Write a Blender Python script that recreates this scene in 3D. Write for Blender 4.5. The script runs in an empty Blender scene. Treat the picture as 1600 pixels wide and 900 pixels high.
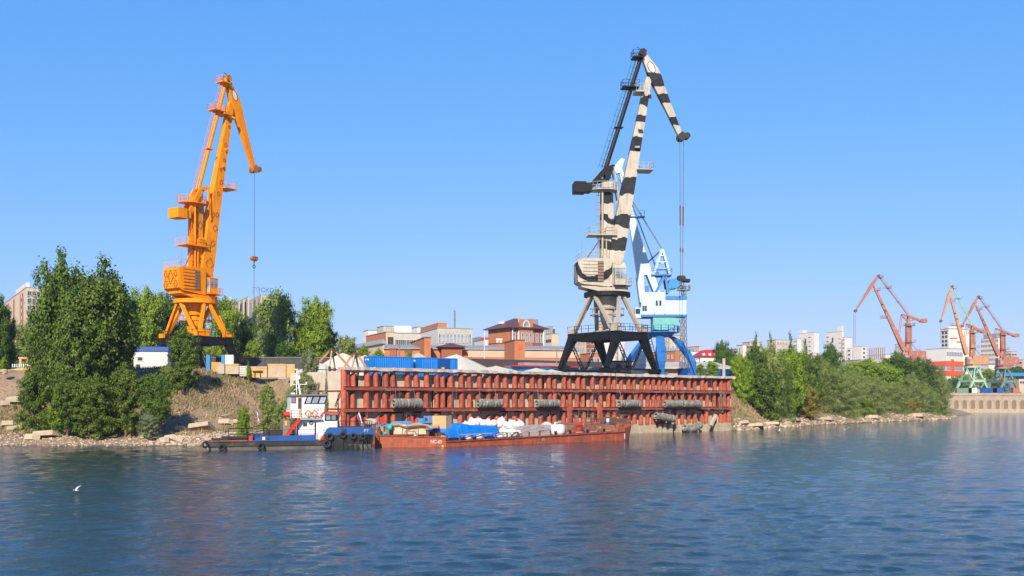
import bpy, math, random
import numpy as np
from mathutils import Vector, Matrix, noise as mnoise
sc = bpy.context.scene
C = sc.collection
# ---------------- camera, sky, sun, exposure ----------------
F = 1600.0          # focal length in pixels of the 1600 px wide photograph
HZ = 629.0          # row of the horizon
CH = 4.65           # eye height above the water
cam = bpy.data.cameras.new('camera'); camo = bpy.data.objects.new('camera', cam); C.objects.link(camo)
cam.lens = 36.0; cam.sensor_width = 36.0; cam.shift_y = (HZ - 450.0) / 1600.0
cam.clip_start = 0.5; cam.clip_end = 20000
camo.location = (0, 0, CH); camo.rotation_euler = (math.radians(90), 0, 0)
sc.camera = camo
SUN_AZ = math.radians(-99.0); SUN_EL = math.radians(33.0)      # direction TO the sun
sdir = Vector((math.cos(SUN_AZ)*math.cos(SUN_EL), math.sin(SUN_AZ)*math.cos(SUN_EL), math.sin(SUN_EL)))
w = bpy.data.worlds.new('World'); sc.world = w; w.use_nodes = True
nt = w.node_tree; nt.nodes.clear()
sky = nt.nodes.new('ShaderNodeTexSky'); sky.sky_type = 'NISHITA'; sky.sun_disc = False
sky.sun_elevation = SUN_EL; sky.sun_rotation = math.atan2(sdir.x, sdir.y)
sky.altitude = 100; sky.air_density = 1.0; sky.dust_density = 0.35; sky.ozone_density = 2.4
# the photograph's sky is an evenly vivid blue: the sky model's channels are compressed, the same in every direction
EXPO = 0.62; SKY_K = 0.12*2**EXPO
sep = nt.nodes.new('ShaderNodeSeparateColor'); comb = nt.nodes.new('ShaderNodeCombineColor'); nt.links.new(sky.outputs[0], sep.inputs[0])
for ch, (g_, a_) in enumerate(((1.0, 0.57), (0.53, 0.66), (0.20, 1.03))):
    m1 = nt.nodes.new('ShaderNodeMath'); m1.operation = 'MULTIPLY'; m1.inputs[1].default_value = 0.143; nt.links.new(sep.outputs[ch], m1.inputs[0])
    m2 = nt.nodes.new('ShaderNodeMath'); m2.operation = 'POWER'; m2.inputs[1].default_value = g_; nt.links.new(m1.outputs[0], m2.inputs[0])
    m3 = nt.nodes.new('ShaderNodeMath'); m3.operation = 'MULTIPLY'; m3.inputs[1].default_value = a_/SKY_K; nt.links.new(m2.outputs[0], m3.inputs[0]); nt.links.new(m3.outputs[0], comb.inputs[ch])
bg = nt.nodes.new('ShaderNodeBackground'); bg.inputs[1].default_value = 0.12
wo = nt.nodes.new('ShaderNodeOutputWorld')
nt.links.new(comb.outputs[0], bg.inputs[0]); nt.links.new(bg.outputs[0], wo.inputs[0])
sl = bpy.data.lights.new('sun', 'SUN'); sl.energy = 5.0; sl.angle = math.radians(0.5); sl.color = (1.0, 0.88, 0.71)
so = bpy.data.objects.new('sun', sl); C.objects.link(so); so.rotation_euler = (-sdir).to_track_quat('-Z', 'Y').to_euler()
vs = sc.view_settings; vs.view_transform = 'Standard'; vs.look = 'None'; vs.exposure = EXPO; vs.gamma = 1.0; vs.use_curve_mapping = False

# ---------------- helpers ----------------
R = math.radians
def U(px): return (px - 800.0) / F
def W(px, D, z): return Vector((U(px)*D, D, z))                 # a point on the ray of column px at distance D
def ZY(py, D): return CH - (py - HZ) * D / F                    # height seen at row py at distance D
def link(o, parent=None):
    C.objects.link(o)
    if parent is not None: o.parent = parent
    return o
def tag(o, label=None, cat=None, group=None, kind=None):
    if label: o['label'] = label
    if cat: o['category'] = cat
    if group: o['group'] = group
    if kind: o['kind'] = kind
    return o
def thing(name, label, cat, loc=(0,0,0), rz=0.0, group=None):
    o = bpy.data.objects.new(name, None); C.objects.link(o); o.empty_display_size = 0.3
    o.location = loc; o.rotation_euler = (0, 0, rz)
    return tag(o, label, cat, group)
class MB:
    def __init__(s, M=None): s.v = []; s.f = []; s.m = []; s.M = M
    def add(s, vs_, fs_, mi=0):
        n = len(s.v)
        if s.M is not None: vs_ = [s.M @ Vector(p) for p in vs_]
        s.v.extend([tuple(p) for p in vs_]); s.f.extend([tuple(i+n for i in f) for f in fs_]); s.m.extend([mi]*len(fs_))
    def box(s, c, d, rz=0.0, mi=0, top=1.0):
        x, y, z = d[0]/2, d[1]/2, d[2]/2; ca, sa = math.cos(rz), math.sin(rz)
        P = []
        for k, t in ((-1, 1.0), (1, top)):
            for i, j in ((-1,-1),(1,-1),(1,1),(-1,1)):
                a, b = i*x*t, j*y*t
                P.append((c[0]+a*ca-b*sa, c[1]+a*sa+b*ca, c[2]+k*z))
        s.add(P, [(3,2,1,0),(4,5,6,7),(0,1,5,4),(1,2,6,5),(2,3,7,6),(3,0,4,7)], mi)
    def bb(s, x0, x1, y0, y1, z0, z1, mi=0): s.box(((x0+x1)/2,(y0+y1)/2,(z0+z1)/2), (abs(x1-x0),abs(y1-y0),abs(z1-z0)), 0, mi)
    def beam(s, a, b, w0, h0, w1=None, h1=None, mi=0, up=(0,0,1)):
        a, b = Vector(a), Vector(b); d = (b-a); 
        if d.length < 1e-6: return
        d.normalize(); upv = Vector(up)
        if abs(d.dot(upv)) > 0.98: upv = Vector((1,0,0))
        sx = d.cross(upv).normalized(); sz = sx.cross(d).normalized()
        w1 = w0 if w1 is None else w1; h1 = h0 if h1 is None else h1
        P = []
        for p, ww, hh in ((a,w0,h0),(b,w1,h1)):
            for i, j in ((-1,-1),(1,-1),(1,1),(-1,1)): P.append(p + sx*(i*ww/2) + sz*(j*hh/2))
        s.add(P, [(3,2,1,0),(4,5,6,7),(0,1,5,4),(1,2,6,5),(2,3,7,6),(3,0,4,7)], mi)
    def tube(s, a, b, r0, r1=None, n=8, mi=0, caps=True):
        a, b = Vector(a), Vector(b); d = (b-a)
        if d.length < 1e-6: return
        d.normalize(); r1 = r0 if r1 is None else r1
        u = Vector((0,0,1)) if abs(d.z) < 0.9 else Vector((1,0,0))
        sx = d.cross(u).normalized(); sy = d.cross(sx)
        P = []
        for p, r in ((a,r0),(b,r1)):
            for k in range(n):
                t = 2*math.pi*k/n; P.append(p + sx*(r*math.cos(t)) + sy*(r*math.sin(t)))
        fs = [(k,(k+1)%n,n+(k+1)%n,n+k) for k in range(n)]
        if caps: fs += [tuple(range(n-1,-1,-1)), tuple(range(n,2*n))]
        s.add(P, fs, mi)
    def path(s, pts, r, n=6, mi=0):
        for a, b in zip(pts[:-1], pts[1:]): s.tube(a, b, r, r, n, mi)
    def loft(s, rings, mi=0, caps=True):
        n = len(rings[0]); P = [p for r in rings for p in r]; fs = []
        for i in range(len(rings)-1):
            for k in range(n): fs.append((i*n+k, i*n+(k+1)%n, (i+1)*n+(k+1)%n, (i+1)*n+k))
        if caps: fs += [tuple(range(n-1,-1,-1)), tuple(range((len(rings)-1)*n, len(rings)*n))]
        s.add(P, fs, mi)
    def prism(s, poly, y0, y1, mi=0):                            # polygon in x-z, pulled along y
        n = len(poly); P = [(x, y0, z) for x, z in poly] + [(x, y1, z) for x, z in poly]
        s.add(P, [tuple(range(n)), tuple(range(2*n-1, n-1, -1))] + [(k, n+k, n+(k+1)%n, (k+1)%n) for k in range(n)], mi)
    def prismz(s, poly, z0, z1, mi=0):
        n = len(poly); P = [(x, y, z0) for x, y in poly] + [(x, y, z1) for x, y in poly]
        s.add(P, [tuple(range(n-1,-1,-1)), tuple(range(n, 2*n))] + [(k, (k+1)%n, n+(k+1)%n, n+k) for k in range(n)], mi)
    def ring(s, c, ax, R0, r, n=16, m=6, mi=0, squash=1.0):      # torus about axis ax
        ax = Vector(ax).normalized(); u = Vector((0,0,1)) if abs(ax.z) < 0.9 else Vector((1,0,0))
        a = ax.cross(u).normalized(); b = ax.cross(a); c = Vector(c); P = []
        for i in range(n):
            t = 2*math.pi*i/n; d = a*math.cos(t)+b*math.sin(t)
            for j in range(m):
                q = 2*math.pi*j/m; P.append(c + d*(R0+r*math.cos(q)) + ax*(r*squash*math.sin(q)))
        s.add(P, [(i*m+j, ((i+1)%n)*m+j, ((i+1)%n)*m+(j+1)%m, i*m+(j+1)%m) for i in range(n) for j in range(m)], mi)
    def blob(s, c, d, rnd, n=8, m=5, amp=0.12, mi=0, flat=0.75):   # soft bag or rough stone
        P = [(c[0], c[1], c[2]-d[2]/2*flat)]
        for i in range(1, m):
            t = math.pi*i/m
            for k in range(n):
                a = 2*math.pi*k/n; e = 1+rnd.uniform(-amp, amp)
                st = math.sin(t)**0.6
                P.append((c[0]+d[0]/2*st*math.cos(a)*e, c[1]+d[1]/2*st*math.sin(a)*e, c[2]-d[2]/2*math.cos(t)*(flat if t < 1.5 else 1)*e))
        P.append((c[0], c[1], c[2]+d[2]/2))
        fs = [(0, 1+(k+1)%n, 1+k) for k in range(n)]
        for i in range(m-2):
            for k in range(n): fs.append((1+i*n+k, 1+i*n+(k+1)%n, 1+(i+1)*n+(k+1)%n, 1+(i+1)*n+k))
        L = len(P)-1; fs += [(L, 1+(m-2)*n+k, 1+(m-2)*n+(k+1)%n) for k in range(n)]
        s.add(P, fs, mi)
    def rail(s, pts, h=1.05, step=1.1, r=0.03, bars=(0.55, 1.0), closed=False, mi=0):
        pts = [Vector(p) for p in pts]
        if closed: pts = pts + [pts[0]]
        for a, b in zip(pts[:-1], pts[1:]):
            n = max(1, int(round((b-a).length/step)))
            for k in range(n+1):
                p = a.lerp(b, k/n); s.beam(p, p+Vector((0,0,h)), 2*r, 2*r, mi=mi)
            for q in bars: s.beam(a+Vector((0,0,h*q)), b+Vector((0,0,h*q)), 1.6*r, 1.6*r, mi=mi)
    def ladder(s, a, b, w_=0.45, side=(0,1,0), step=0.4, r=0.03, mi=0):
        a, b, sd = Vector(a), Vector(b), Vector(side).normalized()*w_/2
        s.beam(a-sd, b-sd, 2*r, 2*r, mi=mi); s.beam(a+sd, b+sd, 2*r, 2*r, mi=mi)
        n = max(2, int((b-a).length/step))
        for k in range(1, n):
            p = a.lerp(b, k/n); s.beam(p-sd, p+sd, 1.6*r, 1.6*r, mi=mi)
    def build(s, name, mats, parent=None, smooth=False, world=False):
        if not isinstance(mats, (list, tuple)): mats = [mats]
        me = bpy.data.meshes.new(name)
        v = s.v
        if world and parent is not None:
            Mi = (Matrix.Translation(parent.location) @ Matrix.Rotation(parent.rotation_euler.z, 4, 'Z')).inverted()
            v = [tuple(Mi @ Vector(p)) for p in v]
        me.from_pydata(v, [], s.f); me.update()
        for m_ in mats: me.materials.append(m_)
        if len(mats) > 1: me.polygons.foreach_set('material_index', s.m)
        if smooth: me.polygons.foreach_set('use_smooth', [True]*len(me.polygons))
        return link(bpy.data.objects.new(name, me), parent)
def npmesh(name, V, Fq, mats, smooth=False, midx=None):
    me = bpy.data.meshes.new(name); V = np.asarray(V, np.float32); Fq = np.asarray(Fq, np.int32); k = Fq.shape[1]
    me.vertices.add(len(V)); me.vertices.foreach_set('co', V.ravel())
    me.loops.add(Fq.size); me.loops.foreach_set('vertex_index', Fq.ravel())
    me.polygons.add(len(Fq)); me.polygons.foreach_set('loop_start', np.arange(0, Fq.size, k, dtype=np.int32))
    me.polygons.foreach_set('loop_total', np.full(len(Fq), k, np.int32))
    if smooth: me.polygons.foreach_set('use_smooth', np.ones(len(Fq), bool))
    for m_ in mats: me.materials.append(m_)
    if midx is not None: me.polygons.foreach_set('material_index', np.asarray(midx, np.int32))
    me.update(calc_edges=True); me.validate()
    return me
def share(src, name, parent, loc=(0,0,0), rot=(0,0,0), scale=(1,1,1)):
    o = bpy.data.objects.new(name, src.data if hasattr(src, 'data') else src)
    o.location = loc; o.rotation_euler = rot; o.scale = scale
    return link(o, parent)
def copy_tree(o, parent=None):
    c = o.copy(); C.objects.link(c)
    if parent is not None: c.parent = parent
    for ch in [x for x in o.children]: copy_tree(ch, c)
    return c
def text_mesh(name, body, size, mat, parent, M, depth=0.01, sx=1.0):
    cu = bpy.data.curves.new(name, 'FONT'); cu.body = body; cu.size = size; cu.extrude = depth; cu.align_x = 'CENTER'; cu.align_y = 'CENTER'
    cu.resolution_u = 2
    to = bpy.data.objects.new(name+'_curve', cu); C.objects.link(to)
    dg = bpy.context.evaluated_depsgraph_get(); me = bpy.data.meshes.new_from_object(to.evaluated_get(dg))
    C.objects.unlink(to); bpy.data.objects.remove(to)
    me.transform(M @ Matrix.Diagonal((sx, 1, 1, 1))); me.materials.clear(); me.materials.append(mat)
    return link(bpy.data.objects.new(name, me), parent)

# ---------------- materials ----------------
ALB = 0.775
def nodes(name):
    m = bpy.data.materials.new(name); m.use_nodes = True; t = m.node_tree
    return m, t, t.nodes['Principled BSDF']
def N(t, typ, **kw):
    n = t.nodes.new(typ)
    for k, v in kw.items():
        if k.startswith('i_'):
            key = k[2:]; key = int(key) if key.isdigit() else key
            n.inputs[key].default_value = v
        else: setattr(n, k, v)
    return n
def mixrgb(t, fac, a, b, mode='MIX'):
    n = t.nodes.new('ShaderNodeMix'); n.data_type = 'RGBA'; n.blend_type = mode
    for sck, val in ((0, fac), (6, a), (7, b)):
        if isinstance(val, (int, float)): n.inputs[sck].default_value = val
        elif isinstance(val, tuple): n.inputs[sck].default_value = (*val[:3], 1)
        else: t.links.new(val, n.inputs[sck])
    return n.outputs[2]
def ramp(t, src, stops, interp='LINEAR'):
    n = t.nodes.new('ShaderNodeValToRGB'); cr = n.color_ramp; cr.interpolation = interp
    while len(cr.elements) < len(stops): cr.elements.new(0.5)
    for e, (p, c) in zip(cr.elements, stops):
        e.position = p; e.color = (*c, 1) if isinstance(c, tuple) else (c, c, c, 1)
    t.links.new(src, n.inputs[0]); return n.outputs[0]
def mat(name, col, rough=0.6, metal=0.0, var=0.18, scale=1.2, bump=0.0, bscale=8.0, dirt=None, damt=0.3, dscale=0.8, streak=None, samt=0.35, spec=0.5, objrand=0.0):
    """paint, concrete, metal: base colour with broad and fine variation, dirt patches and vertical streaks"""
    m, t, b = nodes(name); L = t.links; col = tuple(c_*ALB for c_ in col)
    tc = N(t, 'ShaderNodeTexCoord'); co = tc.outputs['Object']
    n1 = N(t, 'ShaderNodeTexNoise', i_Scale=scale, i_Detail=6.0, i_Roughness=0.6); L.new(co, n1.inputs['Vector'])
    hi = tuple(min(1, c*(1+var)) for c in col); lo = tuple(c*(1-var) for c in col)
    c = ramp(t, n1.outputs['Fac'], [(0.3, lo), (0.7, hi)])
    if dirt:
        n2 = N(t, 'ShaderNodeTexNoise', i_Scale=dscale, i_Detail=8.0, i_Roughness=0.7); L.new(co, n2.inputs['Vector'])
        f = ramp(t, n2.outputs['Fac'], [(0.62-damt*0.35, 0.0), (0.75-damt*0.25, 1.0)])
        fm = N(t, 'ShaderNodeMath', operation='MULTIPLY'); L.new(f, fm.inputs[0]); fm.inputs[1].default_value = 0.85
        c = mixrgb(t, fm.outputs[0], c, dirt)
    if streak:
        mp = N(t, 'ShaderNodeMapping'); mp.inputs['Scale'].default_value = (2.6, 2.6, 0.18); L.new(co, mp.inputs['Vector'])
        n3 = N(t, 'ShaderNodeTexNoise', i_Scale=1.6, i_Detail=6.0, i_Roughness=0.65); L.new(mp.outputs[0], n3.inputs['Vector'])
        f = ramp(t, n3.outputs['Fac'], [(0.5, 0.0), (0.72, 1.0)])
        fm = N(t, 'ShaderNodeMath', operation='MULTIPLY'); L.new(f, fm.inputs[0]); fm.inputs[1].default_value = samt
        c = mixrgb(t, fm.outputs[0], c, streak)
    if objrand:
        oi = N(t, 'ShaderNodeObjectInfo'); hv = N(t, 'ShaderNodeHueSaturation')
        mr = N(t, 'ShaderNodeMapRange'); mr.inputs[3].default_value = 1-objrand; mr.inputs[4].default_value = 1+objrand
        L.new(oi.outputs['Random'], mr.inputs[0]); L.new(mr.outputs[0], hv.inputs['Value']); L.new(c, hv.inputs['Color']); c = hv.outputs[0]
    L.new(c, b.inputs['Base Color'])
    b.inputs['Roughness'].default_value = rough; b.inputs['Metallic'].default_value = metal
    b.inputs['Specular IOR Level'].default_value = spec
    if bump:
        n4 = N(t, 'ShaderNodeTexNoise', i_Scale=bscale, i_Detail=5.0); L.new(co, n4.inputs['Vector'])
        bp = N(t, 'ShaderNodeBump'); bp.inputs['Strength'].default_value = bump; bp.inputs['Distance'].default_value = 0.05
        L.new(n4.outputs['Fac'], bp.inputs['Height']); L.new(bp.outputs[0], b.inputs['Normal'])
    return m
def camo(name, bands, axis=(0.0, 0.0, 1.0), base=(0.42, 0.375, 0.30), dark=(0.008, 0.008, 0.009), wob=0.9, top=60.0, circ=None):
    """two-tone disruptive paint: dark bands at given heights, edges wobbling with noise"""
    m, t, b = nodes(name); L = t.links
    tc = N(t, 'ShaderNodeTexCoord'); co = tc.outputs['Object']
    nz = N(t, 'ShaderNodeTexNoise', i_Scale=0.5, i_Detail=2.5); L.new(co, nz.inputs['Vector'])
    if circ:
        vd = N(t, 'ShaderNodeVectorMath', operation='DISTANCE'); 
        mu = N(t, 'ShaderNodeVectorMath', operation='MULTIPLY'); mu.inputs[1].default_value = circ[1]; L.new(co, mu.inputs[0])
        L.new(mu.outputs[0], vd.inputs[0]); vd.inputs[1].default_value = circ[0]; val = vd.outputs['Value']
    else:
        dt = N(t, 'ShaderNodeVectorMath', operation='DOT_PRODUCT'); L.new(co, dt.inputs[0]); dt.inputs[1].default_value = axis; val = dt.outputs['Value']
    ma = N(t, 'ShaderNodeMath', operation='MULTIPLY_ADD'); L.new(nz.outputs['Fac'], ma.inputs[0]); ma.inputs[1].default_value = wob*2; L.new(val, ma.inputs[2])
    sb = N(t, 'ShaderNodeMath', operation='SUBTRACT'); L.new(ma.outputs[0], sb.inputs[0]); sb.inputs[1].default_value = wob
    dv = N(t, 'ShaderNodeMath', operation='DIVIDE'); L.new(sb.outputs[0], dv.inputs[0]); dv.inputs[1].default_value = top
    stops = [(0.0, 0.0)]
    for a, z in sorted(bands): stops += [(a/top, 1.0), (z/top, 0.0)]
    f = ramp(t, dv.outputs[0], stops, 'CONSTANT')
    n2 = N(t, 'ShaderNodeTexNoise', i_Scale=1.0, i_Detail=8.0, i_Roughness=0.7); L.new(co, n2.inputs['Vector'])
    bc = ramp(t, n2.outputs['Fac'], [(0.3, tuple(x*0.82 for x in base)), (0.7, tuple(x*1.12 for x in base))])
    mps = N(t, 'ShaderNodeMapping'); mps.inputs['Scale'].default_value = (2.6, 2.6, 0.2); L.new(co, mps.inputs['Vector']); n5 = N(t, 'ShaderNodeTexNoise', i_Scale=1.5, i_Detail=6.0); L.new(mps.outputs[0], n5.inputs['Vector']); f5 = ramp(t, n5.outputs['Fac'], [(0.52, 0.0), (0.75, 0.55)])
    bc = mixrgb(t, f5, bc, (0.20, 0.14, 0.09)); dk = ramp(t, n2.outputs['Fac'], [(0.4, dark), (0.75, tuple(x*3.5 for x in dark))])
    c = mixrgb(t, f, bc, dk); L.new(c, b.inputs['Base Color']); b.inputs['Roughness'].default_value = 0.55; b.inputs['Specular IOR Level'].default_value = 0.2
    return m
def leafmat(name, c1, c2, trans=0.35, hue=0.012):
    m, t, b = nodes(name); L = t.links
    tc = N(t, 'ShaderNodeTexCoord'); n1 = N(t, 'ShaderNodeTexNoise', i_Scale=0.9, i_Detail=4.0); L.new(tc.outputs['Object'], n1.inputs['Vector'])
    g = N(t, 'ShaderNodeNewGeometry')
    a1 = N(t, 'ShaderNodeMath', operation='MULTIPLY_ADD'); L.new(g.outputs['Random Per Island'], a1.inputs[0]); a1.inputs[1].default_value = 0.45
    L.new(n1.outputs['Fac'], a1.inputs[2]); 
    c = ramp(t, a1.outputs[0], [(0.42, tuple(x*0.7 for x in c1)), (0.68, tuple((x+y)*0.48 for x, y in zip(c1, c2))), (0.95, tuple(x*1.2 for x in c2))])
    oi = N(t, 'ShaderNodeObjectInfo'); hv = N(t, 'ShaderNodeHueSaturation')
    mr = N(t, 'ShaderNodeMapRange'); mr.inputs[3].default_value = 0.5-hue; mr.inputs[4].default_value = 0.5+hue
    L.new(oi.outputs['Random'], mr.inputs[0]); L.new(mr.outputs[0], hv.inputs['Hue']); L.new(c, hv.inputs['Color'])
    L.new(hv.outputs[0], b.inputs['Base Color']); b.inputs['Roughness'].default_value = 0.6; b.inputs['Specular IOR Level'].default_value = 0.2
    tr = N(t, 'ShaderNodeBsdfTranslucent'); L.new(hv.outputs[0], tr.inputs['Color'])
    mx = N(t, 'ShaderNodeMixShader'); mx.inputs[0].default_value = trans
    L.new(b.outputs[0], mx.inputs[1]); L.new(tr.outputs[0], mx.inputs[2]); L.new(mx.outputs[0], t.nodes['Material Output'].inputs['Surface'])
    return m
def glassmat(name, col=(0.02,0.03,0.04), rough=0.08):
    m, t, b = nodes(name); b.inputs['Base Color'].default_value = (*col, 1); b.inputs['Roughness'].default_value = rough
    b.inputs['Specular IOR Level'].default_value = 0.8
    tc = N(t, 'ShaderNodeTexCoord'); n1 = N(t, 'ShaderNodeTexNoise', i_Scale=0.7, i_Detail=2.0); t.links.new(tc.outputs['Object'], n1.inputs['Vector'])
    c = ramp(t, n1.outputs['Fac'], [(0.35, tuple(x*0.6 for x in col)), (0.65, tuple(x*1.8 for x in col))]); t.links.new(c, b.inputs['Base Color'])
    return m
RUST = (0.13, 0.045, 0.022)
M_ = {}
M_['red_pile'] = mat('weathered_red_steel', (0.45,0.088,0.042), 0.75, var=0.4, scale=1.8, dirt=(0.10,0.045,0.03), damt=0.35, dscale=1.6, streak=(0.42,0.16,0.10), samt=0.4, bump=0.3, bscale=10, objrand=0.16)
M_['red_wale'] = mat('red_brown_wale_steel', (0.30,0.062,0.036), 0.75, var=0.35, scale=1.5, dirt=(0.34,0.22,0.17), damt=0.2, dscale=1.2, bump=0.3)
M_['panel'] = mat('buff_concrete', (0.56,0.46,0.33), 0.9, var=0.2, scale=2.0, dirt=(0.26,0.2,0.14), damt=0.25, streak=(0.30,0.22,0.15), samt=0.5, bump=0.35, objrand=0.14)
M_['wharf'] = mat('brown_weathered_wharf_concrete', (0.42,0.33,0.24), 0.9, var=0.2, scale=0.3, streak=(0.2,0.15,0.1), samt=0.6)
M_['wall_light'] = mat('sunlit_pale_concrete', (0.72,0.62,0.48), 0.9, var=0.12, scale=1.2, dirt=(0.5,0.4,0.28), damt=0.15, bump=0.3, objrand=0.06)  # strong sun on the return wall put into the colour, paler than the panels
M_['cap'] = mat('pinkish_grey_coping_concrete', (0.54,0.46,0.39), 0.9, var=0.22, scale=1.2, dirt=(0.25,0.17,0.13), damt=0.3, bump=0.5, objrand=0.08)
M_['deck'] = mat('quay_apron_concrete', (0.35,0.31,0.26), 0.9, var=0.2, bump=0.3)
M_['dark'] = mat('dark_steel', (0.03,0.026,0.024), 0.8, var=0.3)  # plain near-black tone shared by several parts
M_['tyre'] = mat('dusty_grey_rubber', (0.17,0.16,0.14), 0.9, var=0.3, scale=3, dirt=(0.30,0.28,0.235), damt=0.45, dscale=1.5, bump=0.4, objrand=0.12)
M_['tyre_black'] = mat('black_tyre_rubber', (0.018,0.018,0.018), 0.75, var=0.3, bump=0.2)
M_['orange'] = mat('orange_crane_paint', (1.0,0.315,0.002), 0.5, var=0.12, scale=0.5, dirt=(0.60,0.16,0.008), damt=0.16, dscale=0.7, streak=(0.38,0.10,0.012), samt=0.5, spec=0.15)
M_['orange_dk'] = mat('dull_orange_sheave_steel', (0.40,0.13,0.03), 0.6, var=0.3)
M_['black'] = mat('black_steel_paint', (0.011,0.011,0.012), 0.55, var=0.25, dirt=(0.035,0.032,0.028), damt=0.12, spec=0.2)
M_['mark'] = mat('dark_brown_marking_paint', (0.08,0.022,0.008), 0.5)
M_['sand'] = mat('sand_coloured_crane_paint', (0.46,0.405,0.315), 0.5, var=0.12, scale=0.7, dirt=(0.36,0.29,0.20), damt=0.2, streak=(0.26,0.19,0.12), samt=0.5)
M_['brown'] = mat('brown_steel', (0.15,0.08,0.05), 0.7, var=0.3)
M_['louvre'] = mat('brown_louvre', (0.22,0.15,0.09), 0.7, var=0.2)
M_['rope'] = mat('grey_steel_rope', (0.12,0.12,0.13), 0.5)
M_['white'] = mat('white_paint', (0.78,0.77,0.74), 0.5, var=0.06, scale=1.5, streak=(0.45,0.36,0.28), samt=0.25)
M_['red'] = mat('bright_red_paint', (0.62,0.03,0.015), 0.45, var=0.15)
M_['blue'] = mat('marine_blue_paint', (0.016,0.09,0.33), 0.45, var=0.14, scale=0.9, dirt=(0.02,0.05,0.13), damt=0.12, streak=(0.06,0.06,0.10), samt=0.25)
M_['container'] = mat('container_blue_paint', (0.002,0.20,0.66), 0.5, var=0.08, streak=(0.01,0.09,0.36), samt=0.3)
M_['container_dk'] = mat('dark_blue_door_paint', (0.005,0.07,0.30), 0.45, var=0.1)
M_['glass'] = glassmat('dark_window_glass')
M_['glass_pale'] = glassmat('pale_reflective_window_glass', (0.16,0.20,0.24), 0.15)
M_['hull'] = mat('black_hull_paint', (0.02,0.02,0.022), 0.55, var=0.3, dirt=(0.07,0.055,0.045), damt=0.3)
M_['hull_grey'] = mat('dirty_grey_hull', (0.17,0.15,0.13), 0.7, var=0.25, streak=(0.08,0.06,0.05), samt=0.5)
M_['barge'] = mat('rusty_orange_red_hull', (0.42,0.088,0.036), 0.75, var=0.3, scale=1.0, dirt=(0.15,0.055,0.028), damt=0.4, dscale=0.9, streak=(0.15,0.045,0.022), samt=0.6, bump=0.3)
M_['barge_deck'] = mat('rust_brown_deck', (0.22,0.085,0.05), 0.85, var=0.25, dirt=(0.32,0.20,0.13), damt=0.35, bump=0.3)
M_['tarp'] = mat('bright_blue_tarpaulin', (0.004,0.19,0.74), 0.38, var=0.08)
M_['ply'] = mat('plywood', (0.62,0.40,0.19), 0.7, var=0.12, scale=3)
M_['ply_dk'] = mat('raw_timber', (0.50,0.35,0.20), 0.8, var=0.2)
M_['bag'] = mat('white_woven_bag', (0.74,0.71,0.68), 0.8, var=0.08, bump=0.5, bscale=4, objrand=0.06)
M_['paver'] = mat('grey_paving_blocks', (0.42,0.41,0.40), 0.85, var=0.12, objrand=0.1)
M_['cream'] = mat('cream_painted_metal', (0.60,0.52,0.36), 0.6, var=0.15, dirt=(0.3,0.2,0.12), damt=0.3)
M_['teal'] = mat('turquoise_plastic', (0.03,0.42,0.33), 0.5)
M_['blue_light'] = mat('sky_blue_paint', (0.02,0.24,0.55), 0.5, var=0.12)
M_['pale_blue'] = mat('pale_blue_white_crane_paint', (0.50,0.68,0.73), 0.5, var=0.08, dirt=(0.45,0.36,0.28), damt=0.12, streak=(0.4,0.42,0.42), samt=0.3)
M_['crane_blue'] = mat('strong_blue_crane_paint', (0.035,0.19,0.52), 0.45, var=0.15, dirt=(0.02,0.08,0.3), damt=0.2)
M_['cyan'] = mat('cyan_green_paint', (0.20,0.55,0.52), 0.5, var=0.1)
M_['rust_red'] = mat('faded_red_crane_paint', (0.36,0.13,0.09), 0.7, var=0.2, dirt=(0.5,0.3,0.2), damt=0.2, streak=(0.45,0.25,0.18), samt=0.4)
M_['rust_orange'] = mat('faded_orange_crane_paint', (0.50,0.25,0.12), 0.7, var=0.2, dirt=(0.5,0.35,0.2), damt=0.2)
M_['mint'] = mat('pale_green_crane_paint', (0.33,0.56,0.38), 0.6, var=0.15, dirt=(0.35,0.25,0.15), damt=0.2)
M_['mint_dk'] = mat('weathered_green_crane_paint', (0.14,0.25,0.19), 0.6, var=0.2, dirt=(0.2,0.12,0.08), damt=0.3)
M_['brick'] = mat('orange_brick', (0.50,0.185,0.075), 0.85, var=0.12, scale=0.6, dirt=(0.35,0.14,0.07), damt=0.2, streak=(0.4,0.2,0.12), samt=0.25)
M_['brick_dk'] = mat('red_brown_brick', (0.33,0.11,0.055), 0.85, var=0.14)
M_['roof_brown'] = mat('brown_metal_roof', (0.13,0.045,0.035), 0.5, var=0.12)
M_['roof_grey'] = mat('grey_sheet_roof', (0.30,0.31,0.33), 0.6, var=0.15)
M_['roof_red'] = mat('crimson_roof', (0.50,0.02,0.03), 0.5, var=0.1)
M_['plaster_cream'] = mat('cream_plaster', (0.62,0.50,0.33), 0.85, var=0.07, scale=0.4)
M_['plaster_white'] = mat('white_plaster', (0.70,0.67,0.62), 0.85, var=0.07, scale=0.3, streak=(0.5,0.45,0.4), samt=0.25)
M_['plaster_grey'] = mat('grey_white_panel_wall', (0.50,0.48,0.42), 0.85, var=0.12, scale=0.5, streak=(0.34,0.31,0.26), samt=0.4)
M_['plaster_pink'] = mat('pale_pink_wall', (0.62,0.44,0.32), 0.85, var=0.08, scale=0.3)
M_['canopy'] = mat('dark_brown_canopy', (0.055,0.028,0.02), 0.8, var=0.15)
M_['stripe_orange'] = mat('orange_red_cladding', (0.72,0.11,0.03), 0.6, var=0.06)
M_['block_yellow'] = mat('ochre_painted_block', (0.60,0.36,0.10), 0.85, var=0.15, dirt=(0.5,0.38,0.26), damt=0.4)
M_['block_pale'] = mat('pale_dusty_block', (0.52,0.40,0.28), 0.9, var=0.15)
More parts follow.
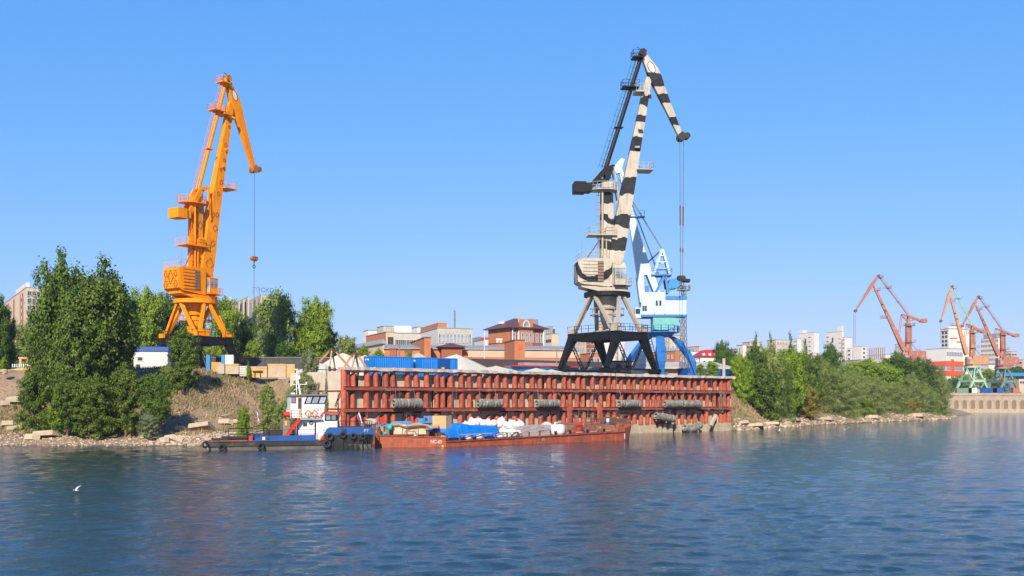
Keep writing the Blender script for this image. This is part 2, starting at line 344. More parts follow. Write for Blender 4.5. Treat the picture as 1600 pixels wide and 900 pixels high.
M_['gravel'] = mat('pale_grey_gravel', (0.60,0.56,0.46), 0.95, var=0.10, scale=3, bump=0.6, bscale=14)
M_['stone'] = mat('buff_stone_slab', (0.50,0.405,0.29), 0.9, var=0.25, scale=1.5, dirt=(0.27,0.2,0.14), damt=0.3, bump=0.5, objrand=0.12)
M_['bark'] = mat('grey_brown_bark', (0.22,0.17,0.12), 0.9, var=0.3, scale=4)
M_['train'] = mat('dark_grey_wagon', (0.05,0.055,0.055), 0.7, var=0.3)
M_['yellow'] = mat('yellow_paint', (0.75,0.5,0.02), 0.5)
M_['orange_ring'] = mat('orange_lifebuoy', (0.85,0.17,0.02), 0.5)
M_['mast_grey'] = mat('grey_brown_mast_steel', (0.22,0.19,0.17), 0.7, var=0.2)
M_['flag_blue'] = mat('flag_blue_cloth', (0.02,0.08,0.45), 0.8); M_['flag_red'] = mat('flag_red_cloth', (0.6,0.02,0.04), 0.8)
M_['gull'] = mat('white_feather', (0.8,0.79,0.77), 0.8, var=0.04); M_['gull_grey'] = mat('grey_wing_feather', (0.45,0.47,0.5), 0.8)
LEAF = {'poplar': leafmat('poplar_leaves', (0.042,0.085,0.010), (0.135,0.205,0.028)),
        'dark': leafmat('dark_green_leaves', (0.030,0.072,0.010), (0.095,0.175,0.022)),
        'bright': leafmat('fresh_green_leaves', (0.08,0.15,0.010), (0.24,0.35,0.028)),
        'willow': leafmat('grey_green_willow_leaves', (0.115,0.165,0.034), (0.26,0.33,0.085)),
        'lime': leafmat('yellow_green_leaves', (0.11,0.20,0.010), (0.28,0.42,0.030)),
        'ochre': leafmat('yellowing_leaves', (0.16,0.135,0.018), (0.33,0.27,0.050)),
        'silver': leafmat('silvery_sage_leaves', (0.12,0.145,0.062), (0.26,0.29,0.14))}
# ---------------- water ----------------
def water():
    m, t, b = nodes('river_water'); L = t.links
    b.inputs['Base Color'].default_value = (0.014, 0.032, 0.042, 1); b.inputs['Roughness'].default_value = 0.05; b.inputs['IOR'].default_value = 1.333
    tc = N(t, 'ShaderNodeTexCoord')
    mp = N(t, 'ShaderNodeMapping'); mp.inputs['Rotation'].default_value = (0, 0, 0.25); mp.inputs['Scale'].default_value = (0.6, 1.15, 1); L.new(tc.outputs['Object'], mp.inputs['Vector'])
    n1 = N(t, 'ShaderNodeTexNoise', i_Scale=1.5, i_Detail=3.0, i_Roughness=0.55); L.new(mp.outputs[0], n1.inputs['Vector'])
    n2 = N(t, 'ShaderNodeTexNoise', i_Scale=11.0, i_Detail=3.0, i_Roughness=0.6); L.new(mp.outputs[0], n2.inputs['Vector'])
    n3 = N(t, 'ShaderNodeTexNoise', i_Scale=0.05, i_Detail=4.0, i_Roughness=0.6); mp3 = N(t, 'ShaderNodeMapping'); mp3.inputs['Scale'].default_value = (0.45, 1.4, 1); L.new(tc.outputs['Object'], mp3.inputs['Vector']); L.new(mp3.outputs[0], n3.inputs['Vector'])   # gusts: calmer and rougher patches
    st = N(t, 'ShaderNodeMapRange'); L.new(n3.outputs['Fac'], st.inputs[0]); st.inputs[1].default_value = 0.35; st.inputs[2].default_value = 0.65
    st.inputs[3].default_value = 0.35; st.inputs[4].default_value = 1.0
    b1 = N(t, 'ShaderNodeBump'); b1.inputs['Distance'].default_value = 0.075; L.new(n1.outputs['Fac'], b1.inputs['Height']); L.new(st.outputs[0], b1.inputs['Strength'])
    b2 = N(t, 'ShaderNodeBump'); b2.inputs['Distance'].default_value = 0.026; b2.inputs['Strength'].default_value = 1.0; L.new(n2.outputs['Fac'], b2.inputs['Height'])
    L.new(b1.outputs[0], b2.inputs['Normal']); L.new(b2.outputs[0], b.inputs['Normal'])
    na, nr = 400, 1150
    ang = np.linspace(-R(48), R(48), na); r = np.concatenate([np.exp(np.linspace(math.log(7), math.log(700), nr-24)), np.exp(np.linspace(math.log(760), math.log(9000), 24))])
    A, Rr = np.meshgrid(ang, r); X = np.sin(A)*Rr; Y = np.cos(A)*Rr; Z = np.zeros_like(X)
    rng = np.random.default_rng(4); cell = Rr*0.0045
    gust = 0.75+0.35*np.sin(X*0.045+1.3*np.sin(Y*0.021))*np.sin(Y*0.033+0.7)
    for k in range(60):
        lam = math.exp(rng.uniform(math.log(0.26), math.log(2.3))); th = R(-80)+rng.normal(0, 0.45)
        amp = 0.0041*lam**0.75; kk = 2*math.pi/lam; ph = rng.uniform(0, 6.28)
        att = np.clip((lam/cell-2.2)/2.5, 0, 1)
        p = (X*math.cos(th)+Y*math.sin(th))*kk+ph
        Z += att*amp*gust*(np.sin(p)+0.25*np.cos(2*p))
    idx = np.arange(na*nr).reshape(nr, na)
    Fq = np.stack([idx[:-1,:-1], idx[:-1,1:], idx[1:,1:], idx[1:,:-1]], -1).reshape(-1, 4)
    me = npmesh('river_water', np.stack([X, Y, Z], -1).reshape(-1, 3), Fq, [m], smooth=True)
    o = link(bpy.data.objects.new('river_water', me)); tag(o, kind='structure')
water()

# ---------------- land ----------------
QO = Vector((-20.2, 124.0, 0)); QA = math.atan2(45, 56.1); QL = 72.6
qd = np.array([math.cos(QA), math.sin(QA)]); qn = np.array([-math.sin(QA), math.cos(QA)])
def qpt(s_, y_): return (QO.x+qd[0]*s_+qn[0]*y_, QO.y+qd[1]*s_+qn[1]*y_)
SH = [(-3000, 109), (-300, 109), (-54.4, 109), (-40, 109.3), (-32, 110), (-24, 118), qpt(0.4, 2.2), qpt(QL-0.8, 2.2),
      (38.5, 171.5), (50.6, 192), (60, 207), (68.5, 219), (90, 248), (119, 281), (138, 318), (155, 356), (190, 420), (198, 462), (203, 475.3), (3500, 475.3), (3500, 9000), (-3000, 9000)]
def sdist(X, Y):
    P = np.array(SH, float); n = len(P); d = np.full(X.shape, 1e9); inside = np.zeros(X.shape, bool)
    for i in range(n):
        ax, ay = P[i]; bx, by = P[(i+1)%n]
        vx, vy = bx-ax, by-ay; t = np.clip(((X-ax)*vx+(Y-ay)*vy)/(vx*vx+vy*vy), 0, 1)
        d = np.minimum(d, np.hypot(X-ax-t*vx, Y-ay-t*vy))
        c = ((ay > Y) != (by > Y)); xi = ax+(Y-ay)*vx/(vy if vy else 1e-9)
        inside ^= c & (X < xi)
    return np.where(inside, d, -d)
def vn(X, Y, f, seed=0):      # cheap smooth value noise built of sines
    rng = np.random.default_rng(seed); s_ = np.zeros_like(X)
    for k in range(7):
        a = rng.uniform(0, 6.28); q = f*rng.uniform(0.6, 1.7); s_ = s_+np.sin((X*math.cos(a)+Y*math.sin(a))*q+rng.uniform(0, 6.28)+1.3*np.sin((X*math.sin(a)-Y*math.cos(a))*q*0.7))
    return s_/4.0
def height(X, Y):
    X = np.asarray(X, float); Y = np.asarray(Y, float); d = sdist(X, Y)
    sx = (X-QO.x)*qd[0]+(Y-QO.y)*qd[1]; sy = (X-QO.x)*qn[0]+(Y-QO.y)*qn[1]
    quay = np.clip(np.minimum(sx+0.5, QL+0.5-sx), 0, 1)*(sy < 60)
    spit = np.clip((X-42)/16, 0, 1)*(Y < 460); near = np.clip(1-(np.hypot(X-41, Y-186)-9)/14, 0, 1); spit = spit*(1-near)
    top = np.where(spit > 0, 9-4.2*spit, 9.0)
    beach = np.clip(d, -6, 5)*(0.16+0.12*np.clip((X-30)/5, 0, 1))
    slope = np.clip((d-5+2.5*near)/(21-7*spit-12*near), 0, 1); slope = slope*slope*(3-2*slope)
    h = beach+slope*(top-0.8)
    rough = (vn(X, Y, 0.5, 1)*0.35+vn(X, Y, 1.6, 2)*0.16+vn(X, Y, 4.5, 3)*0.05)*np.clip(d/8, 0.1, 1)*np.clip((70-d)/40, 0.1, 1)
    h = h+rough*np.where(d > 0, 1, 0.3)
    h = np.where(d < 0, np.maximum(d*0.3, -3), h)
    right = np.clip((sx-QL+1)/3, 0, 1)*0
    inq = (quay > 0) & (sy > 2.0) & (d > -0.5)
    h = np.where(inq, 7.9*np.clip(quay, 0, 1)+h*(1-quay), h)
    far = (Y > 475.2) & (X > 190); h = np.where(far & (d > 0), 8.9, h); h = np.where((Y > 440) & (Y <= 475.2) & (X > 201), -2.5, h)
    flat = (d > 30) & (spit < 0.01); h = np.where(flat, np.maximum(h, 8.7), h)
    return h
def hz1(x, y): return float(height(np.array([x]), np.array([y]))[0])
def groundmat():
    m, t, b = nodes('bank_ground'); L = t.links
    tc = N(t, 'ShaderNodeTexCoord'); co = tc.outputs['Object']
    n1 = N(t, 'ShaderNodeTexNoise', i_Scale=0.28, i_Detail=6.0, i_Roughness=0.65); L.new(co, n1.inputs['Vector'])
    n2 = N(t, 'ShaderNodeTexNoise', i_Scale=3.0, i_Detail=6.0, i_Roughness=0.7); L.new(co, n2.inputs['Vector'])
    soil = ramp(t, n2.outputs['Fac'], [(0.3, (0.13,0.085,0.052)), (0.55, (0.265,0.183,0.114)), (0.75, (0.375,0.275,0.174))])
    grass = ramp(t, n2.outputs['Fac'], [(0.3, (0.12,0.09,0.045)), (0.7, (0.25,0.185,0.10))])
    f = ramp(t, n1.outputs['Fac'], [(0.46, 0.0), (0.6, 1.0)])
    sp = N(t, 'ShaderNodeSeparateXYZ'); L.new(co, sp.inputs[0])
    zr = N(t, 'ShaderNodeMapRange'); L.new(sp.outputs['Z'], zr.inputs[0]); zr.inputs[1].default_value = 1.2; zr.inputs[2].default_value = 3.2
    mu = N(t, 'ShaderNodeMath', operation='MULTIPLY'); L.new(f, mu.inputs[0]); L.new(zr.outputs[0], mu.inputs[1])
    c = mixrgb(t, mu.outputs[0], soil, grass)
    wr = N(t, 'ShaderNodeMapRange'); L.new(sp.outputs['Z'], wr.inputs[0]); wr.inputs[1].default_value = 0.02; wr.inputs[2].default_value = 0.22; wr.inputs[3].default_value = 0.4; wr.inputs[4].default_value = 1.0
    c = mixrgb(t, 1.0, c, wr.outputs[0], 'MULTIPLY')             # wet rim at the waterline
    L.new(c, b.inputs['Base Color']); b.inputs['Roughness'].default_value = 0.95
    bp = N(t, 'ShaderNodeBump'); bp.inputs['Strength'].default_value = 0.7; bp.inputs['Distance'].default_value = 0.12
    L.new(n2.outputs['Fac'], bp.inputs['Height']); L.new(bp.outputs[0], b.inputs['Normal'])
    return m
GM = groundmat()
def land():
    def axis(a, z, step, lo, hi):
        mid = np.arange(a, z+step, step); up = [mid[-1]]; dn = [mid[0]]; s_ = step
        while up[-1] < hi: s_ *= 1.25; up.append(up[-1]+s_)
        s_ = step
        while dn[-1] > lo: s_ *= 1.25; dn.append(dn[-1]-s_)
        return np.concatenate([np.array(dn[1:][::-1]), mid, np.array(up[1:])])
    xs = axis(-80, 150, 0.7, -2500, 3300); ys = axis(104, 330, 0.7, 100, 8500)
    ys = np.sort(np.concatenate([ys[(ys > 100) & ((ys < 440) | (ys > 500))], [450, 462, 470, 475.0, 475.6, 482, 492]]))
    X, Y = np.meshgrid(xs, ys); Z = height(X, Y); n, k = X.shape
    keep = (sdist(X, Y) > -9); idx = np.arange(n*k).reshape(n, k)
    Fq = np.stack([idx[:-1,:-1], idx[:-1,1:], idx[1:,1:], idx[1:,:-1]], -1).reshape(-1, 4)
    kf = keep[:-1,:-1] | keep[1:,1:]; Fq = Fq[kf.reshape(-1)]
    used = np.unique(Fq); remap = np.full(n*k, -1); remap[used] = np.arange(len(used))
    V = np.stack([X, Y, Z], -1).reshape(-1, 3)[used]
    me = npmesh('ground', V, remap[Fq], [GM], smooth=True)
    tag(link(bpy.data.objects.new('ground', me)), kind='structure')
land()

# loose stones of the beach: too many to count
def rubble():
    rng = np.random.default_rng(7); pts = []
    def strip(n, x0, x1, y0, y1, dmin, dmax, s0, s1):
        X = rng.uniform(x0, x1, n*6); Y = rng.uniform(y0, y1, n*6); d = sdist(X, Y); k = (d > dmin) & (d < dmax); X, Y = X[k][:n], Y[k][:n]
        S = np.exp(rng.uniform(math.log(s0), math.log(s1), len(X)))
        Z = height(X, Y); ok = (Z < 7) & ((X < 30) | (Z < 1.9)); pts.append(np.stack([X, Y, Z, S], -1)[ok])
    strip(4200, -62, -22, 108, 126, 0.0, 8, 0.10, 0.42); strip(500, -62, -20, 108, 130, 3, 16, 0.15, 0.5); strip(1400, -40, -20, 108, 128, 0.3, 7, 0.25, 0.75)
    strip(6500, 36, 160, 168, 345, 0.0, 7, 0.25, 1.0); strip(800, 35, 60, 168, 200, 0, 9, 0.3, 1.1)
    P = np.concatenate(pts); n = len(P)
    base = np.array([[1,0,-.3],[.3,.95,-.3],[-.8,.6,-.3],[-.8,-.6,-.3],[.3,-.95,-.3],[.5,.3,.6],[-.4,.5,.65],[-.35,-.55,.6],[.45,-.4,.55]])
    tri = np.array([[0,1,5],[1,6,5],[1,2,6],[2,3,6],[3,7,6],[3,4,7],[4,8,7],[4,0,8],[0,5,8],[5,6,7],[5,7,8],[0,4,3],[0,3,2],[0,2,1]])
    V = base[None]*(1+rng.uniform(-.3, .3, (n, 9, 3))); a = rng.uniform(0, 6.28, n); ca, sa = np.cos(a)[:,None], np.sin(a)[:,None]
    V = V*np.stack([P[:,3]*0.55, P[:,3]*0.4, P[:,3]*rng.uniform(.2, .45, n)], -1)[:,None]
    V = np.stack([V[...,0]*ca-V[...,1]*sa, V[...,0]*sa+V[...,1]*ca, V[...,2]], -1)+P[:,None,:3]
    Fq = (tri[None]+(np.arange(n)*9)[:,None,None]).reshape(-1, 3)
    m, t, b = nodes('bank_rubble'); g = N(t, 'ShaderNodeNewGeometry')
    c = ramp(t, g.outputs['Random Per Island'], [(0, (0.15,0.105,0.07)), (0.5, (0.33,0.25,0.17)), (1, (0.50,0.40,0.28))])
    t.links.new(c, b.inputs['Base Color']); b.inputs['Roughness'].default_value = 0.9
    me = npmesh('stone_rubble', V.reshape(-1, 3), Fq, [m])
    o = link(bpy.data.objects.new('stone_rubble', me)); tag(o, 'loose buff stones strewn along the river beach', 'rubble', kind='stuff')
rubble()
def grass():
    rng = np.random.default_rng(11); pts = []
    def strip(n, x0, x1, y0, y1, dmin, dmax, h0, h1, dens=0.0):
        X = rng.uniform(x0, x1, n*8); Y = rng.uniform(y0, y1, n*8); d = sdist(X, Y); k = (d > dmin) & (d < dmax)
        k &= vn(X, Y, 0.35, 5)+rng.uniform(-.5, .5, len(X)) > dens
        X, Y = X[k][:n], Y[k][:n]; pts.append(np.stack([X, Y, height(X, Y), rng.uniform(h0, h1, len(X))], -1))
    strip(26000, -62, -18, 112, 150, 7, 34, 0.15, 0.6, -0.1); strip(14000, 34, 58, 170, 205, 2.5, 22, 0.25, 0.8, -0.6); strip(5000, 55, 125, 215, 300, 5, 16, 0.3, 0.9, -0.4)
    strip(4000, -42, -20, 132, 150, 16, 40, 0.15, 0.4, -1)
    P = np.concatenate(pts); sy = (P[:,0]-QO.x)*qn[0]+(P[:,1]-QO.y)*qn[1]; sx = (P[:,0]-QO.x)*qd[0]+(P[:,1]-QO.y)*qd[1]
    P = P[~((sx > -0.6) & (sx < QL+0.6) & (sy > -1))]; n = len(P)
    a = rng.uniform(0, 6.28, n); wd = rng.uniform(0.03, 0.07, n)*1.4; lean = rng.normal(0, 0.35, (n, 2))*P[:,3:4]
    dx, dy = np.cos(a)*wd, np.sin(a)*wd
    v0 = np.stack([P[:,0]-dx, P[:,1]-dy, P[:,2]-0.05], -1); v1 = np.stack([P[:,0]+dx, P[:,1]+dy, P[:,2]-0.05], -1)
    v2 = np.stack([P[:,0]+lean[:,0], P[:,1]+lean[:,1], P[:,2]+P[:,3]], -1)
    m, t, b = nodes('dry_grass'); g = N(t, 'ShaderNodeNewGeometry')
    tc = N(t, 'ShaderNodeTexCoord'); n1 = N(t, 'ShaderNodeTexNoise', i_Scale=0.22, i_Detail=3.0); t.links.new(tc.outputs['Object'], n1.inputs['Vector'])
    c1 = ramp(t, g.outputs['Random Per Island'], [(0, (0.18,0.12,0.07)), (1, (0.40,0.29,0.165))])
    c2 = ramp(t, g.outputs['Random Per Island'], [(0, (0.10,0.095,0.035)), (1, (0.26,0.225,0.09))])
    f = ramp(t, n1.outputs['Fac'], [(0.42, 0.0), (0.6, 1.0)])
    t.links.new(mixrgb(t, f, c1, c2), b.inputs['Base Color']); b.inputs['Roughness'].default_value = 0.9
    me = npmesh('dry_grass', np.stack([v0, v1, v2], 1).reshape(-1, 3), np.arange(n*3).reshape(-1, 3), [m])
    tag(link(bpy.data.objects.new('dry_grass', me)), 'dry tan and olive grass growing on the river bank slope', 'grass', kind='stuff')
grass()
# slabs one can tell apart: (column, row of its foot, length, thickness, tilt, turn)
SLABS = [(79,682,2.7,0.35,12,8,'long flat buff slab lying at the beach edge under the left trees'),
 (30,672,1.9,0.3,15,25,'flat slab leaning on rubble at the far left of the beach'),
 (49,688,1.4,0.45,18,-10,'low dark-sided slab nearest the water at the left'),
 (62,676,1.5,0.35,10,0,'slab tucked behind the long flat slab'),
 (70,668,1.3,0.5,22,40,'upright-edged slab touching the undergrowth'),
 (98,671,1.4,0.35,14,20,'slab just above and behind the long flat slab'),
 (133,673,1.6,0.35,10,10,'rounded slab in the middle of the left beach'),
 (168,676,2.0,0.35,10,-16,'thin slab tilted down to the right on the left beach'),
 (193,674,1.4,0.35,12,10,'slab against the low bush, left one of a touching pair'),
 (208,671,1.6,0.35,20,-20,'slab against the low bush, right one of a touching pair'),
 (236,684,1.7,0.25,6,6,'dark thin slab under the low bush'),
 (258,692,1.1,0.4,20,30,'small squarish slab standing in the waterline gravel'),
 (270,690,1.7,0.4,26,-25,'big pale slab tipped towards the water near the tug stern'),
 (281,673,1.0,0.3,10,10,'small shaded slab halfway up the stones'),
 (315,672,2.6,0.4,30,22,'largest buff slab propped up behind the tug stern'),
 (353,665,1.5,0.4,24,-8,'white broken slab among dark rags behind the tug'),
 (372,663,1.3,0.25,12,14,'narrow slab lying right of the white broken slab'),
 (409,663,1.2,0.5,20,-18,'round-backed boulder behind the tug flag'),
 (28,630,1.9,0.5,10,0,'squared block high on the bank at the far left'),
 (10,636,1.0,0.4,10,20,'dark block beside the squared block on the bank'),
 (12,667,1.3,0.4,30,30,'dark overturned slab at the far left beach'),
 (118,668,1.0,0.3,12,0,'small slab half under the left undergrowth'),
 (1178,668,2.6,0.35,16,10,'long slab on the rubble just right of the quay end'),
 (1158,664,2.0,0.35,24,40,'slab leaning against the quay end'),
 (1205,664,2.4,0.3,10,6,'flat slab at the water right of the quay'),
 (1238,659,2.2,0.4,12,12,'slab under the first willows right of the quay'),
 (1290,657,2.4,0.5,12,0,'pale slab on the shore below the yellowing bush'),
 (1362,655,2.4,0.6,14,8,'pale slab on the shore in front of the middle willows'),
 (1432,652,2.6,0.7,12,0,'pale slab on the shore near the end of the spit')]
def slabs():
    rnd = random.Random(3)
    for px, py, ln, th, tilt, turn, lab in SLABS:
        D = 80.0
        for _ in range(240):                                      # walk out along the ray until it meets the bank
            p = W(px, D, 0); zz = hz1(p.x, p.y)
            if zz >= ZY(py, D) and zz > -0.5: break
            D += 0.6 if px < 600 else 1.2
        p = W(px, D, max(hz1(p.x, p.y), 0.05))
        o = thing('stone_slab', lab, 'stone', p, R(turn), 'stone slabs on the beach'); mb = MB(Matrix.Rotation(-R(tilt), 4, 'X'))
        n = rnd.randint(5, 7); poly = []
        ln *= 1.25 if px < 600 else 1.6
        for k in range(n):
            a = 2*math.pi*k/n+rnd.uniform(-.25, .25); poly.append((ln*0.56*math.cos(a)*rnd.uniform(.85, 1.1), ln*0.42*math.sin(a)*rnd.uniform(.8, 1.1)))
        mb.prismz(poly, -0.12, th*0.9+0.05); mb.prismz([(x*0.93, y*0.93) for x, y in poly], th*0.9+0.05, th+0.08)
        mb2 = mb.build('slab', M_['stone'], None); bpy.data.objects.remove(mb2) if False else None
        # a slab is one piece: the mesh itself is the thing
        mb2.name = 'stone_slab'; mb2.location = o.location; mb2.rotation_euler = o.rotation_euler
        tag(mb2, lab, 'stone', 'stone slabs on the beach'); bpy.data.objects.remove(o)
slabs()
# ---------------- quay wall ----------------
quay = thing('quay_wall', 'long quay wall of red steel piles before buff concrete panels with grey coping', 'quay wall', QO, QA)
def qs(px, yo=0.0):                     # place along the quay seen at column px
    u = U(px); ox = QO.x-math.sin(QA)*yo; oy = QO.y+math.cos(QA)*yo
    return (u*oy-ox)/(math.cos(QA)-u*math.sin(QA))
PILES = [541.5,551.5,573,588,601,614,636,652,667,681,691.5,703,720,733.6,748,763,775.6,789,804.4,815,830.4,844,858,866.5,880.4,890.5,901,912,925,938.5,949,959,970.5,983.5,991,1001,1011.5,1020.5,1029.7,1037,1046.5,1056.5,1065.7,1076.5,1085.5,1096,1103.5,1117,1125.5,1132,1138]
quay_mb = MB(); quay_mb.bb(0.0, QL, 1.6, 3.1, -1.5, 7.58); quay_mb.build('core_wall', M_['dark'], quay)
d_ = MB(); d_.bb(qs(742, 4), QL-0.15, 1.35, 34, 7.6, 8.94); d_.build('apron_slab', M_['deck'], quay); d_ = MB(); d_.bb(0.15, qs(742, 4)-0.01, 1.35, 16, 7.6, 8.0); d_.build('apron_slab', M_['deck'], quay)
rq = random.Random(21)
xs_ = [qs(p, 0.3) for p in PILES]
tiers = [(6.62, 8.42), (3.98, 6.16), (0.1, 3.52)]
def pile_mesh(z0, z1, cut, red_from=None):
    mb = MB(); n = 10; r = 0.34
    P = []
    for zz, c in ((z0, 0), (z1, cut)):
        for k in range(n):
            a = 2*math.pi*k/n; P.append((r*math.cos(a), r*math.sin(a), zz+c*math.cos(a)*r*1.5))
    mb.add(P, [(k,(k+1)%n,n+(k+1)%n,n+k) for k in range(n)]+[tuple(range(n,2*n))])
    return mb
pm = {}
for ti, (z0, z1) in enumerate(tiers):
    for vv, (cut, dz) in enumerate(((0.0, 0), (0.5, -0.18), (-0.35, -0.32), (0.2, 0.02))):
        if ti == 2: dz -= 0.35
        mb = pile_mesh(z0 if ti < 2 else 1.28, z1+dz-(0.15 if cut else 0), cut)
        o = mb.build('steel_pile', M_['red_pile'], quay, smooth=False); me = o.data
        pm[(ti, vv)] = me; bpy.data.objects.remove(o)
for i, x in enumerate(xs_):
    full = i in (47,)
    for ti in range(3):
        vv = rq.choice((0, 0, 1, 2, 3)) if ti else rq.choice((0, 0, 3, 1))
        o = share(pm[(ti, vv)], 'steel_pile', quay, (x+rq.uniform(-.05,.05), 0.30+rq.uniform(-.05,.08), 0), (R(rq.uniform(-1.2, 1.2)), R(rq.uniform(-1.0, 1.0)), 0), (rq.uniform(0.9, 1.12), rq.uniform(0.9, 1.1), 1))
# encased pile feet at the water
fm = MB()
for i, x in enumerate(xs_):
    w_ = 0.62+rq.uniform(-.08, .1); fm.box((x, 0.28, 0.3), (w_, 0.62, 1.95+rq.uniform(-.25, .25)))
    if i+1 < len(xs_) and rq.random() < 0.75: fm.box(((x+xs_[i+1])/2, 0.55, 0.15), (max(0.2, xs_[i+1]-x-w_-0.08), 0.45, 1.5+rq.uniform(-.5, .5)))
fo = fm.build('pile_feet', M_['panel'], quay); fo['kind'] = 'stuff'
# concrete panels between the piles
pb = MB(); pb.bb(-0.5, 0.5, 0, 0.16, 0, 1.0); po = pb.build('concrete_panel', M_['panel'], quay); pme = po.data; bpy.data.objects.remove(po)
for (z0, z1) in ((6.35, 8.3), (3.75, 6.3), (-0.6, 3.7)):
    x = 0.05
    while x < QL-0.3:
        w_ = rq.choice((1.1, 1.3, 1.5, 1.9)); w_ = min(w_, QL-0.1-x)
        share(pme, 'concrete_panel', quay, (x+w_/2, 0.78+rq.choice((0, 0, 0.12, 0.4)), z0+0.05), (R(rq.uniform(-.6, .6)), 0, 0), (w_-0.07, 1, z1-z0-0.1-rq.choice((0, 0, 0.1, 0.35)))); x += w_
# wales: rough edged channel lengths, each its own part
for zc, name in ((6.39, 'wale'), (3.75, 'wale')):
    x = -0.35; 
    while x < QL:
        w_ = min(rq.uniform(5.5, 9), QL+0.35-x); mb = MB(); ns = max(3, int(w_/0.9)); rings = []; ztilt = rq.uniform(-.07, .07)
        for k in range(ns+1):
            xx = x+w_*k/ns; dz = ztilt*(k/ns-0.5)*2+rq.uniform(-.045, .045); dy = rq.uniform(-.05, .03)-0.02
            rings.append([(xx, -0.30+dy, zc-0.23+dz), (xx, 0.02, zc-0.21+dz), (xx, 0.02, zc+0.18+dz), (xx, -0.30+dy, zc+0.2+dz)])
        mb.loft(rings); mb.build('wale', M_['red_wale'], quay)
        tb = MB(); tb.bb(x+0.1, x+w_-0.06, -0.42, 1.0, zc+0.215, zc+0.25); tb.build('wale_flange', M_['red_wale'], quay); x += w_+0.012
# coping
x = -0.3
while x < QL:
    w_ = min(rq.uniform(2.2, 4.6), QL+0.35-x); mb = MB(); n = 5; top = 9.0+rq.uniform(-.03, .03); bot = 8.47
    rings = []
    for k in range(n+1):
        xx = x+w_*k/n; fr = -0.42+rq.uniform(-.14, .1); bz = bot+rq.uniform(-.05, .08)
        rings.append([(xx, fr, bz+0.1), (xx, 1.3, bot), (xx, 1.3, top), (xx, fr+rq.uniform(-.03,.05), top-rq.uniform(0, .05))])
    mb.loft(rings); mb.build('coping_slab', M_['cap'], quay); x += w_+0.02
# brackets and hanging bits, loose wires
for k in range(26):
    mb = MB(); x = rq.uniform(1, QL-1); z = rq.choice((6.1, 3.45)); mb.beam((x, 0.0, z), (x+rq.uniform(-.3, .5), -0.05, z-rq.uniform(.3, .6)), 0.16, 0.06); mb.build('torn_bracket', M_['red_wale'], quay)
wb = MB()
for k in range(30):
    x = rq.uniform(1, QL-1); z1 = rq.choice((6.2, 8.5, 3.6)); z0 = z1-rq.uniform(.8, 2.3); wb.tube((x, -0.4, z1), (x+rq.uniform(-.2,.2), -0.42, z0), 0.025, n=4)
wo_ = wb.build('hanging_wires', M_['rope'], quay); wo_['kind'] = 'stuff'
# corner pile and return wall going inland
mb = MB(); mb.tube((-0.15, 0.1, -0.5), (-0.15, 0.1, 8.7), 0.36, n=12); mb.build('corner_pile', M_['red_pile'], quay, smooth=True)
for z0, z1 in ((6.15, 8.5), (3.95, 6.05), (-0.5, 3.85)):
    for k, (a, b_) in enumerate(((0.55, 4.0), (4.05, 8.2), (8.25, 14))):
        mb = MB(); mb.bb(-0.28, 0.0, a, b_, z0, z1); mb.build('return_wall_panel', M_['wall_light'], quay)
mb = MB(); mb.bb(-0.4, -0.29, 0.3, 13, 6.05, 6.15); mb.bb(-0.4, -0.29, 0.3, 9, 3.84, 3.95); mb.build('return_wall_strut', M_['red_wale'], quay)
mb = MB(); mb.beam((-0.5, 0.3, 5.9), (-0.5, 1.6, 4.2), 0.12, 0.12); mb.beam((-0.5, 0.3, 3.7), (-0.5, 1.8, 1.6), 0.12, 0.12); mb.build('return_wall_brace', M_['red_wale'], quay)
for z0, z1 in ((4.0, 8.5), (-0.5, 3.9)):
    mb = MB(); mb.bb(QL, QL+0.28, 0.55, 12, z0, z1); mb.build('return_wall_panel', M_['wall_light'], quay)
# right end: rope tangle, leaning block
mb = MB(); rr = random.Random(5)
for k in range(16):
    x = QL-3+rr.uniform(-.8, 1); z = 4.9+rr.uniform(-1.4, 1); mb.path([(x+rr.uniform(-.4, .4), -0.42+rr.uniform(-.05, .05), z+q*0.4) for q in range(-2, 3)], 0.03, 4)
mb.build('rope_tangle', M_['mast_grey'], quay)
mb = MB(); mb.beam((qs(1106), -0.6, 0.9), (qs(1115), -0.5, 2.6), 0.5, 0.35); mb.build('leaning_beam', M_['cap'], quay)

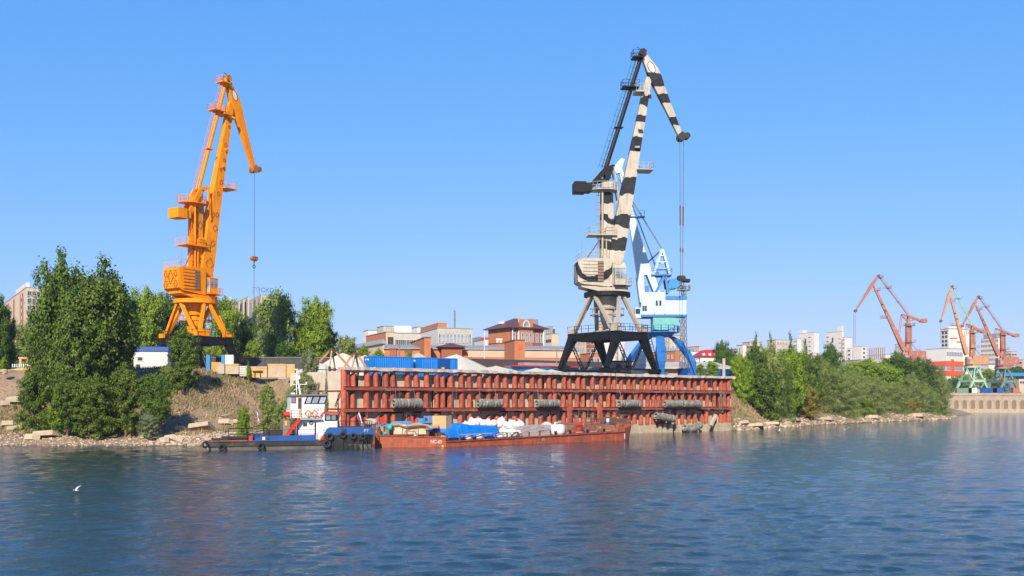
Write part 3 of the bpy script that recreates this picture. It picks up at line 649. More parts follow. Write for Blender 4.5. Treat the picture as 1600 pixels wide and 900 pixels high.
# tyre-roll fenders hanging on the wale
def fender(pxa, pxb, z, lab, sag=0.0, tilt=0.0, n=9, r=0.44, dark=1):
    a = qs(pxa, -0.8); b_ = qs(pxb, -0.8); L_ = b_-a; o = thing('tyre_fender', lab, 'fender', Vector((*qpt((a+b_)/2, -0.85), 0)), QA, 'rolls of old tyres hung on the quay')
    rnd = random.Random(int(pxa)); pts = []
    for k in range(n):
        t = (k+0.5)/n-0.5; pts.append(Vector((t*L_, rnd.uniform(-.03, .03), z+tilt*t*L_-sag*(1-4*t*t)+rnd.uniform(-.02, .02))))
    tm = MB(); tm.ring((0,0,0), (1,0,0), r-0.12, 0.18, n=18, m=8, squash=1.15*(L_/n)/0.36*0.52/0.5); to = tm.build('tyre', M_['tyre'], o, smooth=True); me = to.data; bpy.data.objects.remove(to)
    for k, p in enumerate(pts):
        q = pts[min(k+1, n-1)]-pts[max(k-1, 0)]; ang = math.atan2(q.z, q.x)
        share(me, 'tyre', o, p, (rnd.uniform(0, 3), -ang+rnd.uniform(-.05, .05), 0), (1, rnd.uniform(.95, 1.05), rnd.uniform(.95, 1.05)))
    mb = MB(); mb.path([pts[0]-Vector((0.35,0,0))]+pts+[pts[-1]+Vector((0.25,0,0))], 0.13, 8); mb.build('core_pipe', M_['cap'], o)
    mb = MB()
    for t in (-0.38, 0.3): mb.tube((t*L_, 0.35, z+1.9), (t*L_, 0.0, z+0.3), 0.03, n=4)
    mb.build('hanging_chain', M_['rope'], o)
zf = 4.52
fender(614, 657, zf, 'first tyre roll fender from the left on the quay, above the blue steel boom', n=9, r=0.60)
fender(746, 783, zf, 'tyre roll fender above the white bags, its last tyre turned askew', n=8, r=0.58)
fender(838, 873, zf, 'tyre roll fender above the grey paver pallets', n=9, r=0.55)
fender(967, 998, zf-0.05, 'tyre roll fender above the bow of the rusty barge', n=9, r=0.56)
fender(1038, 1064, zf-0.1, 'left one of the two tyre rolls hung end to end near the quay end', n=9, r=0.54)
fender(1066, 1092, zf-0.1, 'right one of the two tyre rolls hung end to end near the quay end', n=9, r=0.56)
fender(1024, 1053, 2.35, 'low tyre roll fender tilted down to the right of the barge bow', tilt=-0.12, n=10, r=0.56)
fender(1069, 1094, 0.95, 'sagging bundle of pale tyres touching the water near the quay end', sag=0.45, tilt=0.12, n=8, r=0.55)

# ---------------- containers, heaps, grabs on the quay ----------------
def quay_at(px, yo, z=8.95): return Vector((*qpt(qs(px, yo), yo), z))
def container(px, yo, lab, L_=6.06, door=False, sgn=True, rz=None):
    o = thing('shipping_container', lab, 'container', quay_at(px, yo, 8.01), QA if rz is None else rz, 'blue shipping containers on the quay')
    Wd, H = 2.44, 2.6
    def side(x0, x1, y, out):
        mb = MB(); n = int((x1-x0)/0.28); P = []
        for k in range(n+1):
            x = x0+(x1-x0)*k/n
            for dx, dy in ((-0.10, 0), (-0.05, 0.045), (0.05, 0.045), (0.10, 0)) if 0 < k < n else ((0, 0),):
                P.append((x+dx, y+out*dy))
        V = []; Fs = []
        for x, yy in P: V += [(x, yy, 0.16), (x, yy, H-0.14)]
        for k in range(len(P)-1): Fs.append((2*k, 2*k+2, 2*k+3, 2*k+1) if out < 0 else (2*k+1, 2*k+3, 2*k+2, 2*k))
        mb.add(V, Fs); return mb
    side(0.16, L_-0.16, 0.06, -1).build('corrugated_side', M_['container'], o); side(0.16, L_-0.16, Wd-0.06, 1).build('corrugated_side', M_['container'], o)
    fr = MB()
    for x in (0.08, L_-0.08):
        for y in (0.08, Wd-0.08): fr.box((x, y, H/2), (0.16, 0.16, H))
    for y in (0.08, Wd-0.08):
        for z in (0.08, H-0.07): fr.box((L_/2, y, z), (L_-0.32, 0.15, 0.15))
    for x in (0.08, L_-0.08):
        for z in (0.08, H-0.07): fr.box((x, Wd/2, z), (0.15, Wd-0.32, 0.15))
    fr.build('frame', M_['container'], o)
    mb = MB(); mb.bb(0.1, L_-0.1, 0.1, Wd-0.1, H-0.05, H+0.0); mb.build('roof', M_['container'], o)
    for k in range(2): mb = MB(); mb.bb(0.03, 0.07, 0.17+k*1.06, 1.2+k*1.06, 0.17, H-0.15); mb.build('door', M_['container'], o)
    mb = MB(); mb.bb(L_-0.08, L_-0.04, 0.16, Wd-0.16, 0.16, H-0.14); mb.build('end_wall', M_['container'], o)
    if sgn:
        mb = MB(); mb.bb(0.0, 0.024, Wd-1.25, Wd-0.35, H-0.58, H-0.32); mb.build('door_label', M_['white'], o)
        mb = MB(); mb.bb(-0.012, -0.002, Wd-1.2, Wd-0.4, H-0.56, H-0.47); mb.bb(-0.012, -0.002, Wd-0.85, Wd-0.72, H-0.46, H-0.36); mb.build('label_print', M_['red'], o)
    if door:
        mb = MB(); mb.bb(L_*0.47, L_*0.47+1.9, -0.06, 0.0, 0.15, H-0.12); mb.build('side_door', M_['container_dk'], o)
        mb = MB(); mb.bb(L_*0.47+0.5, L_*0.47+1.0, -0.08, -0.065, 1.05, 1.35); mb.build('yellow_sticker', M_['yellow'], o)
    return o
container(583.5, 3.6, 'left blue shipping container with red and white labels, standing behind the coping')
container(656.5, 3.2, 'right blue shipping container with dark side door and yellow sticker', door=True)
mb = MB(); mb.blob((0,0,0.28), (0.7,0.7,0.7), random.Random(2)); o = mb.build('sandbag', M_['bag'], None, smooth=True); o.location = quay_at(585, 2.4, 8.5); tag(o, 'small white sack at the foot of the left blue container', 'sack')
def heap(px, yo, rx, ry, h, lab, seed, mat_='gravel', z=7.95):
    rnd = random.Random(seed); mb = MB(); n, m = 28, 9; P = []
    for i in range(m):
        t = i/(m-1)
        for k in range(n):
            a = 2*math.pi*k/n; e = 1+0.10*math.sin(3*a+seed)+0.06*math.sin(7*a+2*seed)+rnd.uniform(-.02, .02)
            rr_ = (1-t)*e if i < m-1 else 0.0; zz = h*(1-(1-t)**1.25) if True else 0
            P.append((rx*rr_*math.cos(a), ry*rr_*math.sin(a), zz*(1-0.06*math.sin(2*a+seed)*(t > .3))+rnd.uniform(-.03, .03)*h/3))
    mb.add(P, [(i*n+k, i*n+(k+1)%n, (i+1)*n+(k+1)%n, (i+1)*n+k) for i in range(m-1) for k in range(n)])
    o = mb.build('gravel_heap', M_[mat_], None, smooth=True); o.location = quay_at(px, yo, z); o.rotation_euler.z = QA
    return tag(o, lab, 'gravel heap', 'pale gravel heaps on the quay')
heap(712, 17, 10.5, 7, 3.8, 'big pale gravel heap rising behind the right blue container', 1)
heap(775, 9, 5.0, 3.5, 1.1, 'low gravel heap at the foot of the big heap, near the coping', 2, z=8.9)
heap(838, 4.2, 3.2, 2.4, 0.75, 'small gravel heap at the coping left of the black crane portal', 3, z=8.9)
heap(862, 4.5, 2.4, 2.4, 0.6, 'smallest gravel heap touching the black crane leg', 4, z=8.9)
heap(570, 22, 6.5, 7, 3.5, 'gravel heap left of the blue containers, behind the right grab', 5)
heap(536, 24, 5.5, 7, 3.8, 'gravel heap behind the two rusty grabs', 6)
heap(500, 22, 5.5, 6, 2.2, 'low gravel heap left of the rusty grabs', 7)
def grab(px, yo, w_, h_, lab, rz, n=4):
    o = thing('clamshell_grab', lab, 'grab', quay_at(px, yo, 8.02), rz, 'rusty crane grabs set down on the quay')
    mb = MB(); mb.box((0,0,h_-0.12), (0.9, 0.7, 0.28)); mb.box((0.0,0,h_+0.08), (0.5,0.4,0.2)); mb.build('head_block', M_['brown'], o)
    for i, (sx_, sy_) in enumerate(((-1,-1),(1,-1),(1,1),(-1,1))):
        mb = MB(); a = (sx_*0.35, sy_*0.25, h_-0.2); k_ = (sx_*w_*0.5, sy_*w_*0.32, h_*0.36); f_ = (sx_*w_*0.42, sy_*w_*0.3, 0.05)
        mb.beam(a, k_, 0.16, 0.24); mb.build('arm', M_['ply_dk'] if sx_*sy_ > 0 else M_['rust_orange'], o)
        mb = MB(); mb.beam(k_, f_, 0.22, 0.34); mb.build('jaw', M_['brown'], o)
    mb = MB()
    for z in (0.45, 1.0): mb.tube((-w_*0.44, -w_*0.3, z), (w_*0.44, -w_*0.3, z), 0.05); mb.tube((-w_*0.44, w_*0.3, z), (w_*0.44, w_*0.3, z), 0.05)
    mb.build('cross_bar', M_['brown'], o); return o
grab(519, 11.5, 4.1, 3.6, 'left rusty four-arm grab, broad and open, on the quay corner', QA+0.35)
grab(555, 3.6, 2.4, 2.75, 'right rusty four-arm grab, narrower, left of the blue containers', QA+0.2)
# grey shipping box and barrels behind crane portal
def simple_box(name, lab, cat, px, yo, L_, Wd, H, m_, group=None, z=8.95):
    o = thing(name, lab, cat, quay_at(px, yo, z), QA, group)
    mb = MB(); mb.bb(0, L_, 0, Wd, 0, H*0.9); mb.build('body', m_, o); mb = MB(); mb.bb(-0.06, L_+0.06, -0.06, Wd+0.06, H*0.9+0.005, H); mb.build('lid', m_, o); return o
simple_box('storage_box', 'long low grey storage box seen between the black crane legs', 'storage box', 880, 17, 9.5, 2.4, 1.7, M_['roof_grey'])
simple_box('storage_box', 'low red brick-coloured box behind the middle black crane legs', 'storage box', 925, 20, 5.5, 2.4, 1.4, M_['brick'])
simple_box('storage_box', 'dark blue low wagon right of the blue crane legs', 'wagon', 1078, 16, 12, 3, 2.0, M_['container_dk'])
# winch unit under the black portal
o = thing('winch_unit', 'grey cable winch unit standing under the right side of the black portal', 'winch', quay_at(962, 6), QA)
mb = MB(); mb.bb(0, 3.6, 0, 2.0, 0.5, 2.1); mb.build('housing', M_['mast_grey'], o); mb = MB(); mb.bb(-0.2, 3.8, -0.2, 2.2, 2.12, 2.3); mb.build('roof', M_['black'], o)
mb = MB(); mb.tube((0.6, -0.15, 1.2), (0.6, 2.2, 1.2), 0.6, n=14); mb.tube((2.6, -0.15, 1.2), (2.6, 2.2, 1.2), 0.5, n=14); mb.build('cable_drum', M_['dark'], o)
mb = MB(); mb.bb(-0.3, 3.9, 0.2, 0.4, 0, 0.49); mb.bb(-0.3, 3.9, 1.5, 1.7, 0, 0.49); mb.build('skid', M_['black'], o)
# beached red-and-blue working boat behind heaps
def workboat(px, yo, L_, lab, rz, zo=0.2):
    o = thing('beached_boat', lab, 'boat', quay_at(px, yo, 8.95), rz)
    mb = MB(); rings = []
    for t, w_, h0 in ((0, 0.5, 0.9), (0.15, 1.2, 0.3), (0.5, 1.5, 0.15), (0.85, 1.3, 0.3), (1.0, 0.3, 1.0)):
        x = t*L_; rings.append([(x, -w_*0.6, h0), (x, w_*0.6, h0), (x, w_, 1.3), (x, -w_, 1.3)])
    mb.loft(rings); mb.build('hull', M_['blue_light'], o)
    mb = MB(); mb.bb(0.3, L_-0.6, -1.55, 1.55, 1.31, 1.5); mb.build('gunwale', M_['red'], o)
    mb = MB(); mb.bb(L_*0.2, L_*0.8, -1.0, 1.0, 1.52, 1.95); mb.build('cover', M_['roof_grey'], o); return o
workboat(792, 15, 13, 'upturned blue and red work boat with grey cover behind the small gravel heaps', QA-0.15)
# ---------------- level-luffing portal cranes ----------------
def V2(r, z, y=0.0): return (r, y, z)
def crane(name, lab, loc, rho, phi, P, mats, group, camside=-1, detail=2, diamonds=False, zbase=0.0):
    """P: points in the plane of the jib (outreach, height). Parts are lofted boxes, tubes and plates."""
    root = thing(name, lab, 'crane', loc, rho, group); TH = 1.0 if detail > 1 else 0.78
    S = Matrix.Rotation(phi-rho, 4, 'Z')                        # the slewed upper works
    body, boomM, tieM, portalM, pyrM, ringM, leverM, flyM, houseM, colM = (mats[k] for k in ('body','boom','tie','portal','pyramid','ring','lever','fly','house','column'))
    # portal legs
    for sx_ in (-1, 1):
        for sy_ in (-1, 1):
            mb = MB(); top = (sx_*2.75, sy_*4.95, 5.75); ft = (sx_*5.15, sy_*5.2, 0.95)
            mb.beam(ft, top, 0.55, 0.7, 1.15, 1.15, up=(0,1,0)); mb.build('leg', portalM, root)
            mb = MB(); mb.beam((sx_*5.15-1.3, sy_*5.2, 0.62), (sx_*5.15+1.3, sy_*5.2, 0.62), 0.5, 0.5)
            for q in (-0.95, -0.32, 0.32, 0.95): mb.tube((sx_*5.15+q, sy_*5.2-0.14, 0.29), (sx_*5.15+q, sy_*5.2+0.14, 0.29), 0.28, n=10)
            mb.build('wheel_bogie', portalM, root)
    for sx_ in (-1, 1): mb = MB(); mb.beam((sx_*2.75, -5.6, 5.9), (sx_*2.75, 5.6, 5.9), 0.95, 1.25); mb.build('portal_beam', portalM, root)
    for sy_ in (-1, 1): mb = MB(); mb.beam((-2.25, sy_*4.95, 5.9), (2.25, sy_*4.95, 5.9), 0.85, 1.15); mb.build('portal_beam', portalM, root)
    for sy_ in (-1, 1):
        mb = MB(); mb.beam((-4.9, sy_*5.2, 0.75), (4.9, sy_*5.2, 0.75), 0.28, 0.28); mb.build('sill_bar', portalM, root)
        for sx_ in (-1, 1):                                      # lattice braces in a V
            mb = MB(); a = Vector((sx_*2.9, sy_*5.2, 5.2)); b_ = Vector((sx_*0.3, sy_*5.2, 0.9)); o1 = Vector((0.24, 0, 0.1))
            mb.beam(a-o1, b_-o1, 0.12, 0.12); mb.beam(a+o1, b_+o1, 0.12, 0.12)
            for k in range(9):
                p = a.lerp(b_, k/9); q = a.lerp(b_, (k+1)/9); mb.beam(p-o1, q+o1, 0.08, 0.08) if k % 2 else mb.beam(p+o1, q-o1, 0.08, 0.08)
            mb.build('lattice_brace', portalM, root)
    # stair and rail on the portal
    mb = MB(); mb.ladder((5.4, -5.9, 0.3), (3.2, -5.7, 6.4), 0.6, (0,1,0), 0.45, 0.04); mb.build('stair', portalM, root)
    mb = MB(); mb.rail([(-3.2,-5.6,6.55),(3.2,-5.6,6.55)], step=1.2); mb.rail([(3.2,-5.6,6.55),(3.2,5.6,6.55)], step=1.6); mb.rail([(-3.2,5.6,6.55),(-3.2,-5.6,6.55)], step=1.6); mb.build('railing', portalM, root)
    # pyramid
    zr = 12.1
    for ax_ in ((-3.1,0),(3.1,0),(0,-3.1),(0,3.1)):
        for sgn in (-1, 1):
            if ax_[0]: ft = (math.copysign(2.85, ax_[0]), sgn*4.9, 6.5); nd = (ax_[0], sgn*0.45, zr)
            else: ft = (sgn*2.85, math.copysign(4.9, ax_[1]), 6.5); nd = (sgn*0.45, ax_[1], zr)
            mb = MB(); off = 0.28*sgn; ft = (ft[0]-(off if ax_[0] == 0 else 0), ft[1]-(off if ax_[0] else 0), ft[2]); mb.beam(ft, nd, 0.5, 0.55, 0.42, 0.45, up=(0,1,0) if ax_[0] else (1,0,0)); mb.build('pyramid_strut', pyrM, root)
    for sx_ in (-1, 1):
        for sy_ in (-1, 1): mb = MB(); mb.box((sx_*2.85, sy_*4.9, 6.85), (1.15, 1.3, 0.7)); mb.build('strut_shoe', pyrM, root)
    mb = MB(); mb.tube((0,0,12.1), (0,0,10.2), 1.75, 1.5, 12); mb.tube((0,0,10.2), (0,0,7.2), 1.2, 0.95, 12); mb.build('king_column', pyrM, root)
    mb = MB(); mb.box((0.9,-0.9,7.4), (1.5,1.2,1.2)); mb.tube((-1,0.3,6.6), (-1,0.3,8.4), 0.4); mb.box((0,0,6.7), (3.2, 2.4, 0.3)); mb.build('slewing_gear', body, root)
    if detail > 1:
        mb = MB(); mb.ring((0,0,9.3), (0,0,1), 2.6, 0.1, n=20, m=4); 
        for a_ in range(0, 360, 36): mb.beam((2.6*math.cos(R(a_)), 2.6*math.sin(R(a_)), 9.3), (2.6*math.cos(R(a_)), 2.6*math.sin(R(a_)), 10.3), 0.05, 0.05)
        mb.ring((0,0,10.3), (0,0,1), 2.6, 0.04, n=20, m=4); mb.build('inner_walkway', pyrM, root)
    mb = MB(); mb.tube((0,0,12.1), (0,0,12.75), 3.6, 3.6, 32); mb.build('slewing_ring', ringM, root, smooth=False)
    # machinery house
    cs = camside
    hb = MB(S); hb.loft([[(x, -2.0*k, zb), (x, 2.0*k, zb), (x, 2.1*k, 17.9-d), (x, -2.1*k, 17.9-d)] for x, zb, k, d in ((-4.9 if detail > 1 else -7.2, 14.3, 0.97, 0.5), (-4.2 if detail > 1 else -6.6, 13.9, 1.0, 0.05), (0.4, 13.5, 1.0, 0.0))]); hb.build('machinery_house', houseM, root)
    hb = MB(S); hb.loft([[(x, -y, z0), (x, y, z0), (x, y, z1), (x, -y, z1)] for x, y, z0, z1 in ((-4.3, 1.6, 13.5, 13.9), (-1.5, 1.9, 12.8, 13.5), (2.9, 1.9, 12.8, 13.5))]); hb.build('turntable_frame', body, root)
    if detail > 1:
        mb = MB(S)
        for k in range(7): mb.bb(-4.15, -1.9, cs*2.11, cs*2.17, 14.3+k*0.52, 14.42+k*0.52)
        for k in range(7): mb.bb(-4.96, -4.9, -1.9, 1.9, 14.6+k*0.42, 14.68+k*0.42)
        mb.build('wall_rib', houseM, root)
        for k in range(7):
            mb = MB(S); mb.bb(-1.85, -0.95, cs*2.11, cs*2.20, 14.3+k*0.46, 14.66+k*0.46); mb.build('louvre', M_['louvre'], root)
    mb = MB(S); mb.rail([(-4.7,cs*1.95,17.9),(-1.2,cs*1.95,17.9)], step=1.1); mb.rail([(-4.7,-1.95,17.5),(-4.7,1.95,17.5)], step=1.2); mb.build('roof_railing', body, root)
    mb = MB(S); mb.tube((-4.3, cs*1.8, 17.9), (-4.3, cs*1.8, 20.6), 0.03, n=4); mb.build('antenna', M_['mast_grey'], root)
    # front block, cab
    mb = MB(S); mb.bb(0.42, 2.7, -1.5, 1.5, 13.5, 16.6); mb.box((1.6,0,17.0), (2.3, 2.8, 0.8), top=0.8); mb.build('front_block', body, root)
    def cab_(y): return cs*y
    cab = MB(S); cab.bb(0.65, 2.35, cs*1.52, cs*2.8, 13.75, 13.95); cab.bb(0.65, 2.35, cs*1.52, cs*2.8, 16.25, 16.4)
    for x in (0.7, 2.3):
        for y in (1.6, 2.72): cab.box((x, cs*y, 15.1), (0.1, 0.1, 2.3))
    cab.bb(0.66, 2.34, cs*2.70, cs*2.76, 13.96, 14.7); co_ = cab.build('cab', body, root)
    mb = MB(S); mb.bb(0.76, 2.24, cs*2.71, cs*2.74, 14.72, 16.22); mb.bb(2.29, 2.32, cs*1.65, cs*2.67, 14.0, 16.22); mb.bb(0.68, 0.71, cs*1.65, cs*2.67, 14.0, 16.22); mb.build('cab_window', M_['glass_pale'], co_)
    mb = MB(S); mb.bb(1.46, 1.54, cs*2.75, cs*2.79, 14.7, 16.24); mb.bb(0.7, 2.3, cs*2.75, cs*2.79, 15.4, 15.47); mb.build('window_bar', body, co_)
    mb = MB(S); mb.bb(0.9, 1.4, cs*1.9, cs*2.3, 13.96, 15.0); mb.bb(1.0, 1.3, cs*1.95, cs*2.3, 15.0, 15.6); mb.build('driver_seat', M_['brown'], co_)
    mb = MB(S); mb.rail([(2.5,cs*2.75,13.8),(3.3,cs*2.75,13.8),(3.3,cs*0.7,13.8),(2.7,cs*0.7,13.8)], step=0.8); mb.bb(2.4, 3.4, cs*0.6, cs*2.85, 13.68, 13.78); mb.build('cab_platform', body, root)
    # column
    zc = P['col']
    mb = MB(S); mb.loft([[(-1.1*k, -0.75*k, z), (0.95*k, -0.75*k, z), (0.95*k, 0.75*k, z), (-1.1*k, 0.75*k, z)] for z, k in ((13.5, 1.0), (22, 0.95), (zc, 0.86))]); mb.build('column', colM, root)
    mb = MB(S); mb.tube((-0.9, cs*0.95, 13.6), (-0.9, cs*0.95, zc-1), 0.16); mb.tube((-0.3, cs*0.95, 13.6), (-0.3, cs*0.95, 21), 0.10); mb.ladder((-1.5,cs*0.5,18), (-1.4,cs*0.5,zc-1.2), 0.5, (0,1,0), 0.4, 0.035)
    for k in range(9):
        mb.ring((-1.45, cs*0.5, 19+k*1.1), (0,0,1), 0.38, 0.03, n=8, m=3)
    mb.build('column_ladder', body, root)
    mb = MB(S); mb.box((-0.9, cs*0.1, 21.6), (4.4, 2.9, 0.16)); mb.box((0.2, cs*1.15, 22.2), (1.3, 0.6, 1.0)); mb.tube((-0.2, cs*1.2, 22.8), (0.6, cs*1.2, 22.8), 0.3, n=10); mb.build('middle_platform', body, root)
    mb = MB(S); mb.rail([(-3.0,cs*-1.3,21.68),(-3.0,cs*1.5,21.68),(1.2,cs*1.5,21.68)], step=1.0); mb.build('middle_railing', body, root)
    mb = MB(S)
    arc = [(-0.6+2.4*math.cos(R(a_)), cs*1.8*math.sin(R(a_)), zc-1.25) for a_ in range(200, -20, -20)]
    mb.prismz([(x, y) for x, y, z in arc]+[(1.7, -cs*1.4), (-2.6, -cs*1.4)], zc-1.4, zc-1.26); mb.build('upper_platform', body, root)
    mb = MB(S); mb.rail(arc, step=0.8); mb.rail([(-2.95, -cs*0.7, zc-1.25), (-2.6,-cs*1.4,zc-1.25), (1.7,-cs*1.4,zc-1.25)]); mb.build('upper_railing', body, root)
    mb = MB(S); mb.tube((-1.0, cs*0.9, 21.4), (-3.4, cs*1.6, 18.0), 0.09); mb.build('stay', M_['brown'], root)
    # rocking lever with counterweight
    Lf, Lt, Lc = (Vector((P[k][0], 0, P[k][1])) for k in ('Lf','Lt','Lc'))
    mb = MB(S); piv = Vector((0.1, 0, zc+0.35))
    for y in (-0.75, 0.75):
        yo = Vector((0,y,0)); mb.beam(Lf+yo, Lt+yo, 0.22, 0.5); mb.beam(Lt+yo, Lc+yo*1.1, 0.28, 0.75, 0.3, 0.8); mb.beam(piv+yo, Lt+yo, 0.3, 0.8)
        mb.beam(piv+yo, Lf+yo, 0.18, 0.3); mb.beam(piv+yo, Lc.lerp(Lt, 0.35)+yo, 0.2, 0.4)
    mb.tube(Lf-Vector((0,1,0)), Lf+Vector((0,1,0)), 0.16); mb.tube(Lt-Vector((0,1,0)), Lt+Vector((0,1,0)), 0.2); mb.build('rocking_lever', leverM, root)
    d = (Vector((-1,0,P.get('cwt', 0.0)))).normalized(); mb = MB(S); mb.beam(Lc-d*0.2, Lc+d*2.3, 2.2, 1.3); mb.beam(Lc+d*0.7, Lc+d*2.5, 2.6, 1.6); mb.build('counterweight', leverM, root)
    mb = MB(S); bt = Vector((*P['rod'],)).to_3d() if False else Vector((P['rod'][0], 0, P['rod'][1]))
    for y in (-0.85, 0.85): mb.beam(Lf+Vector((0,y,0)), bt+Vector((0,y,0)), 0.2, 0.2)
    mb.build('link_rod', body, root)
    # boom
    B0, B1 = (Vector((P[k][0], 0, P[k][1])) for k in ('foot','knee')); d = (B1-B0).normalized(); pf = Vector((d.z, 0, -d.x)); Lb = (B1-B0).length
    prof = [(-0.5, 0.8, 1.3), (0.02*Lb, 1.15, 1.35), (0.10*Lb, 1.2, 1.15), (0.30*Lb, 1.08, 0.75), (0.6*Lb, 0.80, 0.55), (0.9*Lb, 0.58, 0.45), (0.985*Lb, 0.5, 0.42), (Lb+0.3, 0.3, 0.35)]
    mb = MB(S); rings = []
    for t, hd, hw in prof:
        c_ = B0+d*t; hd *= TH; hw *= TH; rings.append([c_-pf*hd-Vector((0,hw,0)), c_-pf*hd+Vector((0,hw,0)), c_+pf*hd+Vector((0,hw,0)), c_+pf*hd-Vector((0,hw,0))])
    mb.loft(rings); mb.build('boom', boomM, root)
    sg = 1 if P['knee'][0] > 0 else 1
    mb = MB(S); c_ = B0+d*0.5*Lb; mb.bb(c_.x+0.7, c_.x+3.3, -1.5, 1.5, c_.z-0.1, c_.z+0.02); mb.rail([(c_.x+0.9,-1.4,c_.z),(c_.x+3.2,-1.4,c_.z),(c_.x+3.2,1.4,c_.z),(c_.x+0.9,1.4,c_.z)], step=0.9)
    mb.build('boom_platform', body, root); mb = MB(S)
    c_ = B0+d*0.93*Lb; mb.bb(c_.x-1.8, c_.x-0.4, -1.2, 1.2, c_.z-0.25, c_.z-0.05); mb.rail([(c_.x-0.6,-1.1,c_.z),(c_.x-1.7,-1.1,c_.z),(c_.x-1.7,1.1,c_.z),(c_.x-0.6,1.1,c_.z)], step=0.7)
    mb.build('boom_platform', body, root)
    for t in (0.62, 0.72): q = B0+d*t*Lb; mb = MB(S); mb.box((q.x+0.1, cs*0.95, q.z), (0.7, 0.5, 0.25)); mb.build('boom_bracket', body, root)
    mb = MB(S); mb.beam((c_.x+0.3, -1.1, c_.z-0.5), (c_.x+1.0, 1.1, c_.z-0.5), 0.4, 0.3); mb.build('knee_lug', body, root)
    # fly jib
    A, T = (Vector((P[k][0], 0, P[k][1])) for k in ('apex','tip')); e = (T-A).normalized(); f = Vector((-e.z, 0, e.x)); Lj = (T-A).length
    if f.dot(A-B0) < 0 and False: f = -f
    k_ = Lj/14.6
    st = [(-0.35,-0.3,0.25,0.3),(0.3,-0.4,0.4,0.38),(3.3*k_,-0.68,1.12,0.5),(4.7*k_,-0.7,1.1,0.52),(6.2*k_,-0.62,0.9,0.48),(10*k_,-0.48,0.62,0.4),(14.3*k_,-0.34,0.36,0.32),(14.75*k_,-0.25,0.25,0.3)]
    mb = MB(S); mb.loft([[A+e*a+f*lo-Vector((0,hw,0)), A+e*a+f*lo+Vector((0,hw,0)), A+e*a+f*hi+Vector((0,hw,0)), A+e*a+f*hi-Vector((0,hw,0))] for a, lo, hi, hw in [(a_, l_*TH, h_*TH, w_*TH) for a_, l_, h_, w_ in st]]); mb.build('fly_jib', flyM, root)
    if detail > 1:
        for side in (-1, 1):
            c_ = A+e*2.7*k_+f*0.2; mb = MB(S); pts = []; 
            for q in range(14):
                a_ = 2*math.pi*q/14; pts.append(c_+e*0.85*math.cos(a_)+f*0.42*math.sin(a_)+Vector((0, side*0.53, 0)))
            mb.add(pts, [tuple(range(14))]); mb.build('hole_disc', M_['white'], root)  # white disc painted in for the bright opening through the jib
            mb = MB(S); rr_ = [[c_+e*(0.85+q_)*math.cos(2*math.pi*q/14)+f*(0.42+q_)*math.sin(2*math.pi*q/14)+Vector((0, side*0.525, 0)) for q in range(14)] for q_ in (0.0, 0.12)]
            mb.add(rr_[0]+rr_[1], [(q, (q+1)%14, 14+(q+1)%14, 14+q) for q in range(14)]); mb.build('hole_rim', M_['mark'], root)
    for c_, r_, nm in ((A+e*0.0, 0.55, 'apex_sheave'), (T-f*0.0-e*0.1, 0.62, 'tip_sheave')):
        for y in (-0.55, 0.55): mb = MB(S); mb.tube(c_+Vector((0,y-0.14,0)), c_+Vector((0,y+0.14,0)), r_, n=18); mb.build(nm, mats['sheave'], root)
    if detail > 1:
        mb = MB(S); mb.tube(T+e*0.1+f*0.9-Vector((0,0.55,0)), T+e*0.1+f*0.9+Vector((0,0.55,0)), 0.5, n=14); mb.beam(T-e*0.8+f*0.3, T+f*0.9, 0.9, 0.3); mb.build('tip_roller', mats['sheave'], root)
        mb = MB(S)
        for y in (-0.5, 0.5): mb.beam(A+Vector((0.2*y,y,0.3)), A+Vector((-1.0+1.8*(y > 0),y,0.75)), 0.08, 0.08)
        mb.build('rope_guide', M_['dark'], root)
    # tie bar with ladder and platforms
    mb = MB(S); mb.tube(Lt, A, 0.36*TH, 0.32*TH, 10); mb.build('tie_bar', tieM, root)
    dt = (A-Lt).normalized(); back = Vector((-dt.z, 0, dt.x)); back = back if back.x*(-1 if P['knee'][0] > 0 else -1) > 0 else -back
    mb = MB(S); mb.ladder(Lt+back*0.65, A-dt*1.5+back*0.65, 0.5, (0,1,0), 0.5, 0.022)
    n_ = int((A-Lt).length/1.0)
    for k in range(n_): p = Lt.lerp(A, (k+0.5)/n_)+back*0.65; mb.beam(p+Vector((0,0.25,0)), p+Vector((0,0.25,0))-back*0.5, 0.03, 0.03); mb.beam(p+back*0.55+Vector((0,0.2,0)), p+Vector((0,0.25,0)), 0.03, 0.03)
    mb.beam(Lt+back*1.15, A-dt*1.5+back*1.15, 0.04, 0.04); mb.build('tie_ladder', tieM, root)
    L_t = (A-Lt).length
    for t, w_ in ((0.955, 1.7), (0.70, 2.6)):
        c_ = Lt+dt*L_t*t; mb = MB(S); mb.box((c_.x-0.5 if t > .8 else c_.x-0.2, 0, c_.z), (w_, 2.0, 0.16)); xa = (c_.x-0.5 if t > .8 else c_.x-0.2)
        mb.rail([(xa-w_/2,-0.95,c_.z),(xa+w_/2,-0.95,c_.z)], step=0.8); mb.rail([(xa-w_/2,0.95,c_.z),(xa+w_/2,0.95,c_.z)], step=0.8); mb.rail([(xa-w_/2,-0.95,c_.z),(xa-w_/2,0.95,c_.z)], step=0.8)
        mb.beam(c_-dt*0.6, c_+dt*0.3, 0.9, 0.5); mb.build('tie_platform', tieM, root)
    c_ = Lt+dt*L_t*0.36; mb = MB(S); mb.box((c_.x, 0, c_.z), (1.3, 1.0, 0.12)); mb.build('tie_step', tieM, root)
    # ropes and hook
    zh = P['hook']
    mb = MB(S)
    for dx, dy in ((-0.35, -0.5), (0.55, 0.5)) if detail > 1 else ((0, 0),): mb.tube(T+Vector((dx, dy, -0.3)), (T.x+dx*0.55, dy*0.6, zh+1.0), 0.045 if detail > 1 else 0.07, n=5)
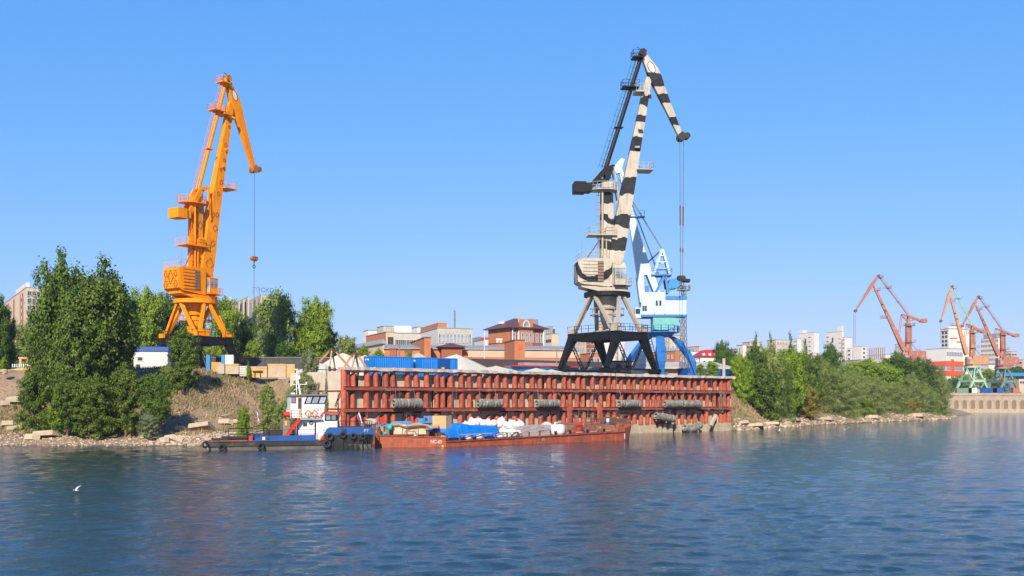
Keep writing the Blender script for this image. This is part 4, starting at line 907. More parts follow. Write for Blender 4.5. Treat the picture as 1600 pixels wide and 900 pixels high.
    mb.build('hoist_rope', M_['rope'], root)
    if detail > 1:
        mb = MB(S); mb.box((T.x, 0, zh+0.6), (0.95, 0.55, 0.8)); mb.tube((T.x-0.3,-0.36,zh+0.65), (T.x-0.3,0.36,zh+0.65), 0.36, n=12); mb.tube((T.x+0.3,-0.36,zh+0.65), (T.x+0.3,0.36,zh+0.65), 0.36, n=12); ho = mb.build('hook_block', mats['sheave'], root)
        mb = MB(S); mb.tube((T.x,0,zh+0.2), (T.x,0,zh-0.5), 0.09); mb.ring((T.x,0,zh-0.8), (0,1,0), 0.26, 0.08, n=12, m=5); mb.build('hook', M_['dark'], ho)
        if P.get('hang'):
            mb = MB(S); mb.tube((T.x,0,zh-1.0), (T.x,0,zh-P['hang']), 0.05, n=5); mb.build('load_line', M_['rope'], root)
        if P.get('sleeves'):
            for (a_, b_) in P['sleeves']:
                mb = MB(S)
                for dx, dy in ((-0.35, -0.5), (0.55, 0.5)):
                    def at_(z): t = (T.z-0.3-z)/(T.z-0.3-zh-1.0); return Vector((T.x+dx*(1-0.45*t), dy*(1-0.4*t), z))
                    mb.tube(at_(a_), at_(b_), 0.12, n=6)
                mb.build('rope_weight', M_['brown'], root)
    if diamonds:
        DM = []
        def dia(c_, ax1, ax2, a_, b_, w_, out):
            mb = MB(S); c_ = Vector(c_)+Vector(out); p = [ax1*a_, ax2*b_, -ax1*a_, -ax2*b_]; q = [x*(1-w_/x.length) for x in p]
            mb.add([c_+x for x in p]+[c_+x for x in q]+[c_+x-Vector(out)*0.6 for x in p], [(i, (i+1)%4, 4+(i+1)%4, 4+i) for i in range(4)]); mb.build('diamond_mark', M_['mark'], root)
        X_, Z_, Y_ = Vector((1,0,0)), Vector((0,0,1)), Vector((0,1,0))
        for t, off, s_ in ((0.05,0.1,1.3),(0.17,0.3,0.75),(0.26,0.45,0.8),(0.34,0.5,0.6),(0.33,-0.5,0.6),(0.46,0.1,0.55),(0.53,0.35,0.6),(0.60,-0.2,0.45),(0.66,0.3,0.5),(0.75,0.0,0.55),(0.86,0.25,0.42),(0.90,-0.3,0.35)):
            hw = np.interp(t*Lb, [q[0] for q in prof], [q[2] for q in prof]); c_ = B0+d*t*Lb+pf*off*0.8; dia(c_, d, pf, s_*0.85, s_*0.65, 0.11, (0, cs*(hw+0.06), 0))
        for z, x, s_ in ((27.5,-0.1,0.7),(25.2,0.3,0.75),(24,-0.5,0.5),(19.3,0.4,0.5),(16,-0.5,0.8)): dia((x,0,z), X_, Z_, s_*0.7, s_, 0.11, (0, cs*(0.77 if z > 18 else 1.55), 0))
        dia((-4.93,0,16.1), Y_, Z_, 0.75, 1.2, 0.15, (-0.12,0,0)); dia((-4.93,-1.25,14.9), Y_, Z_, 0.5, 0.9, 0.13, (-0.12,0,0)); dia((-4.93,1.25,14.9), Y_, Z_, 0.5, 0.9, 0.13, (-0.12,0,0))
        dia((-4.93,1.25,16.6), Y_, Z_, 0.45, 0.65, 0.13, (-0.12,0,0)); dia((-4.93,-1.25,16.6), Y_, Z_, 0.45, 0.65, 0.13, (-0.12,0,0))
    return root
ST = dict(col=30.0, foot=(1.1,17.6), knee=(6.5,46.2), apex=(5.6,50.3), tip=(11.8,37.2))
def mset(**k):
    b = k['body']; d = dict(body=b, boom=b, tie=b, portal=b, pyramid=b, ring=b, lever=b, fly=b, house=b, column=b, sheave=M_['brown']); d.update(k); return d
zc_ = camo('zebra_boom_paint', [(19.2,21.0),(23.0,25.0),(28.3,30.9),(34.9,37.3),(39.7,41.2),(42.6,43.9)], axis=(0.12,0,1), wob=1.3)
zf_ = camo('zebra_fly_jib_paint', [(38.7,40.3),(42.2,43.7),(44.9,47.1)], axis=(0,0,1), wob=0.9)
zcol = camo('zebra_column_paint', [(19.2,20.6),(23.4,24.4),(26.1,27.9)], axis=(0.3,0,1), wob=1.1)
# the ring pattern on the house lives in the crane's own coordinates; the house is slewed, so place the centre in that frame
ZR, ZP = QA, R(6)
hc_ = Matrix.Rotation(ZP-ZR, 4, 'Z') @ Vector((-2.4,-2.1,18.0))
zh_ = camo('zebra_house_paint', [(2.85,3.75),(5.3,6.3)], wob=0.6, top=9.0, circ=(tuple(hc_), (1,1,1)))
crane('zebra_crane', 'tall sand coloured portal crane with black zebra bands and black portal, middle of the quay', (14.8, 159.4, 8.95), ZR, ZP,
      dict(ST, Lf=(0.9,32.4), Lt=(-0.3,31.9), Lc=(-2.8,29.0), rod=(2.0,25.4), hook=14.6, hang=0.0, sleeves=((26.5,23.5),(19.9,19.3))),
      mset(body=M_['sand'], boom=zc_, fly=zf_, column=zcol, house=zh_, tie=M_['black'], lever=M_['black'], portal=M_['black'], ring=M_['black'], sheave=M_['dark']), 'tall portal cranes by the river', diamonds=False)
crane('orange_crane', 'tall orange portal crane with dark diamond marks standing among the trees at left', (-52.5, 170.0, 8.9), R(50), R(56),
      dict(ST, foot=(1.4,17.4), knee=(7.3,47.1), apex=(6.5,51.2), tip=(12.6,36.7), Lf=(1.9,31.7), Lt=(0.5,31.2), Lc=(-2.0,26.6), rod=(2.4,26.2), hook=20.5, hang=9.0),
      mset(body=M_['orange'], portal=M_['black'], sheave=M_['orange_dk']), 'tall portal cranes by the river', diamonds=True)
# three faded cranes on the far wharf; their jibs point left
def far_crane(name, lab, px, D, pts, mats, phi=R(180), rho=R(10), base=8.95):
    s_ = F/D; yb = HZ-(base-CH)*s_; ca = abs(math.cos(phi-0))
    P = {k: ((px-v[0])/s_/ca, (yb-v[1])/s_) for k, v in pts.items()}
    P['col'] = 30.0; P['hook'] = P['tip'][1]-14
    P['hook'] = (yb-540)/s_
    return crane(name, lab, W(px, D, base), rho, phi, P, mats, 'far cranes with jibs pointing left', camside=1, detail=1)
far_crane('red_crane', 'faded red crane rising behind the spit trees, leftmost of the three far cranes', 1418.5, 440,
  dict(foot=(1412.5,547), knee=(1365,446.5), apex=(1372.5,431), tip=(1336.5,486), Lf=(1409,491.5), Lt=(1420,494), Lc=(1438,501), rod=(1405,519)), mset(body=M_['rust_red'], ring=M_['brown'], portal=M_['mint_dk'], sheave=M_['brown']))
far_crane('orange_mint_crane', 'far crane with orange jib, brown cabin and pale green portal, middle of the three', 1518.5, 485,
  dict(foot=(1510,553), knee=(1485,463.5), apex=(1488,447.5), tip=(1470,502), Lf=(1511,506.5), Lt=(1519,509.5), Lc=(1533,518), rod=(1507,532)), mset(body=M_['rust_orange'], tie=M_['mint'], column=M_['rust_red'], ring=M_['mint'], portal=M_['mint'], pyramid=M_['mint'], lever=M_['rust_red'], house=M_['rust_orange'], sheave=M_['brown']))
far_crane('red_green_crane', 'far crane with red jib and dark green portal, rightmost of the three', 1566, 500,
  dict(foot=(1560,555), knee=(1525.5,478), apex=(1529,463.5), tip=(1503,510), Lf=(1556.5,513.5), Lt=(1567,517), Lc=(1583,524), rod=(1554,533)), mset(body=M_['rust_red'], ring=M_['mint_dk'], portal=M_['mint_dk'], pyramid=M_['mint_dk'], sheave=M_['brown']))

# ---------------- blue and white crane behind ----------------
def blue_crane():
    s_ = 9.0; D = F/s_; yb = HZ-(8.95-CH)*s_; ax = 1032
    root = thing('blue_crane', 'blue and white crane with arched blue legs behind the zebra crane', 'crane', W(ax, D, 8.95), QA, 'tall portal cranes by the river')
    S = Matrix.Rotation(R(178)-QA, 4, 'Z'); cb, pb_, cy = M_['crane_blue'], M_['pale_blue'], M_['cyan']
    def p(px, py, y=0.0): return Vector((-(px-ax)/s_, y, (yb-py)/s_))
    for sx_, sy_ in ((1,-1),(1,1),(-1,-1),(-1,1)):
        mb = MB(); c_ = [(1.3,1.1,7.2),(2.0,1.8,6.6),(3.2,3.2,4.2),(3.9,3.9,2.7),(3.95,3.95,0.8)]; rings = []
        for (x, y, z), w_ in zip(c_, (0.7, 0.9, 0.95, 0.8, 0.5)):
            rings.append([(sx_*x-w_*0.7, sy_*y-w_*0.5, z), (sx_*x+w_*0.7, sy_*y-w_*0.5, z), (sx_*x+w_*0.7, sy_*y+w_*0.5, z), (sx_*x-w_*0.7, sy_*y+w_*0.5, z)])
        mb.loft(rings); mb.build('arched_leg', cb, root)
        mb = MB(); mb.box((sx_*4, sy_*4, 0.5), (2.4, 0.6, 0.55)); 
        for q in (-0.8, 0, 0.8): mb.tube((sx_*4+q, sy_*4-0.35, 0.28), (sx_*4+q, sy_*4+0.35, 0.28), 0.27, n=10)
        mb.build('wheel_bogie', cb, root)
    mb = MB(); mb.ladder((3.4,-5.2,0.2), (2.2,-3.0,6.8), 0.6, (0.5,0.5,0), 0.4, 0.05); mb.ladder((4.7,-2.6,0.2), (4.3,-2.6,5.0), 0.5, (0,1,0), 0.4, 0.05); mb.rail([(-4,-4,4.4),(4,-4,4.4)], h=0.5); mb.build('leg_ladder', cb, root)
    mb = MB(); mb.tube((0,0,7.1), (0,0,7.7), 1.9, 2.5, 20); mb.build('slewing_ring', cb, root)
    mb = MB(); mb.prismz([(3.2*math.cos(a), 3.2*math.sin(a)) for a in np.linspace(0, 2*math.pi, 16, endpoint=False)], 7.75, 7.9); mb.rail([(3.2*math.cos(a), 3.2*math.sin(a), 7.9) for a in np.linspace(0, 2*math.pi, 16, endpoint=False)], closed=True, step=1.3, r=0.05); mb.build('ring_walkway', cb, root)
    mb = MB(S); mb.loft([[(-4.1,-2.0,10.3), (-4.1,2.0,10.3), (-4.1,2.2,10.8), (-4.1,-2.2,10.8)], [(-1.5,-1.8,8.2), (-1.5,1.8,8.2), (-1.5,2.2,10.4), (-1.5,-2.2,10.4)], [(1.5,-1.8,8.2), (1.5,1.8,8.2), (1.5,2.2,10.4), (1.5,-2.2,10.4)]]); mb.build('house_keel', cy, root)
    mb = MB(S); mb.bb(-4.15, -0.6, -2.3, 2.3, 10.81, 13.3); mb.build('machinery_house', pb_, root)
    mb = MB(S); mb.bb(-4.25, -0.55, -2.4, 2.4, 13.31, 13.95); mb.build('house_fascia', cb, root)
    mb = MB(S); mb.bb(-4.3, 3.6, -2.42, 2.42, 10.42, 10.8); mb.build('deck_band', cb, root)
    mb = MB(S); mb.bb(-0.55, 3.5, -2.3, 2.3, 10.81, 14.6); mb.build('front_house', pb_, root)
    mb = MB(S); mb.bb(3.51, 4.6, 0.4, 2.2, 10.2, 12.0); cabn = mb.build('cab', pb_, root)
    mb = MB(S); mb.bb(4.61, 4.65, 0.6, 2.0, 10.9, 11.8); mb.bb(3.7, 4.5, 2.21, 2.24, 10.9, 11.8); mb.build('cab_window', M_['glass'], cabn)
    for x, z in ((0.1,12.3),(0.7,12.3),(2.6,11.4),(3.0,11.4)): mb = MB(S); mb.bb(x, x+0.35, 2.31, 2.35, z, z+0.9); mb.build('window', M_['glass'], root)
    mb = MB(S); mb.bb(-4.20, -4.16, -0.3, 0.2, 12.1, 12.9); mb.build('window', M_['glass'], root)
    for x in (-0.5, 1.3): mb = MB(S); mb.tube((x,2.45,10.9), (x,2.45,15), 0.09); mb.build('pipe_column', pb_, root)
    mb = MB(S); mb.rail([(-4.2,2.2,13.96),(-0.6,2.2,13.96)]); mb.rail([(-4.2,-2.2,13.96),(-4.2,2.2,13.96)]); mb.build('roof_railing', cy, root)
    # tower and A-frame
    mb = MB(S)
    for y in (-1.2, 1.2):
        mb.beam((1.0,y,14.6), (-0.6,y,17.6), 0.4, 0.45); mb.beam((-1.2,y,14.6), (-0.7,y,17.6), 0.4, 0.45)
    mb.box((0,0,17.7), (3.6,3.2,0.25)); mb.rail([(-1.8,1.6,17.8),(1.8,1.6,17.8)]); mb.rail([(-1.8,-1.6,17.8),(-1.8,1.6,17.8)]); mb.build('tower_frame', cb, root)
    mb = MB(S)
    for y in (-1.0, 1.0):
        mb.beam((1.3,y,17.8), (-0.2,y*0.3,22.3), 0.35, 0.4); mb.beam((-1.6,y,17.8), (-0.4,y*0.3,22.3), 0.35, 0.4)
        for k in range(3): mb.beam((0.95-k*0.4,y*(1-0.2*k),18.9+k*1.1), (-1.3+k*0.33,y*(1-0.2*k),18.9+k*1.1), 0.15, 0.15)
    mb.build('a_frame', pb_, root)
    mb = MB(S); mb.prism([(-0.9,15.2),(-1.5,17.0),(-4.2,17.2),(-2.6,15.4)], -1.5, 1.5); mb.build('counterweight', M_['blue_light'], root)
    mb = MB(S); mb.path([(4.2,0,20.0),(3.2,0,19.3),(2.0,0,18.4),(0.8,0,17.6)], 0.32, 8); mb.box((1.2,0,17.9), (1.8,1.4,0.9)); mb.box((2.7,0.3,15.3), (1.2,1.8,1.1)); mb.build('luffing_gear', cb, root)
    # boom
    B0, B1 = p(1016,470), p(967,252); d = (B1-B0).normalized(); pf = Vector((d.z,0,-d.x)); L_ = (B1-B0).length
    rings = []; 
    for t, a_, b_, hw in ((0.0, -1.8, 1.8, 1.3), (0.18, -1.3, 1.3, 1.1), (0.45, -0.78, 0.78, 0.7), (0.62, -0.5, 0.5, 0.5), (0.97, -0.3, 0.3, 0.35), (1.0, -0.25, 0.25, 0.35)):
        c_ = B0+d*L_*t; rings.append([c_+pf*a_-Vector((0,hw,0)), c_+pf*a_+Vector((0,hw,0)), c_+pf*b_+Vector((0,hw,0)), c_+pf*b_-Vector((0,hw,0))])
    mb = MB(S); mb.loft(rings[1:]); 
    for sd in (-1, 1):                                            # forked foot of the boom
        a_ = B0+pf*sd*1.45; b_ = B0+d*L_*0.18+pf*sd*0.9
        mb.loft([[a_+pf*(-0.45)+Vector((0,-1.4,0)), a_+pf*(-0.45)+Vector((0,1.4,0)), a_+pf*0.45+Vector((0,1.4,0)), a_+pf*0.45+Vector((0,-1.4,0))], [b_+pf*(-0.6)+Vector((0,-1.28,0)), b_+pf*(-0.6)+Vector((0,1.28,0)), b_+pf*0.6+Vector((0,1.28,0)), b_+pf*0.6+Vector((0,-1.28,0))]])
    mb.build('boom', pb_, root)
    h = B1; mb = MB(S); mb.prism([(h.x+0.4,h.z-2.2),(h.x+0.9,h.z-1.0),(h.x-0.4,h.z+0.5),(h.x-1.0,h.z+0.3),(h.x-0.3,h.z-2.0)], -0.5, 0.5); mb.build('boom_head', pb_, root)
    mb = MB(S); q = B0+d*L_*0.6; mb.box((q.x-1.0,0,q.z), (2.6,1.6,0.12)); mb.rail([(q.x-2.2,0.8,q.z),(q.x,0.8,q.z)]); mb.build('boom_platform', cb, root)
    mb = MB(S); top = Vector((-0.3,0,22.3)); mb.beam(top, B0+d*L_*0.27+pf*(-1.2), 0.22, 0.22)
    mb.build('luffing_strut', M_['dark'], root)
    mb = MB(S)
    for y in (-0.4, 0.4): mb.tube(top+Vector((0,y,0)), B1+Vector((0,y,-3)), 0.05, n=5); mb.tube(Vector((0.6,y,18.6)), B1+Vector((0,y,-1.2)), 0.05, n=5)
    mb.build('stay_rope', M_['rope'], root)
blue_crane()
# ---------------- lattice light mast ----------------
def mast():
    D = 232.0; x = 1068; zb = 8.9; o = thing('light_mast', 'tall lattice floodlight mast with round platform right of the blue crane', 'light mast', W(x, D, zb), 0.4)
    H = ZY(447, D)-zb; mb = MB(); n = 15
    for i, (sx_, sy_) in enumerate(((-1,-1),(1,-1),(1,1),(-1,1))):
        mb.beam((sx_*0.75, sy_*0.75, 0), (sx_*0.32, sy_*0.32, H), 0.1, 0.1)
    for k in range(n):
        z0, z1 = H*k/n, H*(k+1)/n; a, b_ = 0.75-0.43*k/n, 0.75-0.43*(k+1)/n
        for (p, q) in (((-1,-1),(1,-1)),((1,-1),(1,1)),((1,1),(-1,1)),((-1,1),(-1,-1))):
            mb.beam((p[0]*a,p[1]*a,z0), (q[0]*b_,q[1]*b_,z1), 0.06, 0.06); mb.beam((p[0]*b_,p[1]*b_,z1), (q[0]*b_,q[1]*b_,z1), 0.05, 0.05); mb.beam((q[0]*a,q[1]*a,z0), (p[0]*b_,p[1]*b_,z1), 0.06, 0.06)
    mb.build('lattice_tower', M_['mast_grey'], o)
    mb = MB(); mb.tube((0,0,H-1.0), (0,0,H-0.85), 1.5, 1.5, 16); mb.rail([(1.5*math.cos(a), 1.5*math.sin(a), H-0.85) for a in np.linspace(0, 6.283, 10, endpoint=False)], closed=True, h=0.9, r=0.04, step=1.5); mb.build('platform', M_['mast_grey'], o)
    mb = MB(); mb.box((0,0,H+1.0), (2.9,0.5,0.35)); mb.tube((0,0,H-0.8), (0,0,H+0.9), 0.12); mb.build('lamp_bar', M_['brown'], o)
    for k in range(5): mb = MB(); mb.box((-1.2+k*0.6,-0.35,H+1.35), (0.5,0.4,0.6)); mb.build('floodlight', M_['dark'], o)
mast()
# ---------------- vessels ----------------
class Fr:                                   # a vessel's own frame: x along, y inboard from the near side
    def __init__(s, px, D, rz): s.o = W(px, D, 0); s.rz = rz; s.c, s.s = math.cos(rz), math.sin(rz)
    def x(s, px, y=0.0):
        u = U(px); ox, oy = s.o.x-s.s*y, s.o.y+s.c*y
        return (u*oy-ox)/(s.c-u*s.s)
    def D(s, x, y): return s.o.y+s.s*x+s.c*y
    def z(s, py, x, y=0.0): return ZY(py, s.D(x, y))
    def p(s, px, py, y=0.0): x = s.x(px, y); return (x, y, s.z(py, x, y))
T = Fr(326, 98.7, R(19)); TW = 4.8
tug = thing('tugboat', 'small white and blue pusher tug with red ladder moored left of the quay', 'tugboat', T.o, T.rz)
tx = T.x
XL = tx(584)
def hullring(x, z0, z1, flare=0.0, inset=0.0):
    return [(x, 0.25+inset, z0), (x, TW-0.25-inset, z0), (x, TW+flare-inset, z1), (x, -flare+inset, z1)]
mb = MB(); mb.loft([hullring(x, -0.5, 0.42, 0.0, i) for x, i in ((0.1, 0.35), (1.0, 0.05), (3, 0), (XL-1.2, 0), (XL-0.2, 0.3))]); mb.build('lower_hull', M_['hull_grey'], tug)
mb = MB(); mb.loft([[(x, 0.2+i, -0.1), (x, TW-0.2-i, -0.1), (x, TW-0.16-i, 0.2), (x, 0.16+i, 0.2)] for x, i in ((0.02, 0.35), (1.0, 0.03), (3, -0.03), (XL-2.6, -0.03))]); mb.build('waterline_stripe', M_['cream'], tug)
mb = MB(); mb.loft([[(x, i-0.08, 0.4), (x, TW+0.08-i, 0.4), (x, TW+0.08-i, z), (x, i-0.08, z)] for x, i, z in ((-0.1, 0.3, 0.82), (1.0, 0.0, 0.78), (3, 0, 0.80), (XL-4.2, 0, 0.86), (XL-4.0, 0, 0.86))]); mb.build('rubbing_band', M_['hull'], tug)
mb = MB(); mb.loft([[(x, a, z0), (x, TW-a, z0), (x, TW-b, 1.42), (x, b, 1.42)] for x, a, b, z0 in ((XL-5.0, 0.0, -0.02, 0.3), (XL-4.2, 0.0, -0.1, -0.4), (XL-1.5, 0.1, -0.1, -0.4), (XL-0.1, 0.6, 0.0, 0.05), (XL, 0.6, 0.1, 0.3))]); mb.build('bow_hull', M_['hull'], tug)
for k in range(9):
    x = XL-4.2+k*0.5; mb = MB(); mb.beam((x, -0.16, 0.1), (x-0.25*(k % 2), -0.14, 1.38), 0.07, 0.07); mb.build('hull_stringer', M_['hull'], tug)
mb = MB(); mb.bb(0.2, XL-0.3, 0.25, TW-0.25, 0.86, 0.93); mb.build('main_deck', M_['barge_deck'], tug)
# bulwarks: near and far side
def strip(poly, y0, y1, name, m_): mb = MB(); mb.prism(poly, y0, y1); return mb.build(name, m_, tug)
for y0 in (-0.03, TW-0.05):
    a, b_, c_ = tx(388), tx(401), tx(407); e_ = tx(494)
    strip([(a, 0.86), (e_, 0.86), (e_, 1.44), (c_, 1.38), (b_, 1.0), (a, 0.93)], y0, y0+0.08, 'side_bulwark', M_['blue'])
    f0, f1 = tx(505), tx(514)
    strip([(f0, 1.42), (XL, 1.42), (XL, 2.12), (f1, 2.18), (f1-0.25, 2.0)], y0-0.08, y0, 'bow_bulwark', M_['blue'])
mb = MB(); mb.bb(XL-0.08, XL, -0.02, TW+0.02, 1.42, 2.1); mb.build('bow_bulwark', M_['blue'], tug)
mb = MB(); mb.bb(tx(514), XL-0.1, 0.0, TW, 1.36, 1.44); mb.build('fore_deck', M_['mast_grey'], tug)
mb = MB(); mb.bb(tx(534), tx(541), -0.13, -0.112, 1.62, 1.98); mb.build('hawse_opening', M_['hull'], tug)
text_mesh('bow_lettering', 'РТ', 0.42, M_['pale_blue'], tug, Matrix.Translation((tx(572), -0.125, 1.78)) @ Matrix.Rotation(R(90), 4, 'X'))
mb = MB(); mb.bb(tx(410), tx(414), -0.05, -0.035, 1.0, 1.28); mb.build('draught_mark', M_['white'], tug)
mb = MB(); mb.tube((tx(419), -0.06, 1.1), (tx(419), 0.1, 1.1), 0.17, n=12); mb.build('fairlead', M_['hull'], tug)
# superstructure
y0 = 0.7; y1 = TW-0.7
def X(px, y=0.7): return T.x(px, y)
def Z(py, px=490, y=0.7): return T.z(py, T.x(px, y), y)
strip([(X(466), 0.93), (X(519), 0.93), (X(519), Z(668)), (X(527), Z(668)), (X(527), Z(648)), (X(507), Z(646.5)), (X(503), Z(654)), (X(466), Z(654.5))], y0, y1, 'lower_cabin', M_['white'])
strip([(X(454), Z(653)), (X(506), Z(653)), (X(508), Z(631)), (X(511.5), Z(618)), (X(455), Z(618.5))], y0+0.25, y1-0.25, 'wheelhouse', M_['white'])
strip([(X(453), Z(618.3)), (X(512.5), Z(617.8)), (X(514), Z(616)), (X(455), Z(616.3))], y0, y1, 'wheelhouse_roof', M_['mast_grey'])
strip([(X(506.5), Z(646.3)), (X(528.5), Z(647)), (X(528.7), Z(643.3)), (X(505.5), Z(643))], y0-0.06, y1+0.06, 'cuddy_roof', M_['red'])
mb = MB(); mb.beam((X(498), y0-0.06, Z(654)), (X(506), y0-0.06, Z(644)), 0.1, 0.16); mb.build('cuddy_trim', M_['red'], tug)
# windows: frame plus panes
yw = y0+0.25
wf = strip([(X(475.5), Z(631)), (X(508.5), Z(631)), (X(512), Z(618.9)), (X(480), Z(619.3))], yw-0.05, yw+0.0, 'side_window_band', M_['black'])
for a, b_ in ((478, 485), (487.5, 496), (498.5, 507)):
    mb = MB(); mb.prism([(X(a), Z(630)), (X(b_), Z(630)), (X(b_+3.4), Z(620.3)), (X(a+3.4), Z(620.5))], yw-0.075, yw-0.052); mb.build('pane', M_['glass_pale'], wf)
wf = strip([(X(507.5), Z(657.5)), (X(526.5), Z(657.5)), (X(526.8), Z(647.6)), (X(507.5), Z(647.2))], y0-0.05, y0, 'cuddy_window', M_['black'])
for a, b_ in ((509.5, 516), (518, 524.5)): mb = MB(); mb.bb(X(a), X(b_), y0-0.07, y0-0.052, Z(656), Z(649)); mb.build('pane', M_['glass_pale'], wf)
mb = MB(); mb.bb(X(455.5), X(463), yw-0.04, yw, Z(630), Z(620.5)); wf = mb.build('rear_window', M_['brown'], tug); mb = MB(); mb.bb(X(456.6), X(462), yw-0.06, yw-0.042, Z(629), Z(621.5)); mb.build('pane', M_['glass_pale'], wf)
mb = MB(); mb.bb(X(465.5), X(472.5), yw-0.03, yw, Z(651), Z(620.5)); dr = mb.build('wheelhouse_door', M_['ply_dk'], tug); mb = MB(); mb.bb(X(466.5), X(471), yw-0.05, yw-0.032, Z(639), Z(622)); mb.build('door_window', M_['glass'], dr)
mb = MB(); mb.bb(X(498.8), X(506.5), y0-0.045, y0, 0.98, Z(658)); dr = mb.build('cabin_door', M_['white'], tug); mb = MB(); mb.tube((X(505.5), y0-0.1, 1.9), (X(505.5), y0-0.046, 1.9), 0.05); mb.build('handle', M_['brown'], dr)
mb = MB(); mb.bb(X(491.5), X(493.5), y0-0.05, y0, 1.2, Z(659)); mb.build('door_gap', M_['black'], tug)
mb = MB(); mb.bb(X(473.5), X(479.5), y0-0.04, y0, Z(666), Z(660.3)); mb.build('window', M_['glass'], tug)
mb = MB(); mb.ring((X(486.3), y0-0.02, Z(660.8)), (0,1,0), 0.16, 0.05, n=14, m=5); ph = mb.build('porthole', M_['black'], tug); mb = MB(); mb.tube((X(486.3), y0-0.03, Z(660.8)), (X(486.3), y0, Z(660.8)), 0.13, n=12); mb.build('pane', M_['glass_pale'], ph)
mb = MB(); mb.bb(X(466), X(503), y0-0.45, y0, Z(655.2), Z(654.2)); mb.rail([(X(466), y0-0.4, Z(654)), (X(499), y0-0.4, Z(654))], h=0.95, step=0.7, r=0.02, bars=(0.33, 0.66, 1.0)); mb.build('side_walkway', M_['white'], tug)
text_mesh('wheelhouse_lettering', 'КЗ27', 0.32, M_['mast_grey'], tug, Matrix.Translation((X(496.5), yw-0.02, Z(640))) @ Matrix.Rotation(R(90), 4, 'X'))
mb = MB()
a = Vector((X(447, 0.5), 0.55, 1.3)); b_ = Vector((X(468, 0.5), 0.55, Z(654)))
for yy in (0.15, 1.0): mb.beam(a+Vector((0,yy-0.55,0)), b_+Vector((0,yy-0.55,0)), 0.07, 0.26)
for k in range(8): p = a.lerp(b_, (k+0.5)/8); mb.box((p.x, 0.57, p.z), (0.34, 0.8, 0.05))
mb.add([a+Vector((.1,-.35,-.1)), a+Vector((.1,.4,-.1)), b_+Vector((.1,.4,-.1)), b_+Vector((.1,-.35,-.1))], [(0,1,2,3)])
mb.build('boarding_ladder', M_['red'], tug)
mb = MB(); mb.bb(X(443), X(454), 1.2, 3.6, 0.93, Z(655)); gb = mb.build('exhaust_housing', M_['mast_grey'], tug)
mb = MB(); mb.bb(X(445,1.2), X(448.5,1.2), 1.14, 1.19, Z(665), Z(657.5)); mb.build('amber_lamp', M_['yellow'], gb)
mb = MB(); mb.tube((X(443, 1.0), 1.0, Z(647.5)), (X(453, 1.0), 1.0, Z(647.5)), 0.27, n=12); mb.tube((X(445,1), 1.0, Z(647.5)-.2), (X(445,1), 1.0, Z(654)), 0.05); mb.tube((X(451,1), 1.0, Z(647.5)-.2), (X(451,1), 1.0, Z(654)), 0.05); mb.build('liferaft_canister', M_['red'], tug)
mb = MB(); mb.rail([(X(454), 0.75, Z(653)), (X(454), y1, Z(653))], h=0.9, r=0.02); mb.rail([(X(454), 0.7, Z(653)), (X(466), 0.7, Z(653))], h=0.9, r=0.02, bars=(.33,.66,1)); mb.build('rear_railing', M_['white'], tug)
# mast, roof gear
mb = MB(); m0 = Vector((X(473), 2.4, Z(617))); m1 = Vector((T.x(463, 2.4), 2.4, T.z(578, T.x(463, 2.4), 2.4)))
mb.tube(m0, m1, 0.11, 0.05, 8); mb.tube((T.x(462.5,2.4),1.9,m1.z-2.5), m1-Vector((0,0,0.5)), 0.04); q = m0.lerp(m1, 0.42); mb.beam(q-Vector((0.6,0,0)), q+Vector((0.75,0,0)), 0.07, 0.07); mb.box(q+Vector((0.75,0,0.14)), (0.14,0.14,0.26)); mb.box(m1+Vector((0,0,0.05)), (0.3,0.12,0.12)); mb.box(m0.lerp(m1, 0.7)+Vector((0.15,0,0)), (0.22,0.2,0.25))
mb.tube(m0.lerp(m1, 0.3), (T.x(459,2.4), 2.4, m0.z+0.5), 0.03); mb.build('mast', M_['white'], tug)
mb = MB(); mb.rail([(X(480), 1.4, Z(616)), (X(508), 1.4, Z(616))], h=0.4, r=0.025, step=0.9); mb.box((X(507), 1.2, Z(614)), (0.3,0.3,0.3)); mb.box((X(510), 2.2, Z(614)), (0.25,0.3,0.35)); mb.tube((X(499),2.0,Z(616)), (X(499),2.0,Z(604)), 0.03); mb.tube((X(489),1.6,Z(616)), (X(489),1.6,Z(611)), 0.06); mb.build('roof_gear', M_['mast_grey'], tug)
mb = MB(); mb.bb(X(456), X(462), 1.2, 1.8, Z(616), Z(613.5)); mb.build('roof_locker', M_['white'], tug)
mb = MB(); mb.tube((X(494,1.5),1.5,Z(616)), (X(494,1.5),1.5,Z(611)), 0.13, n=10); mb.build('searchlight', M_['mast_grey'], tug)
mb = MB(); mb.rail([(tx(357,0.3), 0.3, 0.93), (tx(387,0.3), 0.3, 0.93), (tx(412,0.3), 0.3, 1.4)], h=1.15, step=1.9, r=0.035, bars=(0.5, 1.0)); mb.rail([(tx(412,0.2), 0.1, 1.4), (tx(492,0.2), 0.1, 1.4)], h=0.55, step=1.9, r=0.02, bars=(1.0,)); mb.rail([(tx(357,4.4), 4.4, 0.93), (tx(440,4.4), 4.4, 0.93)], h=1.1, step=1.9, r=0.03, bars=(0.5, 1.0)); mb.build('deck_railing', M_['black'], tug)
mb = MB(); mb.rail([(tx(529), 0.0, 1.44), (XL-0.2, 0.0, 1.44), (XL-0.2, TW, 1.44)], h=1.35, step=1.1, r=0.03, bars=(0.6, 1.0)); mb.build('bow_railing', M_['black'], tug)
mb = MB(); mb.box((tx(372,2.4), 2.4, 1.1), (3.0, 3.0, 0.35)); mb.box((tx(345,2), 2.4, 1.0), (1.6, 3.6, 0.16)); mb.tube((tx(420,2), 1.5, 1.3), (tx(420,2), 3.5, 1.3), 0.35, n=12); mb.box((tx(432,2), 2.4, 1.4), (1.4,2.0,0.9)); mb.build('aft_machinery', M_['dark'], tug)
